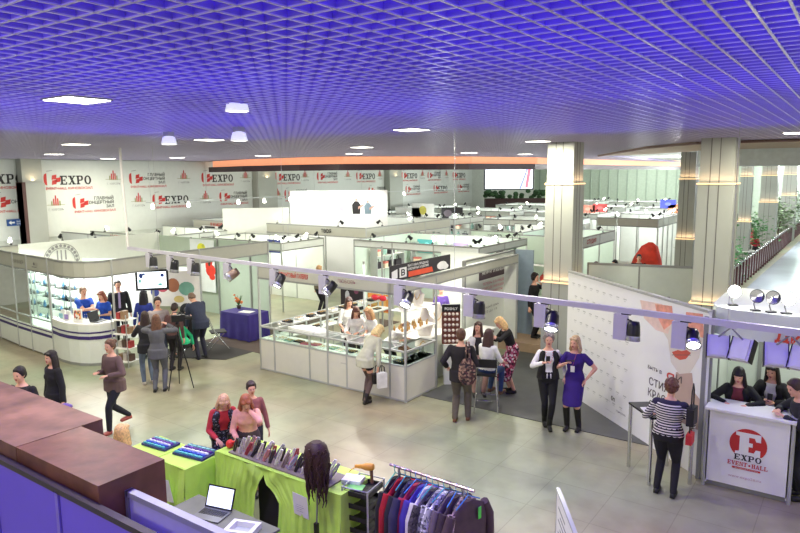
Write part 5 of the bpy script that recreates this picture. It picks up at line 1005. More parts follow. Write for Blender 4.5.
# ---- green-draped tables
grn = M('lime_cloth', (196, 238, 100), .5, noise=.06, scale=5)
def drape(label, x0, x1, y0, y1, ztop, zlow=.04, folds=9, amp=.03, split=None, seed=1, ends=(0, 0)):
    t = thing('draped_table', label, 'table', ((x0 + x1) / 2, (y0 + y1) / 2, 0)); rnd = random.Random(seed)
    m = MB(); m.bx(x0 + .04, x1 - .04, y0 + .05, y1, ztop - .04, ztop - .01); [m.bx(x - .02, x + .02, y - .02, y + .02, 0, ztop - .04) for x in (x0 + .08, x1 - .08) for y in (y0 + .1, y1 - .05)]; m.build('table_frame', alud, t, True)
    segs = [(x0, x1)] if not split else [(x0, split[0]), (split[1], x1)]
    m = MB(); NX, NZ = 72, 18
    ph = [rnd.uniform(0, 6.28) for _ in range(4)]
    for si, (a, b) in enumerate(segs):
        vs = []
        for j in range(NZ + 1):
            v = j / NZ; z = ztop + .012 - (ztop - zlow) * v
            for i in range(NX + 1):
                u = i / NX; x = a + (b - a) * u
                if split:                               # the two halves are drawn aside below their meeting point
                    if si == 0: x = a + (split[2] - a) * u if v < .12 else a + ((split[0] + (split[2] - split[0]) * max(0, 1 - (v - .12) * 3.2)) - a) * u
                    else: x = b - (b - split[2]) * (1 - u) if v < .12 else b - (b - (split[1] + (split[2] - split[1]) * max(0, 1 - (v - .12) * 3.2))) * (1 - u)
                off = amp * v ** .6 * (math.sin(folds * 6.28 * u + ph[0] + 1.5 * v) + .5 * math.sin(folds * 2.3 * 6.28 * u + ph[1] - 2 * v)) + .02 * math.sin(5 * v + 7 * u + ph[2])
                if split: sag = max(0, 1 - abs((x - split[2]) / .5)) * max(0, 1 - v * 2.2); off -= .05 * sag * math.sin(v * 14 + abs(x - split[2]) * 16)
                vs.append((x, y0 - .012 - .05 * v - off * .9, z))
        m.add(vs, [(j * (NX + 1) + i, j * (NX + 1) + i + 1, (j + 1) * (NX + 1) + i + 1, (j + 1) * (NX + 1) + i) for j in range(NZ) for i in range(NX)], 0, True)
    m.bx(x0, x1, y0 - .012, y1, ztop, ztop + .008)
    for xe, sg in ((x0, -1), (x1, 1)):
        vs = []
        for j in range(9):
            for i in range(17): v = j / 8; vs.append((xe + sg * (.02 * v + .02 * v * math.sin(i * 1.6)), y0 - .012 - .05 * v + (y1 - y0) * i / 16, ztop + .008 - (ztop - zlow) * v))
        m.add(vs, [(j * 17 + i, j * 17 + i + 1, (j + 1) * 17 + i + 1, (j + 1) * 17 + i) for j in range(8) for i in range(16)], 0, True)
    m.build('green_cloth', grn, t, True); return t
drape('long table draped in lime green cloth with a dark opening, in the lower centre', -6.92, -4.72, 5.46, 6.05, .92, folds=7, amp=.022, split=(-6.15, -5.72, -6.02), seed=3)
drape('small table draped in lime green cloth left of the long green one', -7.62, -7.0, 5.02, 5.62, .80, folds=3, amp=.02, seed=5)
drape('lime green draped table beside the brown cabinet, leftmost of the green ones', -8.3, -7.68, 4.98, 5.55, .78, folds=3, amp=.02, seed=7)
tag(MB().bx(-6.3, -5.6, 5.62, 5.68, .05, .86).build('opening_shade', M('opening_shade', (40, 36, 40), .9)), 'dark sheet standing for the shade inside the opening of the long green cloth', 'board')  # dark sheet painted as the shade inside the gap
for k, (x, z, w_, h_, y, a_) in enumerate(((-7.28, .48, .17, .32, 4.92, .1), (-5.3, .66, .24, .3, 5.38, -.06))):
    t = MB().obx((0, 0, 0), Vector((w_ / 2, 0, w_ / 2 * a_)), (0, .002, 0), Vector((-h_ / 2 * a_, -.02, h_ / 2))).build('paper_sheet', white2); t.location = (x, y, z); tag(t, ['white paper pinned on the left green cloth', 'printed white paper pinned on the long green cloth'][k], 'paper')
m = MB(); [m.bx(-.08 + .0 * i, .02 + .06 * (i % 3) / 3, -.003, -.001, .1 - .025 * i, .103 - .025 * i) for i in range(8)]; pl = m.build('print_lines', inkg); pl.parent = t; 
# trays of nail colours
def colour_tray(label, loc, rz, sx, sy):
    t = thing('sample_tray', label, 'tray', loc, rz); MB().bx(-sx, sx, -sy, sy, 0, .03).build('tray', M('tray_navy', (40, 44, 110), .4), t); cs = [(90, 190, 190), (60, 90, 200), (230, 235, 240), (110, 60, 160), (140, 210, 200)]
    n = 0
    for i in range(5):
        m = MB(); 
        for j in range(6): m.bx(-sx + .02 + (sx * 2 - .04) * j / 6, -sx + .02 + (sx * 2 - .04) * (j + .8) / 6, -sy + .02 + (sy * 2 - .04) * i / 5, -sy + .02 + (sy * 2 - .04) * (i + .55) / 5, .03, .05)
        m.build('sample_row', M('sample_%d' % i, cs[i], .3), t)
colour_tray('tray of blue and teal samples on the small left green table', (-7.3, 5.42, .812), R(8), .27, .17)
colour_tray('navy tray with dotted samples on the leftmost green table', (-8.0, 5.35, .792), R(5), .24, .14)
# hair tools: irons standing in a slanted row on the long table
cs = [(60, 54, 58), (200, 196, 196), (170, 60, 76), (50, 46, 50), (222, 212, 202), (222, 150, 146), (70, 66, 72), (232, 228, 222), (150, 130, 126), (170, 168, 172)]
for k in range(44):
    x = -6.66 + k * .037; y = 5.55 + .03 * math.sin(k * 2.1) + .08 * (k % 3); c_ = cs[(k * 7) % 10]; L2 = random.uniform(.2, .27)
    t = thing('hair_iron', ['black', 'silver', 'red', 'black', 'cream', 'coral', 'dark grey', 'white', 'plum', 'steel'][(k * 7) % 10] + ' hair iron leaning in the row of hair tools on the long green table', 'hair iron', (x, y, .96), 0, 'hair irons in the row on the long green table')
    ax = Vector((random.uniform(.32, .55), random.uniform(-.1, .25), random.uniform(.75, .95))).normalized(); nn = ax.orthogonal().normalized()
    m = MB(); m.tube([tuple(nn * .008), tuple(ax * L2 * .5 + nn * .018), tuple(ax * L2 + nn * .012)], [.014, .014, .01], 6); m.build('upper_arm', M('iron_%d' % ((k * 7) % 10), c_, .35), t)
    m = MB(); m.tube([tuple(-nn * .008), tuple(ax * L2 * .5 - nn * .014), tuple(ax * L2 - nn * .006)], [.013, .013, .009], 6); m.build('lower_arm', M('iron_%d' % ((k * 7) % 10)), t)
m = MB(); m.bx(-6.72, -4.95, 5.5, 5.85, .93, .95); tag(m.build('tool_rack', M('rack_taupe', (140, 128, 120), .6)), 'flat dark rack carrying the hair irons on the long green table', 'rack')
for k, (x, y, cc, lb) in enumerate(((-6.83, 5.62, (214, 50, 44), 'red'), (-6.76, 5.72, (30, 28, 30), 'black'))):
    m = MB(); m.ell((0, 0, .06), (.055, .055, .06)); m.tube([(.03, 0, .08), (.12, .04, .12)], .018); solo('hair_dryer', m, M('dryer_%d' % k, cc, .4), (x, y, .93), '%s hair dryer at the left end of the long green table' % lb, 'hair dryer')
solo('napkin_stack', MB().bx(-.12, .12, -.09, .09, 0, .05), white2, (-4.82, 5.8, .93), 'white folded cloths at the right end of the long green table', 'cloth', None, .3)
# wig on a stand with its clip cable
q = P(316, 462, 1.3); t = thing('wig', 'long curly dark brown wig on a stand by the long green table', 'wig', (-5.0, 5.36, 0)); rnd = random.Random(4); m = MB(); X, Y = Vector((1, 0, 0)), Vector((0, 1, 0))
m.loft([((0, 0, 1.0), X, Y, .05, .05), ((0, 0, 1.1), X, Y, .125, .09), ((0, 0, 1.25), X, Y, .16, .12), ((0, 0, 1.4), X, Y, .165, .13), ((0, 0, 1.5), X, Y, .13, .11), ((0, 0, 1.545), X, Y, .06, .06)], 16)
for k in range(90):
    a_ = rnd.uniform(0, 6.28); z0 = rnd.uniform(1.25, 1.5); r0 = .163 * (1 - .6 * (z0 - 1.25)); L2 = rnd.uniform(.25, .5); ph = rnd.uniform(0, 6); pts = [((r0 + .006 * math.sin(ph + 5 * i)) * (1 - .04 * i) * math.cos(a_ + .12 * math.sin(ph + 2.2 * i)), (r0 * .88) * (1 - .04 * i) * math.sin(a_ + .12 * math.sin(ph + 2.2 * i)), z0 - L2 * i / 8) for i in range(9)]; m.tube(pts, [.014] * 6 + [.012, .009, .005], 5)
m.build('hair', M('wig_brown', (58, 34, 32), .55, noise=.4, scale=60), t); MB().tube([(0, .02, 1.5), (0, .0, 1.0), (.01, -.04, .5), (.01, 0, 0)], .009).build('stand_pole', M('pole_grey', (110, 110, 112), .4), t); MB().bx(-.02, .03, -.06, -.02, .42, .56).build('plug', blackp, t); MB().cyl((0, 0, 0), (0, 0, .02), .15, n=18).build('stand_foot', alud, t)
# laptop and white tray behind the table, on a side desk
t = thing('side_desk', 'grey side desk carrying the open laptop in the bottom of the picture', 'desk', (-5.75, 4.65, 0)); MB().bx(-.8, .62, -.3, .22, .63, .66).build('desk_top', M('desk_grey', (120, 124, 104), .6), t); [MB().bx(x - .02, x + .02, y - .02, y + .02, 0, .63).build('leg', alud, t) for x in (-.75, .57) for y in (-.26, .18)]
laptop('open laptop with a glowing white screen on the side desk', (-6.0, 4.62, .66), R(14), 112, M('screen_glow', (222, 232, 250), emit=.85), 1.12)
t = thing('plastic_tray', 'white hollow plastic tray right of the open laptop', 'tray', (-5.42, 4.58, .66), R(20)); m = MB()
m.bx(-.17, .17, -.13, -.09, 0, .07); m.bx(-.17, .17, .09, .13, 0, .07); m.bx(-.17, -.12, -.09, .09, 0, .07); m.bx(.12, .17, -.09, .09, 0, .07); m.build('rim', white2, t); MB().bx(-.12, .12, -.09, .09, 0, .01).build('base', greyp, t)

# ---- garment rail
ra, rb = Vector((-3.84, 5.22, 1.62)), Vector((-2.84, 5.2, 1.62)); t = thing('garment_rack', 'chrome garment rail full of clothes at the bottom of the picture', 'clothes rail', (-3.3, 5.2, 0))
MB().tube([tuple(ra), tuple(rb)], .015, 8).build('rail', M('rail_rose', (214, 190, 186), .25, .7), t, True)
for x in (-3.72, -2.96): MB().cyl((x, 5.21, .05), (x, 5.21, 1.62), .014).build('upright', chrome, t, True); MB().tube([(x, 4.9, .05), (x, 5.5, .05)], .014).build('foot_bar', chrome, t, True)
GC = [((28, 26, 30), 'black', .74), ((176, 26, 40), 'bright red', .95), ((36, 34, 44), 'charcoal', .78), ((60, 56, 84), 'dark violet', .8), ((176, 44, 74), 'raspberry red', .82), ((74, 60, 160), 'royal violet', .7), ((222, 216, 208), 'cream', .8), ((70, 64, 66), 'dark patterned', .75), ((152, 150, 152), 'grey tweed', .8), ((186, 186, 182), 'light grey tweed', .84), ((110, 96, 100), 'taupe', .8), ((66, 50, 54), 'plum brown', .82), ((150, 130, 124), 'beige printed', .85), ((84, 64, 66), 'wide dark brown', .88)]
hc = [(70, 190, 170), (60, 60, 66), (70, 180, 190), (60, 60, 66), (80, 150, 220), (60, 60, 66), (70, 150, 210)]
for k, (cc, nm, ln) in enumerate(GC):
    x = -3.77 + k * .066; s_ = 1.0 + .12 * (k % 3 == 1); wd = .24 + .015 * (k % 4) + (.05 if k == 13 else 0); tw = random.uniform(-.12, .12) - .12
    t = thing('hanging_garment', '%s garment on the clothes rail, %s' % (nm, 'at its left end' if k == 0 else 'at its right end' if k == 13 else 'between its neighbours of other colours'), 'garment', (x, 5.21, 1.605), R(90) + tw)
    mat_g = BLOTCH('garment_print%d' % k, [cc, tuple(int(v * .55) for v in cc), tuple(min(255, int(v * 1.35)) for v in cc), cc], 42) if k in (7, 8, 9, 12) else M('garment_%d' % k, cc, .8, noise=.18, scale=9)
    X, Y = Vector((1, 0, 0)), Vector((0, 1, 0)); m = MB(); rings = []
    for j, (z, rx, ry) in enumerate(((-.1, .05, .03), (-.13, .1, .035), (-.2, wd * .82, .042), (-.3, wd * .9, .045), (-.5, wd * .86, .042), (-.75, wd * .92, .045), (-.1 - ln, wd * 1.05, .05))): rings.append(((0, 0, z), X, Y, rx, ry * .8))
    m.loft(rings, 22)
    for sg in (-1, 1): m.tube([(sg * wd * .78, 0, -.19), (sg * wd * 1.02, 0, -.34), (sg * wd * 1.08, 0, -.55), (sg * wd * 1.06, .0, -.74)], [.045, .05, .045, .038], 8)
    m.build('garment_body', mat_g, t)
    m = MB(); m.tube([(.0, 0, .0), (.012, 0, .022), (0, 0, .034), (-.016, 0, .02), (-.012, 0, -.01), (0, 0, -.05)], .004, 5); m.tube([(-.17, 0, -.14), (0, 0, -.05), (.17, 0, -.14)], .006, 5); m.build('hanger', M('hanger_%d' % (k % 7), hc[k % 7], .4), t)
MB().bx(-.02, .02, -.003, .003, -.3, -.18).build('price_tag', M('tag_green', (90, 226, 80)), t).location = (.1, -.06, 0)

# ---- cart with black trays, dryer on top
t = thing('trolley', 'tall trolley of stacked black trays right of the green table', 'trolley', (-4.65, 5.78, 0), R(8)); CW, CD = .17, .2
for sx in (-1, 1):
    for sy in (-1, 1): MB().cyl((sx * CW, sy * CD, .05), (sx * CW, sy * CD, .98), .012, n=8).build('upright', alu, t)
m = MB(); [m.tube([(-CW, -CD, z), (CW, -CD, z), (CW, CD, z), (-CW, CD, z), (-CW, -CD, z)], .009, 6) for z in (.1, .97)]; m.build('frame_rail', alu, t)
for z in (.12, .27, .42, .57, .72, .87):
    m = MB(); m.bx(-CW + .01, CW - .01, -CD + .01, CD - .01, z, z + .012); 
    for a in ((-CW + .01, -CW + .02, -CD + .01, CD - .01), (CW - .02, CW - .01, -CD + .01, CD - .01), (-CW + .01, CW - .01, -CD + .01, -CD + .02), (-CW + .01, CW - .01, CD - .02, CD - .01)): m.bx(*a, z, z + .06)
    m.build('tray', M('tray_plastic', (34, 32, 34), .45), t)
for sx in (-1, 1):
    for sy in (-1, 1): MB().ell((sx * CW, sy * CD, .03), (.02, .02, .03)).build('caster', blackp, t)
solo('paper', MB().bx(-.1, .1, -.07, .07, 0, .004), M('paper_green', (140, 226, 120)), (-4.7, 5.70, .935), 'light green paper in the top tray of the trolley', 'paper', None, R(20))
t = thing('hair_dryer', 'orange hair dryer standing on top of the trolley with its nozzle to the left', 'hair dryer', (-4.63, 5.88, .935), R(10)); og = M('dryer_orange', (226, 160, 60), .4)
m = MB(); m.lathe((0, 0, .2), [(0, -.05), (.035, -.05), (.045, -.02), (.045, .05), (.03, .09), (.026, .12), (0, .12)], 14, axis=(-1, -.1, -.1)); m.build('barrel', og, t); m = MB(); m.tube([(.02, 0, .18), (.025, 0, .1), (.03, 0, .0)], [.024, .02, .018], 8); m.build('handle', M('dryer_brown', (120, 84, 60), .4), t); m = MB(); m.tube([(-.1, -.01, .19), (-.2, -.03, .16), (-.26, -.04, .11)], .006, 5); m.build('cord', og, t); m = MB(); m.lathe((0, 0, .2), [(.028, .12), (.02, .19), (.016, .19)], 12, axis=(-1, -.1, -.1)); m.build('nozzle', og, t)
# ---- white free standing board
a, b = P(558, 489, 1.15), P(577, 538, 1.15); d = (b - a).normalized(); n_ = Vector((d.y, -d.x, 0)); L_ = 1.0
t = thing('standing_board', 'white free standing board seen nearly edge on at the bottom centre', 'board', (a.x, a.y, 0)); MB().obx(a.to_2d().to_3d() + d * (L_ / 2) + up * .6, d * (L_ / 2), n_ * .012, (0, 0, .54)).build('board', white2, t, True)
m = MB(); m.obx(a.to_2d().to_3d() + d * (L_ / 2) + up * 1.15, d * (L_ / 2), n_ * .02, (0, 0, .015)); m.cyl((a.x, a.y, 0), (a.x, a.y, 1.16), .018, n=8); q = a + d * L_; m.cyl((q.x, q.y, 0), (q.x, q.y, 1.16), .018, n=8); m.build('frame', alu, t, True)
m = MB(); [m.obx(a.to_2d().to_3d() + d * (.3 + .1 * (k % 2)) + n_ * .013 * s_ + up * (1.0 - .07 * k), d * (.18), n_ * .0005, (0, 0, .012)) for k in range(5) for s_ in (-1, 1)]; m.build('printed_lines', inkg, t, True)

# ---- camera tripod, bar stools
t = thing('camera_tripod', 'tall black camera tripod beside the woman filming', 'tripod', (-12.0, 8.6, 0)); m = None
for k in range(3):
    a_ = k * 2.094 + .5; MB().tube([(0, 0, 1.2), (.18 * math.cos(a_), .18 * math.sin(a_), .55), (.3 * math.cos(a_), .3 * math.sin(a_), 0)], [.018, .014, .01]).build('leg', blackp, t)
MB().cyl((0, 0, .7), (0, 0, 1.42), .014).build('centre_column', blackp, t); MB().ell((0, 0, 1.44), (.04, .04, .04)).build('head', blackp, t); MB().tube([(0, 0, 1.43), (.05, -.25, 1.33)], .008).build('pan_handle', blackp, t)
t = thing('video_camera', 'black video camera mounted on the tall tripod', 'camera', (-12.0, 8.6, 1.48), R(150)); MB().bx(-.06, .06, -.16, .12, 0, .14).build('camera_body', blackp, t); MB().cyl((0, -.28, .07), (0, -.16, .07), .045, n=12).build('lens', blackp, t); MB().bx(.06, .15, -.05, .06, .04, .11).build('side_monitor', M('grey_plastic', (70, 70, 74)), t); MB().tube([(0, -.1, .14), (0, -.08, .2), (0, .08, .2), (0, .1, .14)], .01).build('handle', blackp, t)
def stool(label, loc, rz, back=True):
    t = thing('bar_stool', label, 'stool', loc, rz); MB().bx(-.2, .2, -.19, .19, .73, .78).build('seat', blackp, t)
    for sx in (-1, 1):
        for sy in (-1, 1): MB().cyl((sx * .17, sy * .16, .74), (sx * .23, sy * .22, 0), .013, n=8).build('leg', chrome, t)
    m = MB(); m.tube([(-.21, -.2, .25), (.21, -.2, .25), (.21, .2, .25), (-.21, .2, .25), (-.21, -.2, .25)], .01); m.build('foot_ring', chrome, t)
    if back: m = MB(); m.tube([(-.19, .19, .76), (-.2, .23, 1.05)], .012); m.tube([(.19, .19, .76), (.2, .23, 1.05)], .012); m.build('back_frame', chrome, t); MB().bx(-.2, .2, .215, .245, .92, 1.08).build('backrest', blackp, t)
stool('chrome bar stool with a black seat under the seated woman in white', (-5.8, 11.08, .012), R(-155))
# ================================================================ people
def _remesh(mb, mat, vox, name, smooth=2):
    me = bpy.data.meshes.new(name); me.from_pydata([tuple(v) for v in mb.v], [], mb.f); o = bpy.data.objects.new('tmp', me); col.objects.link(o)
    r = o.modifiers.new('r', 'REMESH'); r.mode = 'VOXEL'; r.voxel_size = vox; r.use_smooth_shade = True
    if smooth: s = o.modifiers.new('s', 'SMOOTH'); s.iterations = smooth; s.factor = .5
    dg = bpy.context.evaluated_depsgraph_get(); dg.update(); out = bpy.data.meshes.new_from_object(o.evaluated_get(dg)); out.name = name
    bpy.data.objects.remove(o); bpy.data.meshes.remove(me)
    out.polygons.foreach_set('use_smooth', [True] * len(out.polygons)); out.materials.clear()
    for m in (mat if isinstance(mat, (list, tuple)) else [mat]): out.materials.append(m)
    return out
def _limb(mb, pts, rs):
    for (p, q, r0, r1) in zip(pts[:-1], pts[1:], rs[:-1], rs[1:]): mb.cyl(p, q, r0, r1, 12)
    for p, r_ in zip(pts, rs): mb.ell(p, (r_, r_, r_), n=10, m=8)
def _ik(S, T, a, b, pole):
    S, T = Vector(S), Vector(T); v = T - S; L = v.length; mx = (a + b) * .995
    if L > mx: T = S + v * (mx / L); v = T - S; L = mx
    L = max(L, abs(a - b) + .02); d = v.normalized(); h = (a * a - b * b + L * L) / (2 * L); r_ = math.sqrt(max(0, a * a - h * h)); p = Vector(pole); p = (p - d * p.dot(d)).normalized()
    return S + d * h + p * r_, T
SKIN = M('skin_warm', (226, 172, 146), .55, noise=.04, scale=20); SKINT = M('skin_tan', (206, 148, 120), .55, noise=.04, scale=20)
LIP = M('lip_tone', (176, 84, 80), .5); EYE_D = M('eye_dark', (44, 32, 30), .3)
def person(label, x, y, face, h=1.66, sex='f', lean=0, twist=0, side=0, hd=(0, 0), hip=None, feet=None, hl=None, hr=None, pl=None, pr=None, skin=None, hair=('short', (60, 40, 30)), top=('long', (60, 60, 60)), bot=('trousers', (30, 30, 34)), shoe=('shoe', (25, 25, 25)), z=0, vox=.012, jacket=None, group=None, build=1.0, body=None, nhands=True):
    s = h / 1.7; skin = skin or SKIN
    dc = -Vector((x, y, 0)).normalized(); rgt = Vector((-dc.y, dc.x, 0)) * 1.0            # image right as the camera sees it
    f = dc * math.cos(R(face)) + rgt * math.sin(R(face)); rz = math.atan2(f.y, f.x) - math.pi / 2
    t = thing('person', label, 'person', (x, y, z), rz, group); t.scale = (s, s, s)
    hipz = .93 if hip is None else hip; fem = sex == 'f'; b_ = build
    X, Y, Z = Vector((1, 0, 0)), Vector((0, 1, 0)), Vector((0, 0, 1)); H = Vector((0, 0, hipz))
    Rt = Matrix.Rotation(R(side), 3, 'Y') @ Matrix.Rotation(R(-lean), 3, 'X'); Rc = Rt @ Matrix.Rotation(R(twist), 3, 'Z')
    tx, ty, tu = Rt @ X, Rt @ Y, Rt @ Z; cx, cy = Rc @ X, Rc @ Y
    S = lambda u, fw=0: H + tu * u + ty * fw
    shw = (.150 if fem else .18) * b_
    def torso(mb, e, lo=-.07, hi=.56, bust=True):
        rg = [(-.07, .13, .09), (0, .172 if fem else .16, .118), (.08, .155 if fem else .155, .11), (.18, .125 if fem else .145, .092), (.28, .145 if fem else .165, .105), (.37, .158 if fem else .18, .11), (.44, .15 if fem else .175, .098), (.49, .1, .075), (.53, .056, .056), (.6, .05, .052)]
        rg = [(u, rx * b_ if u < .47 else rx, ry * b_ if u < .47 else ry) for u, rx, ry in rg if lo - .001 <= u <= hi + .001]
        mb.loft([(S(u), cx if u > .2 else tx, cy if u > .2 else ty, rx + e, ry + e) for u, rx, ry in rg], 18)
        if fem and bust: [mb.ell(S(.335) + cx * (sg * .058) + cy * (.066), (.066 + e, .05 + e, .062 + e)) for sg in (-1, 1)]
    shL, shR = S(.44) - cx * shw, S(.44) + cx * shw
    dfl = lambda sg: H + X * (sg * .27) + Y * .02 + Z * -.08 + tu * .0
    def arm(sh, tgt, sg, pole):
        T = Vector(tgt) if tgt is not None else dfl(sg); T = T if tgt is not None else T + (Rt @ Vector((0, .0, 0)))
        pole = Vector(pole) if pole is not None else Vector((sg * .5, -.8, -.5)); return _ik(sh, T, .285, .25, pole)
    eL, wL = arm(shL, hl, -1, pl); eR, wR = arm(shR, hr, 1, pr)
    fL, fR = (Vector(feet[0]), Vector(feet[1])) if feet else (Vector((-.1, .0, 0)), Vector((.1, .04, 0)))
    hL, hR = H + X * -.09 + Z * -.03, H + X * .09 + Z * -.03
    kL, aL = _ik(hL, fL + Z * .09, .44, .43, (0, 1, .0) if hip is None or hip > .8 else (-.15, 1, .6)); kR, aR = _ik(hR, fR + Z * .09, .44, .43, (0, 1, 0) if hip is None or hip > .8 else (.15, 1, .6))
    # head frame
    Rh = Rt @ Matrix.Rotation(R(hd[0]), 3, 'Z') @ Matrix.Rotation(R(-hd[1]), 3, 'X'); nk = S(.53); hc_ = nk + tu * .035 + (Rh @ Z) * .115 + (Rh @ Y) * .02
    hp = lambda a, b, c: hc_ + Rh @ Vector((a, b, c))
    mb = MB(); torso(mb, 0)
    mb.ell(hp(0, -.005, .025), (.073, .092, .092), Rh, 16, 12); mb.ell(hp(0, .018, -.045), (.056, .068, .07), Rh, 14, 10); mb.cyl(nk - tu * .02, hp(0, -.015, -.05), .053, .05, 12)
    mb.ell(hp(0, .086, -.012), (.011, .018, .026), Rh, 8, 6); mb.ell(hp(0, .075, -.055), (.026, .016, .012), Rh, 8, 6); mb.ell(hp(0, .07, -.092), (.024, .02, .018), Rh, 8, 6); mb.ell(hp(0, .075, .03), (.05, .016, .013), Rh, 8, 6)
    for sg in (-1, 1): mb.ell(hp(sg * .074, -.008, -.012), (.01, .02, .032), Rh, 8, 6); mb.ell(hp(sg * .036, .066, -.03), (.022, .016, .02), Rh, 8, 6)
    for sh, e, w in ((shL, eL, wL), (shR, eR, wR)):
        k = 1.0 if fem else 1.12; _limb(mb, [sh, sh.lerp(e, .35), e, e.lerp(w, .3), w], [.05 * k, .047 * k, .037 * k, .036 * k, .024 * k])
    for hp_, kn, an, ft in ((hL, kL, aL, fL), (hR, kR, aR, fR)):
        _limb(mb, [hp_, hp_.lerp(kn, .3), kn, kn.lerp(an, .3), an], [.085 * b_, .08 * b_, .052, .055, .035]); dirf = Vector((0, 1, 0)); mb.ell(ft + Vector((0, .06, .035)), (.038, .11, .033))
    hands = []
    for sg, e, w in ((-1, eL, wL), (1, eR, wR)):
        d = (w - e).normalized(); n = d.cross(Vector((0, 0, 1))); n = Vector((-sg, 0, 0)) - d * d.dot(Vector((-sg, 0, 0))) if abs(d.z) > .8 else -Vector((0, 0, 1)) + d * d.z
        n = n.normalized(); sd = d.cross(n).normalized(); m3 = Matrix((sd, d, n)).transposed(); mb.ell(w + d * .045, (.038, .052, .016), m3, 10, 8); hands.append((sg, w, d, n, sd))
    bme = _remesh(mb, [skin, LIP, EYE_D], vox, 'body')
    # lips and eyes by place on the head
    lp, e1, e2 = hp(0, .09, -.055), hp(-.034, .088, .008), hp(.034, .088, .008)
    for p in bme.polygons:
        c = p.center
        if (c - lp).length < .02: p.material_index = 1
        elif (c - e1).length < .015 or (c - e2).length < .015: p.material_index = 2
    if nhands:                                                           # five fingers each, bent, of unequal length
        mb2 = MB()
        for sg, w, d, n, sd in hands:
            th = 1 if sd.dot(Vector((0, 1, .3))) > 0 else -1
            for k, L_ in enumerate((.068, .077, .072, .056)):
                o = w + d * .085 + sd * (th * (.027 - k * .018)); q1 = o + d * (L_ * .45) + n * .006; q2 = q1 + (d * .75 + n * .65).normalized() * (L_ * .32); q3 = q2 + (d * .35 + n).normalized() * (L_ * .25); mb2.tube([o - d * .02, o, q1, q2, q3], [.009, .0088, .0082, .0075, .005], 6)
            o = w + d * .03 + sd * (th * .032); mb2.tube([o - sd * th * .012, o + sd * th * .012 + d * .02, o + sd * (th * .022) + d * .05 + n * .012, o + sd * th * .018 + d * .072 + n * .02], [.011, .011, .0095, .006], 6)
        bm = MB(); bm.v = [v.co.copy() for v in bme.vertices]; bm.f = [tuple(p.vertices) for p in bme.polygons]; bm.mi = [p.material_index for p in bme.polygons]; bm.sm = [True] * len(bm.f); bm.add(mb2.v, mb2.f, 0, True); bpy.data.meshes.remove(bme); bm.build('body', [skin, LIP, EYE_D], t)
    else:
        o = bpy.data.objects.new('body', bme); col.objects.link(o); o.parent = t
    def put_(mb, mat, name, vx=None, lab=None):
        me = _remesh(mb, mat, vx or vox, name); o = bpy.data.objects.new(name, me); col.objects.link(o); o.parent = t
        if lab: o['label'] = lab
        return o
    def cm(c, nm='cloth', r_=.85): return c if isinstance(c, bpy.types.Material) else M('%s_%d_%d_%d' % ((nm,) + tuple(c)), c, r_, noise=.12, scale=9)
    def garment(kind, c, e, nm):
        mb = MB(); torso(mb, e, -.07 if kind != 'crop' else .18, .49)
        for sh, el, w in ((shL, eL, wL), (shR, eR, wR)):
            mb.ell(sh, (.047 + e,) * 3)
            if kind in ('long', 'coat'): _limb(mb, [sh, sh.lerp(el, .4), el, el.lerp(w, .85)], [.047 + e, .045 + e, .038 + e, .029 + e])
            elif kind == 'half': _limb(mb, [sh, el, el.lerp(w, .2)], [.047 + e, .04 + e, .04 + e])
            elif kind == 'short': _limb(mb, [sh, sh.lerp(el, .55)], [.048 + e, .05 + e])
        if kind == 'coat':
            mb.loft([(H + tu * .05, X, Y, .185 * b_ + e, .13 * b_ + e), (H, X, Y, .19 * b_ + e, .135 * b_ + e), (H - Z * .16, X, Y, .19 * b_ + e, .14 * b_ + e)], 18)
        put_(mb, cm(c), nm)
    lower = body or bot[0]
    mb = MB()
    if lower == 'trousers':
        mb.loft([(S(.12), tx, ty, .145 * b_ + .012, .1 * b_ + .014), (H, X, Y, .178 * b_, .128 * b_), (H - Z * .08, X, Y, .165 * b_, .12 * b_)], 16); w_ = bot[2] if len(bot) > 2 else 1.0
        for a, k, n in ((hL, kL, aL), (hR, kR, aR)): _limb(mb, [a, a.lerp(k, .3), k, k.lerp(n, .35), n], [.096 * b_, .09 * b_ * w_, .062 * w_, .062 * w_, .047 * w_])
        put_(mb, cm(bot[1]), 'trousers')
    elif lower == 'skirt' or lower == 'dress':
        ln = bot[2] if len(bot) > 2 else .5; fl = bot[3] if len(bot) > 3 else 1.0; km = (kL + kR) / 2; dn = (km - H).normalized()
        u0 = .16; rings = [(S(u0), tx, ty, .125 * b_ + .014, .095 * b_ + .014), (S(.08), tx, ty, .16 * b_ + .012, .115 * b_ + .014), (H, X, Y, .182 * b_, .132 * b_), (H + dn * (ln * .5), X, Y, .178 * b_ * (1 + (fl - 1) * .5), .13 * b_ * (1 + (fl - 1) * .5)), (H + dn * ln, X, Y, .165 * b_ * fl, .122 * b_ * fl)]
        mb.loft(rings, 20)
        for a, k in ((hL, kL), (hR, kR)): _limb(mb, [a, a.lerp(k, min(1, ln / .44) * .85)], [.09, .08])
        put_(mb, cm(bot[1]), 'skirt' if lower == 'skirt' else 'dress_skirt')
        if len(bot) > 4: 
            mb = MB(); [ _limb(mb, [a, k, k.lerp(n, .35), n], [.085, .057, .058, .04]) for a, k, n in ((hL, kL, aL), (hR, kR, aR))]; put_(mb, cm(bot[4]), 'tights')
    if top[0] != 'none': garment(top[0], top[1], .010 if not jacket else .008, 'top' if lower != 'dress' else 'dress_top')
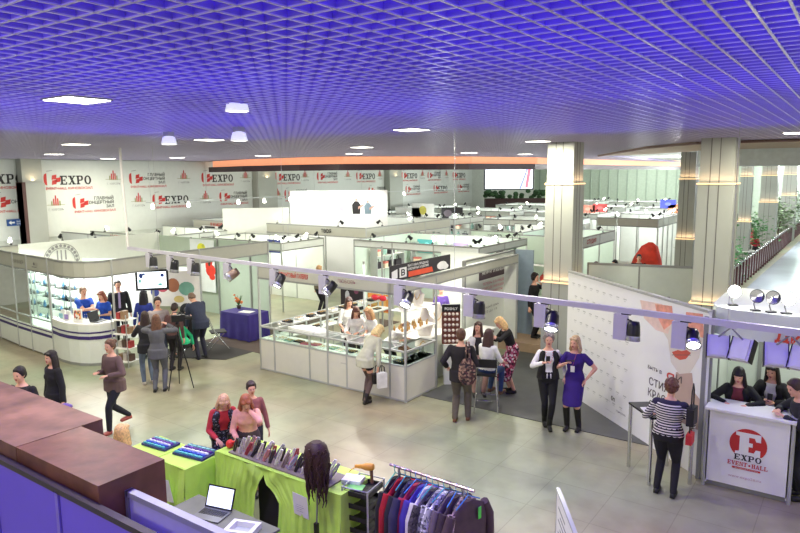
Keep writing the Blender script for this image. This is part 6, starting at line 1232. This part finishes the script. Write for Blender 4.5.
    if jacket:
        if jacket[0] in ('vest', 'blazer'):
            mb = MB(); rg = [(-.02, .178, .125), (.08, .165, .118), (.18, .14, .105), (.28, .158, .115), (.37, .168, .118), (.45, .14, .1)]
            for sg in (-1, 1): mb.loft([(S(u) + cx * (sg * rx * .70), cx, cy, rx * .38 + .012, ry + .02) for u, rx, ry in rg] + [(S(.485) + cx * (sg * .085), cx, cy, .03, .085)], 14)
            mb.loft([(S(u) - cy * (ry * .62), cx, cy, rx * .85, ry * .5) for u, rx, ry in rg], 14)
            if jacket[0] == 'blazer' or len(jacket) > 2:
                for sh, el, w in ((shL, eL, wL), (shR, eR, wR)): mb.ell(sh, (.064,) * 3); _limb(mb, [sh, sh.lerp(el, .4), el, el.lerp(w, .9)], [.064, .062, .055, .043])
            put_(mb, cm(jacket[1]), 'vest' if jacket[0] == 'vest' else 'blazer')
        else: garment(jacket[0], jacket[1], .02, 'jacket')
    # shoes
    mb = MB(); kind, sc_ = shoe[0], shoe[1]
    for a, ft, kn in ((aL, fL, kL), (aR, fR, kR)):
        u = ft; mb.ell(u + Vector((0, .08, .04)), (.045, .125, .04)); mb.ell(u + Vector((0, -.01, .045)), (.042, .055, .045)); mb.bx(u.x - .035, u.x + .035, u.y - .05, u.y + .18, u.z + .004, u.z + .03)
        if kind == 'heel': mb.bx(u.x - .012, u.x + .012, u.y - .055, u.y - .03, u.z, u.z + .05)
        if kind in ('boot', 'kneeboot'): _limb(mb, [a + Vector((0, 0, -.03)), a.lerp(kn, .3 if kind == 'boot' else .85)], [.048, .052 if kind == 'boot' else .066])
    put_(mb, cm(sc_, 'leather', .5), 'shoes')
    # hair
    hk, hcx = hair[0], hair[1]; hm = M('hair_%d_%d_%d' % tuple(hcx), hcx, .5, noise=.35, scale=45, bump=.3); mb = MB()
    if hk != 'bald':
        mb.ell(hp(0, -.022, .042), (.086, .098, .094), Rh, 16, 12); mb.ell(hp(0, -.055, -.01), (.08, .065, .085), Rh, 14, 10)
        if hk in ('short', 'crop'): mb.ell(hp(0, .035, .085), (.06, .04, .03), Rh)
        for sg in (-1, 1): mb.ell(hp(sg * .068, -.01, .02), (.022, .045, .05), Rh)
        if hk in ('long', 'bob', 'fringe', 'verylong'):
            ln = {'long': .3, 'bob': .1, 'fringe': .26, 'verylong': .4}[hk]
            for sg in (-1, 1): mb.loft([(hp(sg * .072, -.015, .03), Rh @ X, Rh @ Y, .022, .05), (hp(sg * .08, -.015, -.08), Rh @ X, Rh @ Y, .026, .052), (hp(sg * .09, -.02, -.08) - tu * (ln * .5), Rh @ X, Rh @ Y, .035, .05), (hp(sg * .085, -.03, -.08) - tu * ln, Rh @ X, Rh @ Y, .022, .03)], 10)
            mb.loft([(hp(0, -.07, .04), Rh @ X, Rh @ Y, .075, .045), (hp(0, -.075, -.08), Rh @ X, Rh @ Y, .09, .045), (hp(0, -.085, -.08) - tu * (ln * .6), Rh @ X, Rh @ Y, .105, .04), (hp(0, -.085, -.08) - tu * ln, Rh @ X, Rh @ Y, .07, .028)], 14)
            if hk == 'fringe': mb.ell(hp(0, .055, .055), (.07, .035, .035), Rh)
            else: [mb.ell(hp(sg * .035, .05, .075), (.04, .04, .028), Rh) for sg in (-1, 1)]
        if hk == 'bun': mb.ell(hp(0, -.13, .05), (.045, .045, .045), Rh); mb.ell(hp(0, .035, .085), (.06, .04, .03), Rh)
        if hk == 'pony': mb.loft([(hp(0, -.1, .05), Rh @ X, Rh @ Y, .03, .03), (hp(0, -.14, -.02), Rh @ X, Rh @ Y, .035, .035), (hp(0, -.13, -.2), Rh @ X, Rh @ Y, .015, .015)], 10); mb.ell(hp(0, .03, .085), (.06, .04, .03), Rh)
        if hk == 'curly':
            rn = random.Random(5)
            for _ in range(70):
                v = Vector((rn.gauss(0, 1), rn.gauss(-.25, 1), rn.gauss(.3, 1))).normalized()
                if v.y > .45 and v.z < .35: continue
                mb.ell(hp(v.x * .088, -.015 + v.y * .1, .03 + v.z * .1), (.024, .024, .024), Rh, 7, 5)
        put_(mb, hm, 'hair', .009 if vox < .014 else vox)
    W = Matrix.Rotation(rz, 3, 'Z'); O = Vector((x, y, z))
    g = dict(t=t, wL=O + W @ (wL * s), wR=O + W @ (wR * s), dL=W @ (wL - eL).normalized(), dR=W @ (wR - eR).normalized(), head=O + W @ (hc_ * s), chest=O + W @ (S(.36) * s), f=W @ Y, r=W @ X, W=W, hip=O + W @ (H * s), rz=rz)
    return g
def phone(g, hand, label):
    w = g['w' + hand] + g['d' + hand] * .1; t = thing('phone', label, 'phone', tuple(w), g['rz']); MB().bx(-.035, .035, -.006, .006, -.03, .1).build('case', blackp, t); MB().bx(-.03, .03, -.0075, -.006, -.025, .095).build('screen', M('grey_plastic'), t)
def bag(label, loc, rz, c, sx=.16, sy=.06, h_=.26, strap=.3, name='handbag'):
    t = thing(name, label, 'bag', loc, rz); m = MB(); m.prism([(-sx, -sy), (sx, -sy), (sx, sy), (-sx, sy)], 0, h_); m.ell((0, 0, h_), (sx * .95, sy, .03)); m.build('bag_body', M('bag_%d_%d_%d' % c, c, .6, noise=.15), t)
    m = MB(); m.tube([(-sx * .6, 0, h_), (-sx * .5, 0, h_ + strap * .7), (0, 0, h_ + strap), (sx * .5, 0, h_ + strap * .7), (sx * .6, 0, h_)], .01, 6); m.build('handle', blackp, t); return t

# ---- front right
stripes = STRIPES('sailor_stripes', (226, 222, 216), (34, 30, 44), .036, .45)
g = person('woman in a navy and white striped top at the high table, back turned', -2.08, 9.5, 168, 1.67, lean=6, hd=(6, 4), hl=(-.30, .26, 1.08), hr=(.26, .2, 1.08), hair=('curly', (104, 62, 46)), top=('long', stripes), bot=('trousers', (26, 24, 32)), shoe=('shoe', (20, 20, 24)), feet=((-.12, -.02, 0), (.12, -.06, 0)), build=1.26, vox=.011)
mb = MB(); W = g['W'].inverted()
t = g['t']; m = MB(); X, Y, Z = Vector((1, 0, 0)), Vector((0, 1, 0)), Vector((0, 0, 1)); Rt = Matrix.Rotation(R(-6), 3, 'X'); b0 = Vector((0, 0, .93))
m.loft([(b0 + Rt @ Vector((0, 0, u)), X, Rt @ Y, rx, ry) for u, rx, ry in ((.40, .185, .135), (.44, .185, .128), (.475, .16, .11), (.50, .12, .09))], 18); [m.ell(b0 + Rt @ Vector((sg * .18, 0, .44)), (.075, .075, .06)) for sg in (-1, 1)]
o = bpy.data.objects.new('yoke', _remesh(m, M('navy_cloth', (38, 32, 66), .85), .012, 'yoke')); col.objects.link(o); o.parent = t
q = g['hip'] + g['r'] * .3; bag('black shoulder bag with a tall strap on the striped woman right arm', (q.x, q.y, 1.12), g['rz'] + R(90), (26, 24, 28), .13, .05, .24, .34); bag('small red bag hanging under the black one beside the striped woman', (q.x + g['f'].x * -.05, q.y + g['f'].y * -.05, .86), g['rz'] + R(90), (196, 44, 50), .1, .04, .14, .2)
g = person('woman with grey curly hair in a white shirt and open black vest, walking in front', -4.49, 10.94, 8, 1.73, lean=-2, hd=(-4, 6), hl=(-.30, .02, .95), hr=(.12, .26, 1.26), pr=(.8, -.4, -.6), hair=('curly', (138, 128, 124)), top=('long', (236, 234, 228)), jacket=('vest', (28, 26, 28)), bot=('trousers', (22, 22, 26), .95), shoe=('boot', (18, 18, 20)), feet=((-.03, .08, 0), (.03, -.12, 0)), vox=.011)
phone(g, 'R', 'small dark phone in the hand of the woman in the black vest')
t = thing('necklace', 'coral bead necklace worn over the white shirt', 'necklace', tuple(g['chest'])); m = MB(); f_, r_ = g['f'], g['r']
[m.ell(f_ * (.145 - abs(k - 6) * .004) + r_ * (.06 * math.sin((k - 6) / 6 * 1.5)) + Vector((0, 0, .13 - .2 * math.cos((k - 6) / 6 * 1.5))), (.009,) * 3, n=6, m=4) for k in range(13)]; m.build('beads', M('coral', (200, 90, 90)), t)
g = person('blonde woman in a violet blue dress and black knee boots beside the poster wall', -4.06, 11.12, -14, 1.70, lean=0, hd=(-14, 4), hl=(-.22, .06, .98), pl=(-1, -.3, 0), hr=(.1, .27, 1.28), pr=(.7, -.3, -.6), hair=('bob', (196, 166, 126)), top=('short', (54, 28, 118)), bot=('dress', (54, 28, 118), .46, .98), body='dress', shoe=('kneeboot', (22, 20, 26)), feet=((-.1, .0, 0), (.1, .05, 0)), vox=.011)
w = g['wR'] + g['dR'] * .12; t = thing('microphone', 'small dark device held up by the woman in the violet dress', 'device', tuple(w), g['rz'] + R(60)); MB().tube([(-.09, 0, .0), (.09, 0, .03)], .012).build('case', blackp, t); MB().ell((-.1, 0, -.002), (.02, .018, .018)).build('tip', M('grey_plastic'), t)
t = thing('badge', 'white badge on a cord worn on the violet dress', 'badge', tuple(g['chest'] + g['f'] * .17 - Vector((0, 0, .12))), g['rz']); MB().bx(-.035, .035, -.004, .004, -.06, .05).build('card', white2, t); MB().tube([(-.0, 0, .05), (-.06, -.03, .3)], .003, 4).build('cord', M('coral'), t)
# ---- info desk people
g = person('woman with dark fringe hair in a black blazer leaning on the info desk', -1.40, 10.9, -4, 1.70, lean=15, hd=(0, 6), hl=(-.14, .44, 1.2), hr=(.14, .44, 1.2), pl=(-1, .1, -.4), pr=(1, .1, -.4), hair=('fringe', (30, 22, 24)), top=('long', (120, 50, 60)), jacket=('blazer', (22, 22, 26)), bot=('trousers', (24, 24, 28)), vox=.011)
g = person('woman with long dark hair and white blouse holding a phone at the info desk', -.98, 11.15, -10, 1.72, lean=4, hd=(-6, 12), hr=(.04, .33, 1.22), hl=(-.1, .34, 1.2), pl=(-1, -.1, -.4), pr=(1, -.1, -.6), hair=('long', (36, 24, 24)), top=('long', (232, 230, 226)), jacket=('blazer', (24, 22, 26)), bot=('trousers', (24, 24, 28)), vox=.011)
phone(g, 'R', 'phone held in both hands behind the info desk')
g = person('person in a dark suit leaning on the info desk at the right picture edge', -.46, 10.45, -68, 1.74, lean=14, hd=(10, 8), hr=(.1, .34, 1.22), hl=(-.1, .34, 1.2), pr=(1, -.2, -.4), hair=('crop', (62, 42, 36)), top=('long', (52, 50, 60)), jacket=('coat', (40, 40, 48)), bot=('trousers', (30, 30, 36)), vox=.012)
# ---- makeup corner
g = person('man in a black jacket and grey brown trousers seen from behind near the island', -5.93, 10.3, 172, 1.74, 'm', hd=(10, 4), hl=(-.27, .08, 1.0), hr=(.2, .2, 1.02), hair=('short', (92, 60, 44)), top=('long', (30, 28, 32)), jacket=('coat', (34, 30, 34)), bot=('trousers', (92, 84, 74), 1.15), shoe=('shoe', (110, 72, 44)), feet=((-.1, -.05, 0), (.12, .08, 0)), build=1.02, vox=.012)
pr_ = BLOTCH('paisley', [(60, 42, 44), (120, 96, 84), (40, 34, 40), (150, 120, 104), (84, 48, 52)], 30)
q = g['chest'] - g['f'] * .16 + g['r'] * .14; t = thing('patterned_bag', 'dark patterned bag slung on the back of the man in black', 'bag', (q.x, q.y, .78), g['rz'] + R(6)); m = MB(); X, Y = Vector((1, 0, 0)), Vector((0, 1, 0)); m.loft([((0, 0, 0), X, Y, .1, .05), ((0, 0, .12), X, Y, .17, .075), ((0, 0, .35), X, Y, .15, .06), ((0, 0, .48), X, Y, .07, .035)], 16); m.build('bag_body', pr_, t); m = MB(); m.tube([(-.03, 0, .47), (-.02, .04, .72), (-.02, .12, .76)], .02, 6); m.tube([(.04, 0, .47), (.03, .04, .72), (.02, .12, .76)], .02, 6); m.build('strap', pr_, t)
g = person('woman with long brown hair in a white blouse and jeans sitting on the bar stool', -5.8, 11.08, 150, 1.66, hip=.86, lean=4, hd=(0, 4), hl=(-.18, .38, .95), hr=(.18, .36, .95), feet=((-.13, .36, .27), (.13, .34, .27)), hair=('long', (64, 38, 34)), top=('half', (230, 230, 224)), bot=('trousers', (50, 70, 110)), shoe=('shoe', (90, 60, 44)), vox=.012)
g = person('dark haired woman in a white cardigan being made up beside the mirror panel', -6.38, 11.78, 6, 1.66, hip=.80, feet=((-.1, .3, .1), (.1, .32, .1)), hd=(-20, -8), hl=(-.12, .35, .9), hr=(.12, .35, .9), hair=('long', (70, 46, 40)), top=('long', (40, 38, 42)), jacket=('blazer', (232, 230, 224)), bot=('trousers', (190, 150, 140)), vox=.012)
t = thing('bar_stool', 'stool under the woman being made up', 'stool', (-6.38, 11.78, .012)); MB().bx(-.19, .19, -.19, .19, .66, .71).build('seat', blackp, t); [MB().cyl((sx * .15, sy * .15, .66), (sx * .2, sy * .2, 0), .013).build('leg', chrome, t) for sx in (-1, 1) for sy in (-1, 1)]
rp_ = BLOTCH('rose_print', [(170, 50, 84), (226, 208, 206), (120, 36, 60), (190, 90, 120), (60, 24, 36)], 24)
g = person('blonde makeup artist in a black top and rose patterned skirt leaning forward', -5.86, 12.36, -72, 1.68, lean=22, hd=(0, 16), hl=(-.1, .52, 1.3), hr=(.12, .5, 1.22), pl=(-1, -.2, -.4), hair=('bob', (216, 178, 124)), top=('half', (26, 24, 28)), bot=('skirt', rp_, .66, 1.5), body='skirt', shoe=('heel', (24, 22, 24)), vox=.012)
# ---- at the jewellery island
g = person('woman in a pale green grey jacket, black skirt and brown tights bending over the island', -8.05, 10.12, 138, 1.68, lean=38, hd=(0, 18), hl=(-.12, .48, 1.1), hr=(.25, .12, .72), pr=(.6, -.8, .2), hair=('bob', (222, 196, 140)), top=('long', (188, 190, 168)), jacket=('coat', (196, 196, 174)), bot=('skirt', (30, 26, 30), .2, 1.0, (98, 80, 74)), body='skirt', shoe=('boot', (26, 22, 24)), feet=((-.06, .05, 0), (.08, -.1, 0)), vox=.012)
q = g['wR']; bag('black handbag held low by the woman bending over the island', (q.x, q.y, .42), g['rz'] + R(60), (30, 26, 28), .12, .05, .2, .22); bag('white paper bag beside the black handbag of the bending woman', (q.x + .12, q.y - .04, .36), g['rz'] + R(60), (226, 226, 222), .1, .04, .3, .16)
person('saleswoman with short brown hair in a white shirt, leftmost behind the island counter', -10.05, 12.0, 14, 1.68, lean=8, hd=(6, 10), hl=(-.28, .3, 1.06), hr=(.2, .3, 1.0), hair=('bob', (66, 42, 36)), top=('half', (238, 238, 234)), bot=('trousers', (60, 44, 44)), vox=.012)
person('saleswoman with very long brown hair in a white blouse leaning on the island counter', -9.45, 11.55, 4, 1.64, lean=14, hd=(4, 20), hl=(-.2, .4, 1.08), hr=(.16, .42, 1.08), hair=('verylong', (104, 62, 46)), top=('half', (240, 238, 234)), bot=('trousers', (50, 40, 44)), vox=.012)
person('saleswoman with long blonde hair in a white blouse behind the island, head turned away', -8.98, 11.65, -60, 1.62, lean=10, hd=(10, 14), hl=(-.15, .38, 1.08), hr=(.16, .36, 1.08), hair=('long', (196, 148, 104)), top=('long', (240, 240, 236)), bot=('trousers', (60, 56, 60)), vox=.012)
person('woman in a white coat bowed low over the right part of the island', -8.45, 11.45, 60, 1.6, lean=42, hd=(0, 20), hl=(-.15, .4, 1.08), hr=(.15, .4, 1.08), hair=('bob', (150, 110, 84)), top=('long', (242, 240, 236)), bot=('trousers', (60, 56, 60)), vox=.013)
person('visitor in a violet top at the back of the island under the orange picture', -9.2, 14.9, 0, 1.6, hd=(10, 10), hair=('short', (60, 36, 34)), top=('long', (96, 70, 150)), bot=('trousers', (40, 36, 44)), vox=.014)
# ---- television crowd
def C(px, D): return AT(px, D)
q = P(160, 392, 0); g = person('woman with long brown hair in a grey jacket filming, back to the hall', q.x, q.y, 165, 1.66, lean=2, hd=(10, 4), hl=(-.12, .3, 1.45), hr=(.16, .28, 1.45), pl=(-1, 0, -.4), pr=(1, 0, -.4), hair=('long', (104, 70, 52)), top=('long', (84, 86, 96)), jacket=('coat', (92, 92, 100)), bot=('trousers', (92, 94, 104)), shoe=('shoe', (24, 22, 24)), vox=.012)
q = P(149, 384, 0); person('woman in a black jacket and light jeans standing left of the filming woman', q.x, q.y, 190, 1.62, hd=(-10, 4), hl=(-.1, .28, 1.35), hr=(.2, .2, 1.1), hair=('long', (52, 36, 32)), top=('long', (36, 36, 44)), jacket=('coat', (40, 40, 48)), bot=('trousers', (96, 110, 130)), shoe=('shoe', (200, 190, 180)), vox=.012)
q = AT(153, 15.3); person('dark haired young man facing the camera under the television', q.x, q.y, 4, 1.74, 'm', hd=(0, 6), hair=('short', (44, 30, 26)), top=('long', (170, 160, 160)), bot=('trousers', (50, 56, 76)), vox=.012)
q = AT(167, 15.2); person('man in dark trousers standing behind the tripod', q.x, q.y, 150, 1.6, 'm', lean=10, hd=(0, 10), hair=('short', (50, 34, 30)), top=('long', (90, 60, 60)), bot=('trousers', (40, 36, 44)), vox=.013)
q = AT(139, 16.3); person('woman with long black hair in a blue jacket under the television, at the left', q.x, q.y, 160, 1.72, hd=(0, 0), hair=('verylong', (24, 20, 30)), top=('long', (40, 56, 140)), bot=('trousers', (30, 30, 40)), vox=.013)
q = AT(178, 15.9); person('seated person in a bright green top bending forward beside the black coat', q.x, q.y, -150, 1.6, hip=.5, lean=35, feet=((-.1, .42, 0), (.1, .42, 0)), hd=(0, 20), hair=('short', (200, 160, 110)), top=('long', (40, 190, 130)), bot=('trousers', (30, 30, 34)), vox=.013)
q = AT(196, 16.2); person('man in a dark blue suit bending down in front of the flower poster', q.x, q.y, -155, 1.78, 'm', lean=32, hd=(0, 30), hl=(-.2, .35, .75), hr=(.2, .35, .75), hair=('crop', (120, 96, 76)), top=('long', (50, 56, 76)), jacket=('coat', (50, 56, 78)), bot=('trousers', (40, 40, 56)), vox=.012)
q = AT(188, 16.9); person('person in black crouched on a chair behind the tripod', q.x, q.y, 200, 1.65, hip=.5, lean=30, feet=((-.1, .42, 0), (.1, .42, 0)), hd=(0, 20), hair=('short', (36, 26, 26)), top=('long', (28, 26, 30)), bot=('trousers', (30, 30, 36)), vox=.013)
# ---- reception staff
person('man in a bright blue polo shirt with folded arms behind the reception counter', -16.45, 9.0, 30, 1.74, 'm', hd=(-10, 6), hl=(.12, .22, 1.18), hr=(-.12, .25, 1.15), pl=(-1, .2, -.3), pr=(1, .2, -.3), hair=('crop', (150, 120, 100)), top=('short', (30, 74, 176)), bot=('trousers', (226, 226, 226)), vox=.012)
person('woman with red brown hair in a bright blue top behind the reception counter', -16.05, 9.35, -40, 1.64, lean=6, hd=(0, 14), hl=(-.1, .3, 1.1), hr=(.15, .3, 1.1), hair=('bob', (134, 66, 44)), top=('short', (34, 80, 190)), bot=('trousers', (50, 50, 60)), vox=.012)
g = person('man in a black suit with a lavender tie standing beyond the reception post', -16.4, 9.95, 8, 1.78, 'm', hd=(0, 2), hair=('short', (40, 30, 28)), top=('long', (226, 224, 230)), jacket=('coat', (30, 30, 36)), bot=('trousers', (32, 32, 38)), vox=.012)
t = thing('necktie', 'lavender necktie of the man in the black suit', 'tie', tuple(g['chest'] + g['f'] * .155), g['rz']); m = MB(); m.prism([(-.028, -.02), (.028, -.02), (.028, 0), (-.028, 0)], -.28, .12); m.build('tie_blade', M('tie_lavender', (176, 160, 196)), t); MB().ell((0, -.012, .13), (.024, .02, .02)).build('knot', M('tie_lavender'), t)
poster('white doorway backdrop with a black top behind the man in the suit', (-16.9, 10.6, 1.09), -50, 1.0, 2.16, (240, 242, 240), [('r', 0, .46, .5, .04, (20, 20, 22))])
# ---- walkers
g = person('woman in a brown quilted jacket walking left across the hall', -10.9, 6.43, -52, 1.68, lean=3, hd=(8, 2), hl=(-.14, .24, 1.12), hr=(.1, .25, 1.15), pl=(-1, -.4, -.5), hair=('bun', (96, 62, 48)), top=('long', (96, 78, 76)), jacket=('coat', (104, 82, 80)), bot=('trousers', (30, 30, 40)), shoe=('shoe', (150, 70, 60)), feet=((-.05, .22, 0), (.05, -.3, .1)), build=1.1, vox=.012)
q = P(55, 366, 1.5); g = person('woman with long dark hair in a black jacket behind the brown cabinet, facing left', -11.13, 5.47, -62, 1.65, hd=(0, 4), hair=('long', (34, 24, 26)), top=('long', (60, 56, 60)), jacket=('coat', (30, 28, 34)), bot=('trousers', (30, 30, 36)), vox=.013)
person('dark haired man in black at the left edge behind the brown cabinet', -10.42, 4.63, -40, 1.7, 'm', hd=(0, 8), hair=('short', (32, 24, 24)), top=('long', (36, 32, 38)), bot=('trousers', (30, 30, 36)), vox=.013)
person('person with blonde hair just showing above the corner of the brown cabinet', -7.12, 4.24, 150, 1.62, hair=('bob', (226, 184, 116)), top=('long', (120, 110, 120)), bot=('trousers', (40, 40, 50)), vox=.012)
person('person in a violet and white cap hidden behind the brown cabinet', -8.5, 4.3, 60, 1.58, hair=('short', (110, 80, 160)), top=('long', (90, 84, 100)), bot=('trousers', (40, 40, 50)), vox=.014)
# ---- at the green table
dots = BLOTCH('dark_dots', [(28, 26, 36), (28, 26, 36), (36, 32, 44), (120, 120, 140), (28, 26, 36)], 60)
g = person('blonde woman in a dark dotted dress with red sleeves by the green table', -7.42, 5.98, 10, 1.58, lean=16, hd=(-6, 30), hl=(-.1, .36, 1.06), hr=(.14, .34, 1.0), hair=('bob', (206, 162, 124)), top=('long', (186, 50, 60)), jacket=('vest', dots), bot=('dress', dots, .5, 1.05), body='dress', vox=.011)
t = thing('camera', 'small black and red camera in the hands of the woman in the dotted dress', 'camera', tuple(g['wL'] + g['dL'] * .1), g['rz']); MB().bx(-.06, .06, -.03, .03, -.04, .04).build('camera_body', blackp, t); MB().cyl((0, .03, 0), (0, .07, 0), .025).build('lens', M('grey_plastic'), t)
g = person('auburn haired woman in a pink blouse with one hand at her face', -7.02, 6.12, -8, 1.60, lean=14, hd=(10, 26), hl=(-.06, .22, 1.42), pl=(-1, -.1, -.7), hr=(.12, .36, 1.06), hair=('bob', (158, 88, 54)), top=('long', (226, 164, 150)), bot=('skirt', (74, 60, 62), .5, 1.1), body='skirt', vox=.011)
person('dark haired person standing behind the two women at the green table', -7.42, 6.55, 0, 1.5, hd=(10, 10), hair=('short', (60, 42, 40)), top=('long', (150, 90, 90)), bot=('trousers', (40, 40, 50)), vox=.013)
# ---- far figures
q = AT(536, 17.2); person('person in black with a hand at the chin beside the left big column', q.x, q.y, 60, 1.7, hd=(0, 4), hl=(-.02, .2, 1.45), pl=(-1, 0, -.8), hair=('curly', (36, 26, 26)), top=('long', (26, 24, 28)), bot=('trousers', (30, 28, 32)), vox=.014, z=.25)
tag(MB().bx(q.x - .7, q.x + .9, q.y - .7, q.y + .7, 0, .245).build('stand_platform', M('platform_wood', (176, 150, 122))), 'low wooden platform under the person in black by the left big column', 'platform')
q = AT(641, 23.0); person('dark silhouette of a person in front of the red draped chair', q.x, q.y, 10, 1.7, 'm', hair=('short', (24, 20, 22)), top=('long', (26, 24, 28)), bot=('trousers', (30, 28, 32)), vox=.016, nhands=False, build=1.15)
q = AT(598, 21.5); person('brown haired head showing over the low partition, the left one', q.x, q.y, 30, 1.66, hair=('short', (96, 70, 54)), top=('long', (90, 84, 84)), bot=('trousers', (30, 28, 32)), vox=.016, nhands=False)
q = AT(617, 21.8); person('dark haired person showing over the low partition, right of the brown haired one', q.x, q.y, -40, 1.68, hair=('fringe', (34, 28, 36)), top=('long', (60, 64, 84)), bot=('trousers', (30, 28, 32)), vox=.016, nhands=False)
for k, (px, D, cc, lb) in enumerate(((750, 33, (40, 34, 40), 'person in black seated in the cafe beside the near shrub'), (757, 35.5, (200, 60, 70), 'person in red seated at the near cafe table'), (752, 42, (206, 80, 140), 'person in pink at the back of the cafe'), (789, 49, (190, 60, 130), 'person in magenta seated near the round bush'))):
    q = AT(px, D); person(lb, q.x, q.y, 60 - 40 * k, 1.66, hip=.5, feet=((-.1, .42, 0), (.1, .42, 0)), hair=('short', (50, 36, 34)), top=('long', cc), bot=('trousers', (40, 38, 46)), vox=.018, nhands=False)
for k, (px, D, cc) in enumerate(((479, 27, (150, 90, 80)), (487, 25.8, (60, 60, 80)), (493, 27.5, (190, 180, 176)), (452, 26.5, (190, 150, 130)), (463, 27, (120, 110, 120)), (318, 21.2, (120, 110, 90)), (455, 25.2, (210, 90, 90)), (443, 24.8, (220, 110, 120)))):
    q = AT(px, D); person('visitor in a %s top among the stands in the middle distance' % ['brown', 'slate', 'white', 'tan', 'grey', 'olive', 'red', 'pink'][k], q.x, q.y, (k * 97) % 360, 1.62 + .03 * (k % 4), hair=(['short', 'long', 'bob'][k % 3], [(50, 36, 34), (90, 60, 44), (190, 150, 100)][k % 3]), top=('long', cc), bot=('trousers', (44, 42, 50)), vox=.018, nhands=False)
# ================================================================ details hang below the part they sit on
SUB = {'header_lettering': ('header_board', 'header'), 'screen': ('lid', 'case'), 'screen_face': ('screen_frame',), 'screen_picture': ('screen_face', 'screen'), 'emblem': ('front_panel',), 'printed_image': ('wall_board',), 'printed_text': ('panel',),
       'lens': ('housing', 'camera_body'), 'front_ring': ('housing',), 'lamp_glass': ('lamp_housing',), 'keys': ('keyboard_base',), 'photo': ('frame',), 'pads': ('board',), 'leaflets': ('stand',), 'printed_logo': ('banner_sheet',), 'sign_lettering': ('sign_board',), 'bulb': ('reflector',),
       'purple_stripe': ('curved_counter_front',), 'banner_lettering': ('banner_sheet',), 'arch_emblem': ('side_wall',), 'printed_pair': ('board',), 'printed_lines': ('board',), 'red_sticker': ('panel',), 'end_cap': ('flood_body',), 'knob': ('blade',), 'nozzle': ('barrel',), 'light_ledge': ('column_base', 'column_shaft')}
def _c(o):
    n = len(o.data.vertices); return sum((v.co for v in o.data.vertices), Vector()) / max(1, n)
for o in [o for o in bpy.data.objects if o.parent is None and o.type == 'EMPTY']:
    ch = list(o.children)
    if o.get('category') in ('laptop',): pass
    names = [(c, c.name.split('.')[0]) for c in ch]; done = set()
    for c, nm in names:
        if nm not in SUB: continue
        hosts = [h for h, hn in names if hn in SUB[nm] and h is not c and h not in done]
        if nm == 'screen_picture': hosts = [h for h, hn in names if hn in ('screen_frame', 'case')]     # stays at sub-part depth
        if not hosts or c.children: continue
        k = _c(c); h = min(hosts, key=lambda q: (_c(q) - k).length); c.parent = h; done.add(c)
# trim labels to the allowed length
for o in bpy.data.objects:
    l = o.get('label')
    if l and len(l.split()) > 16: print('LONG', len(l.split()), l)
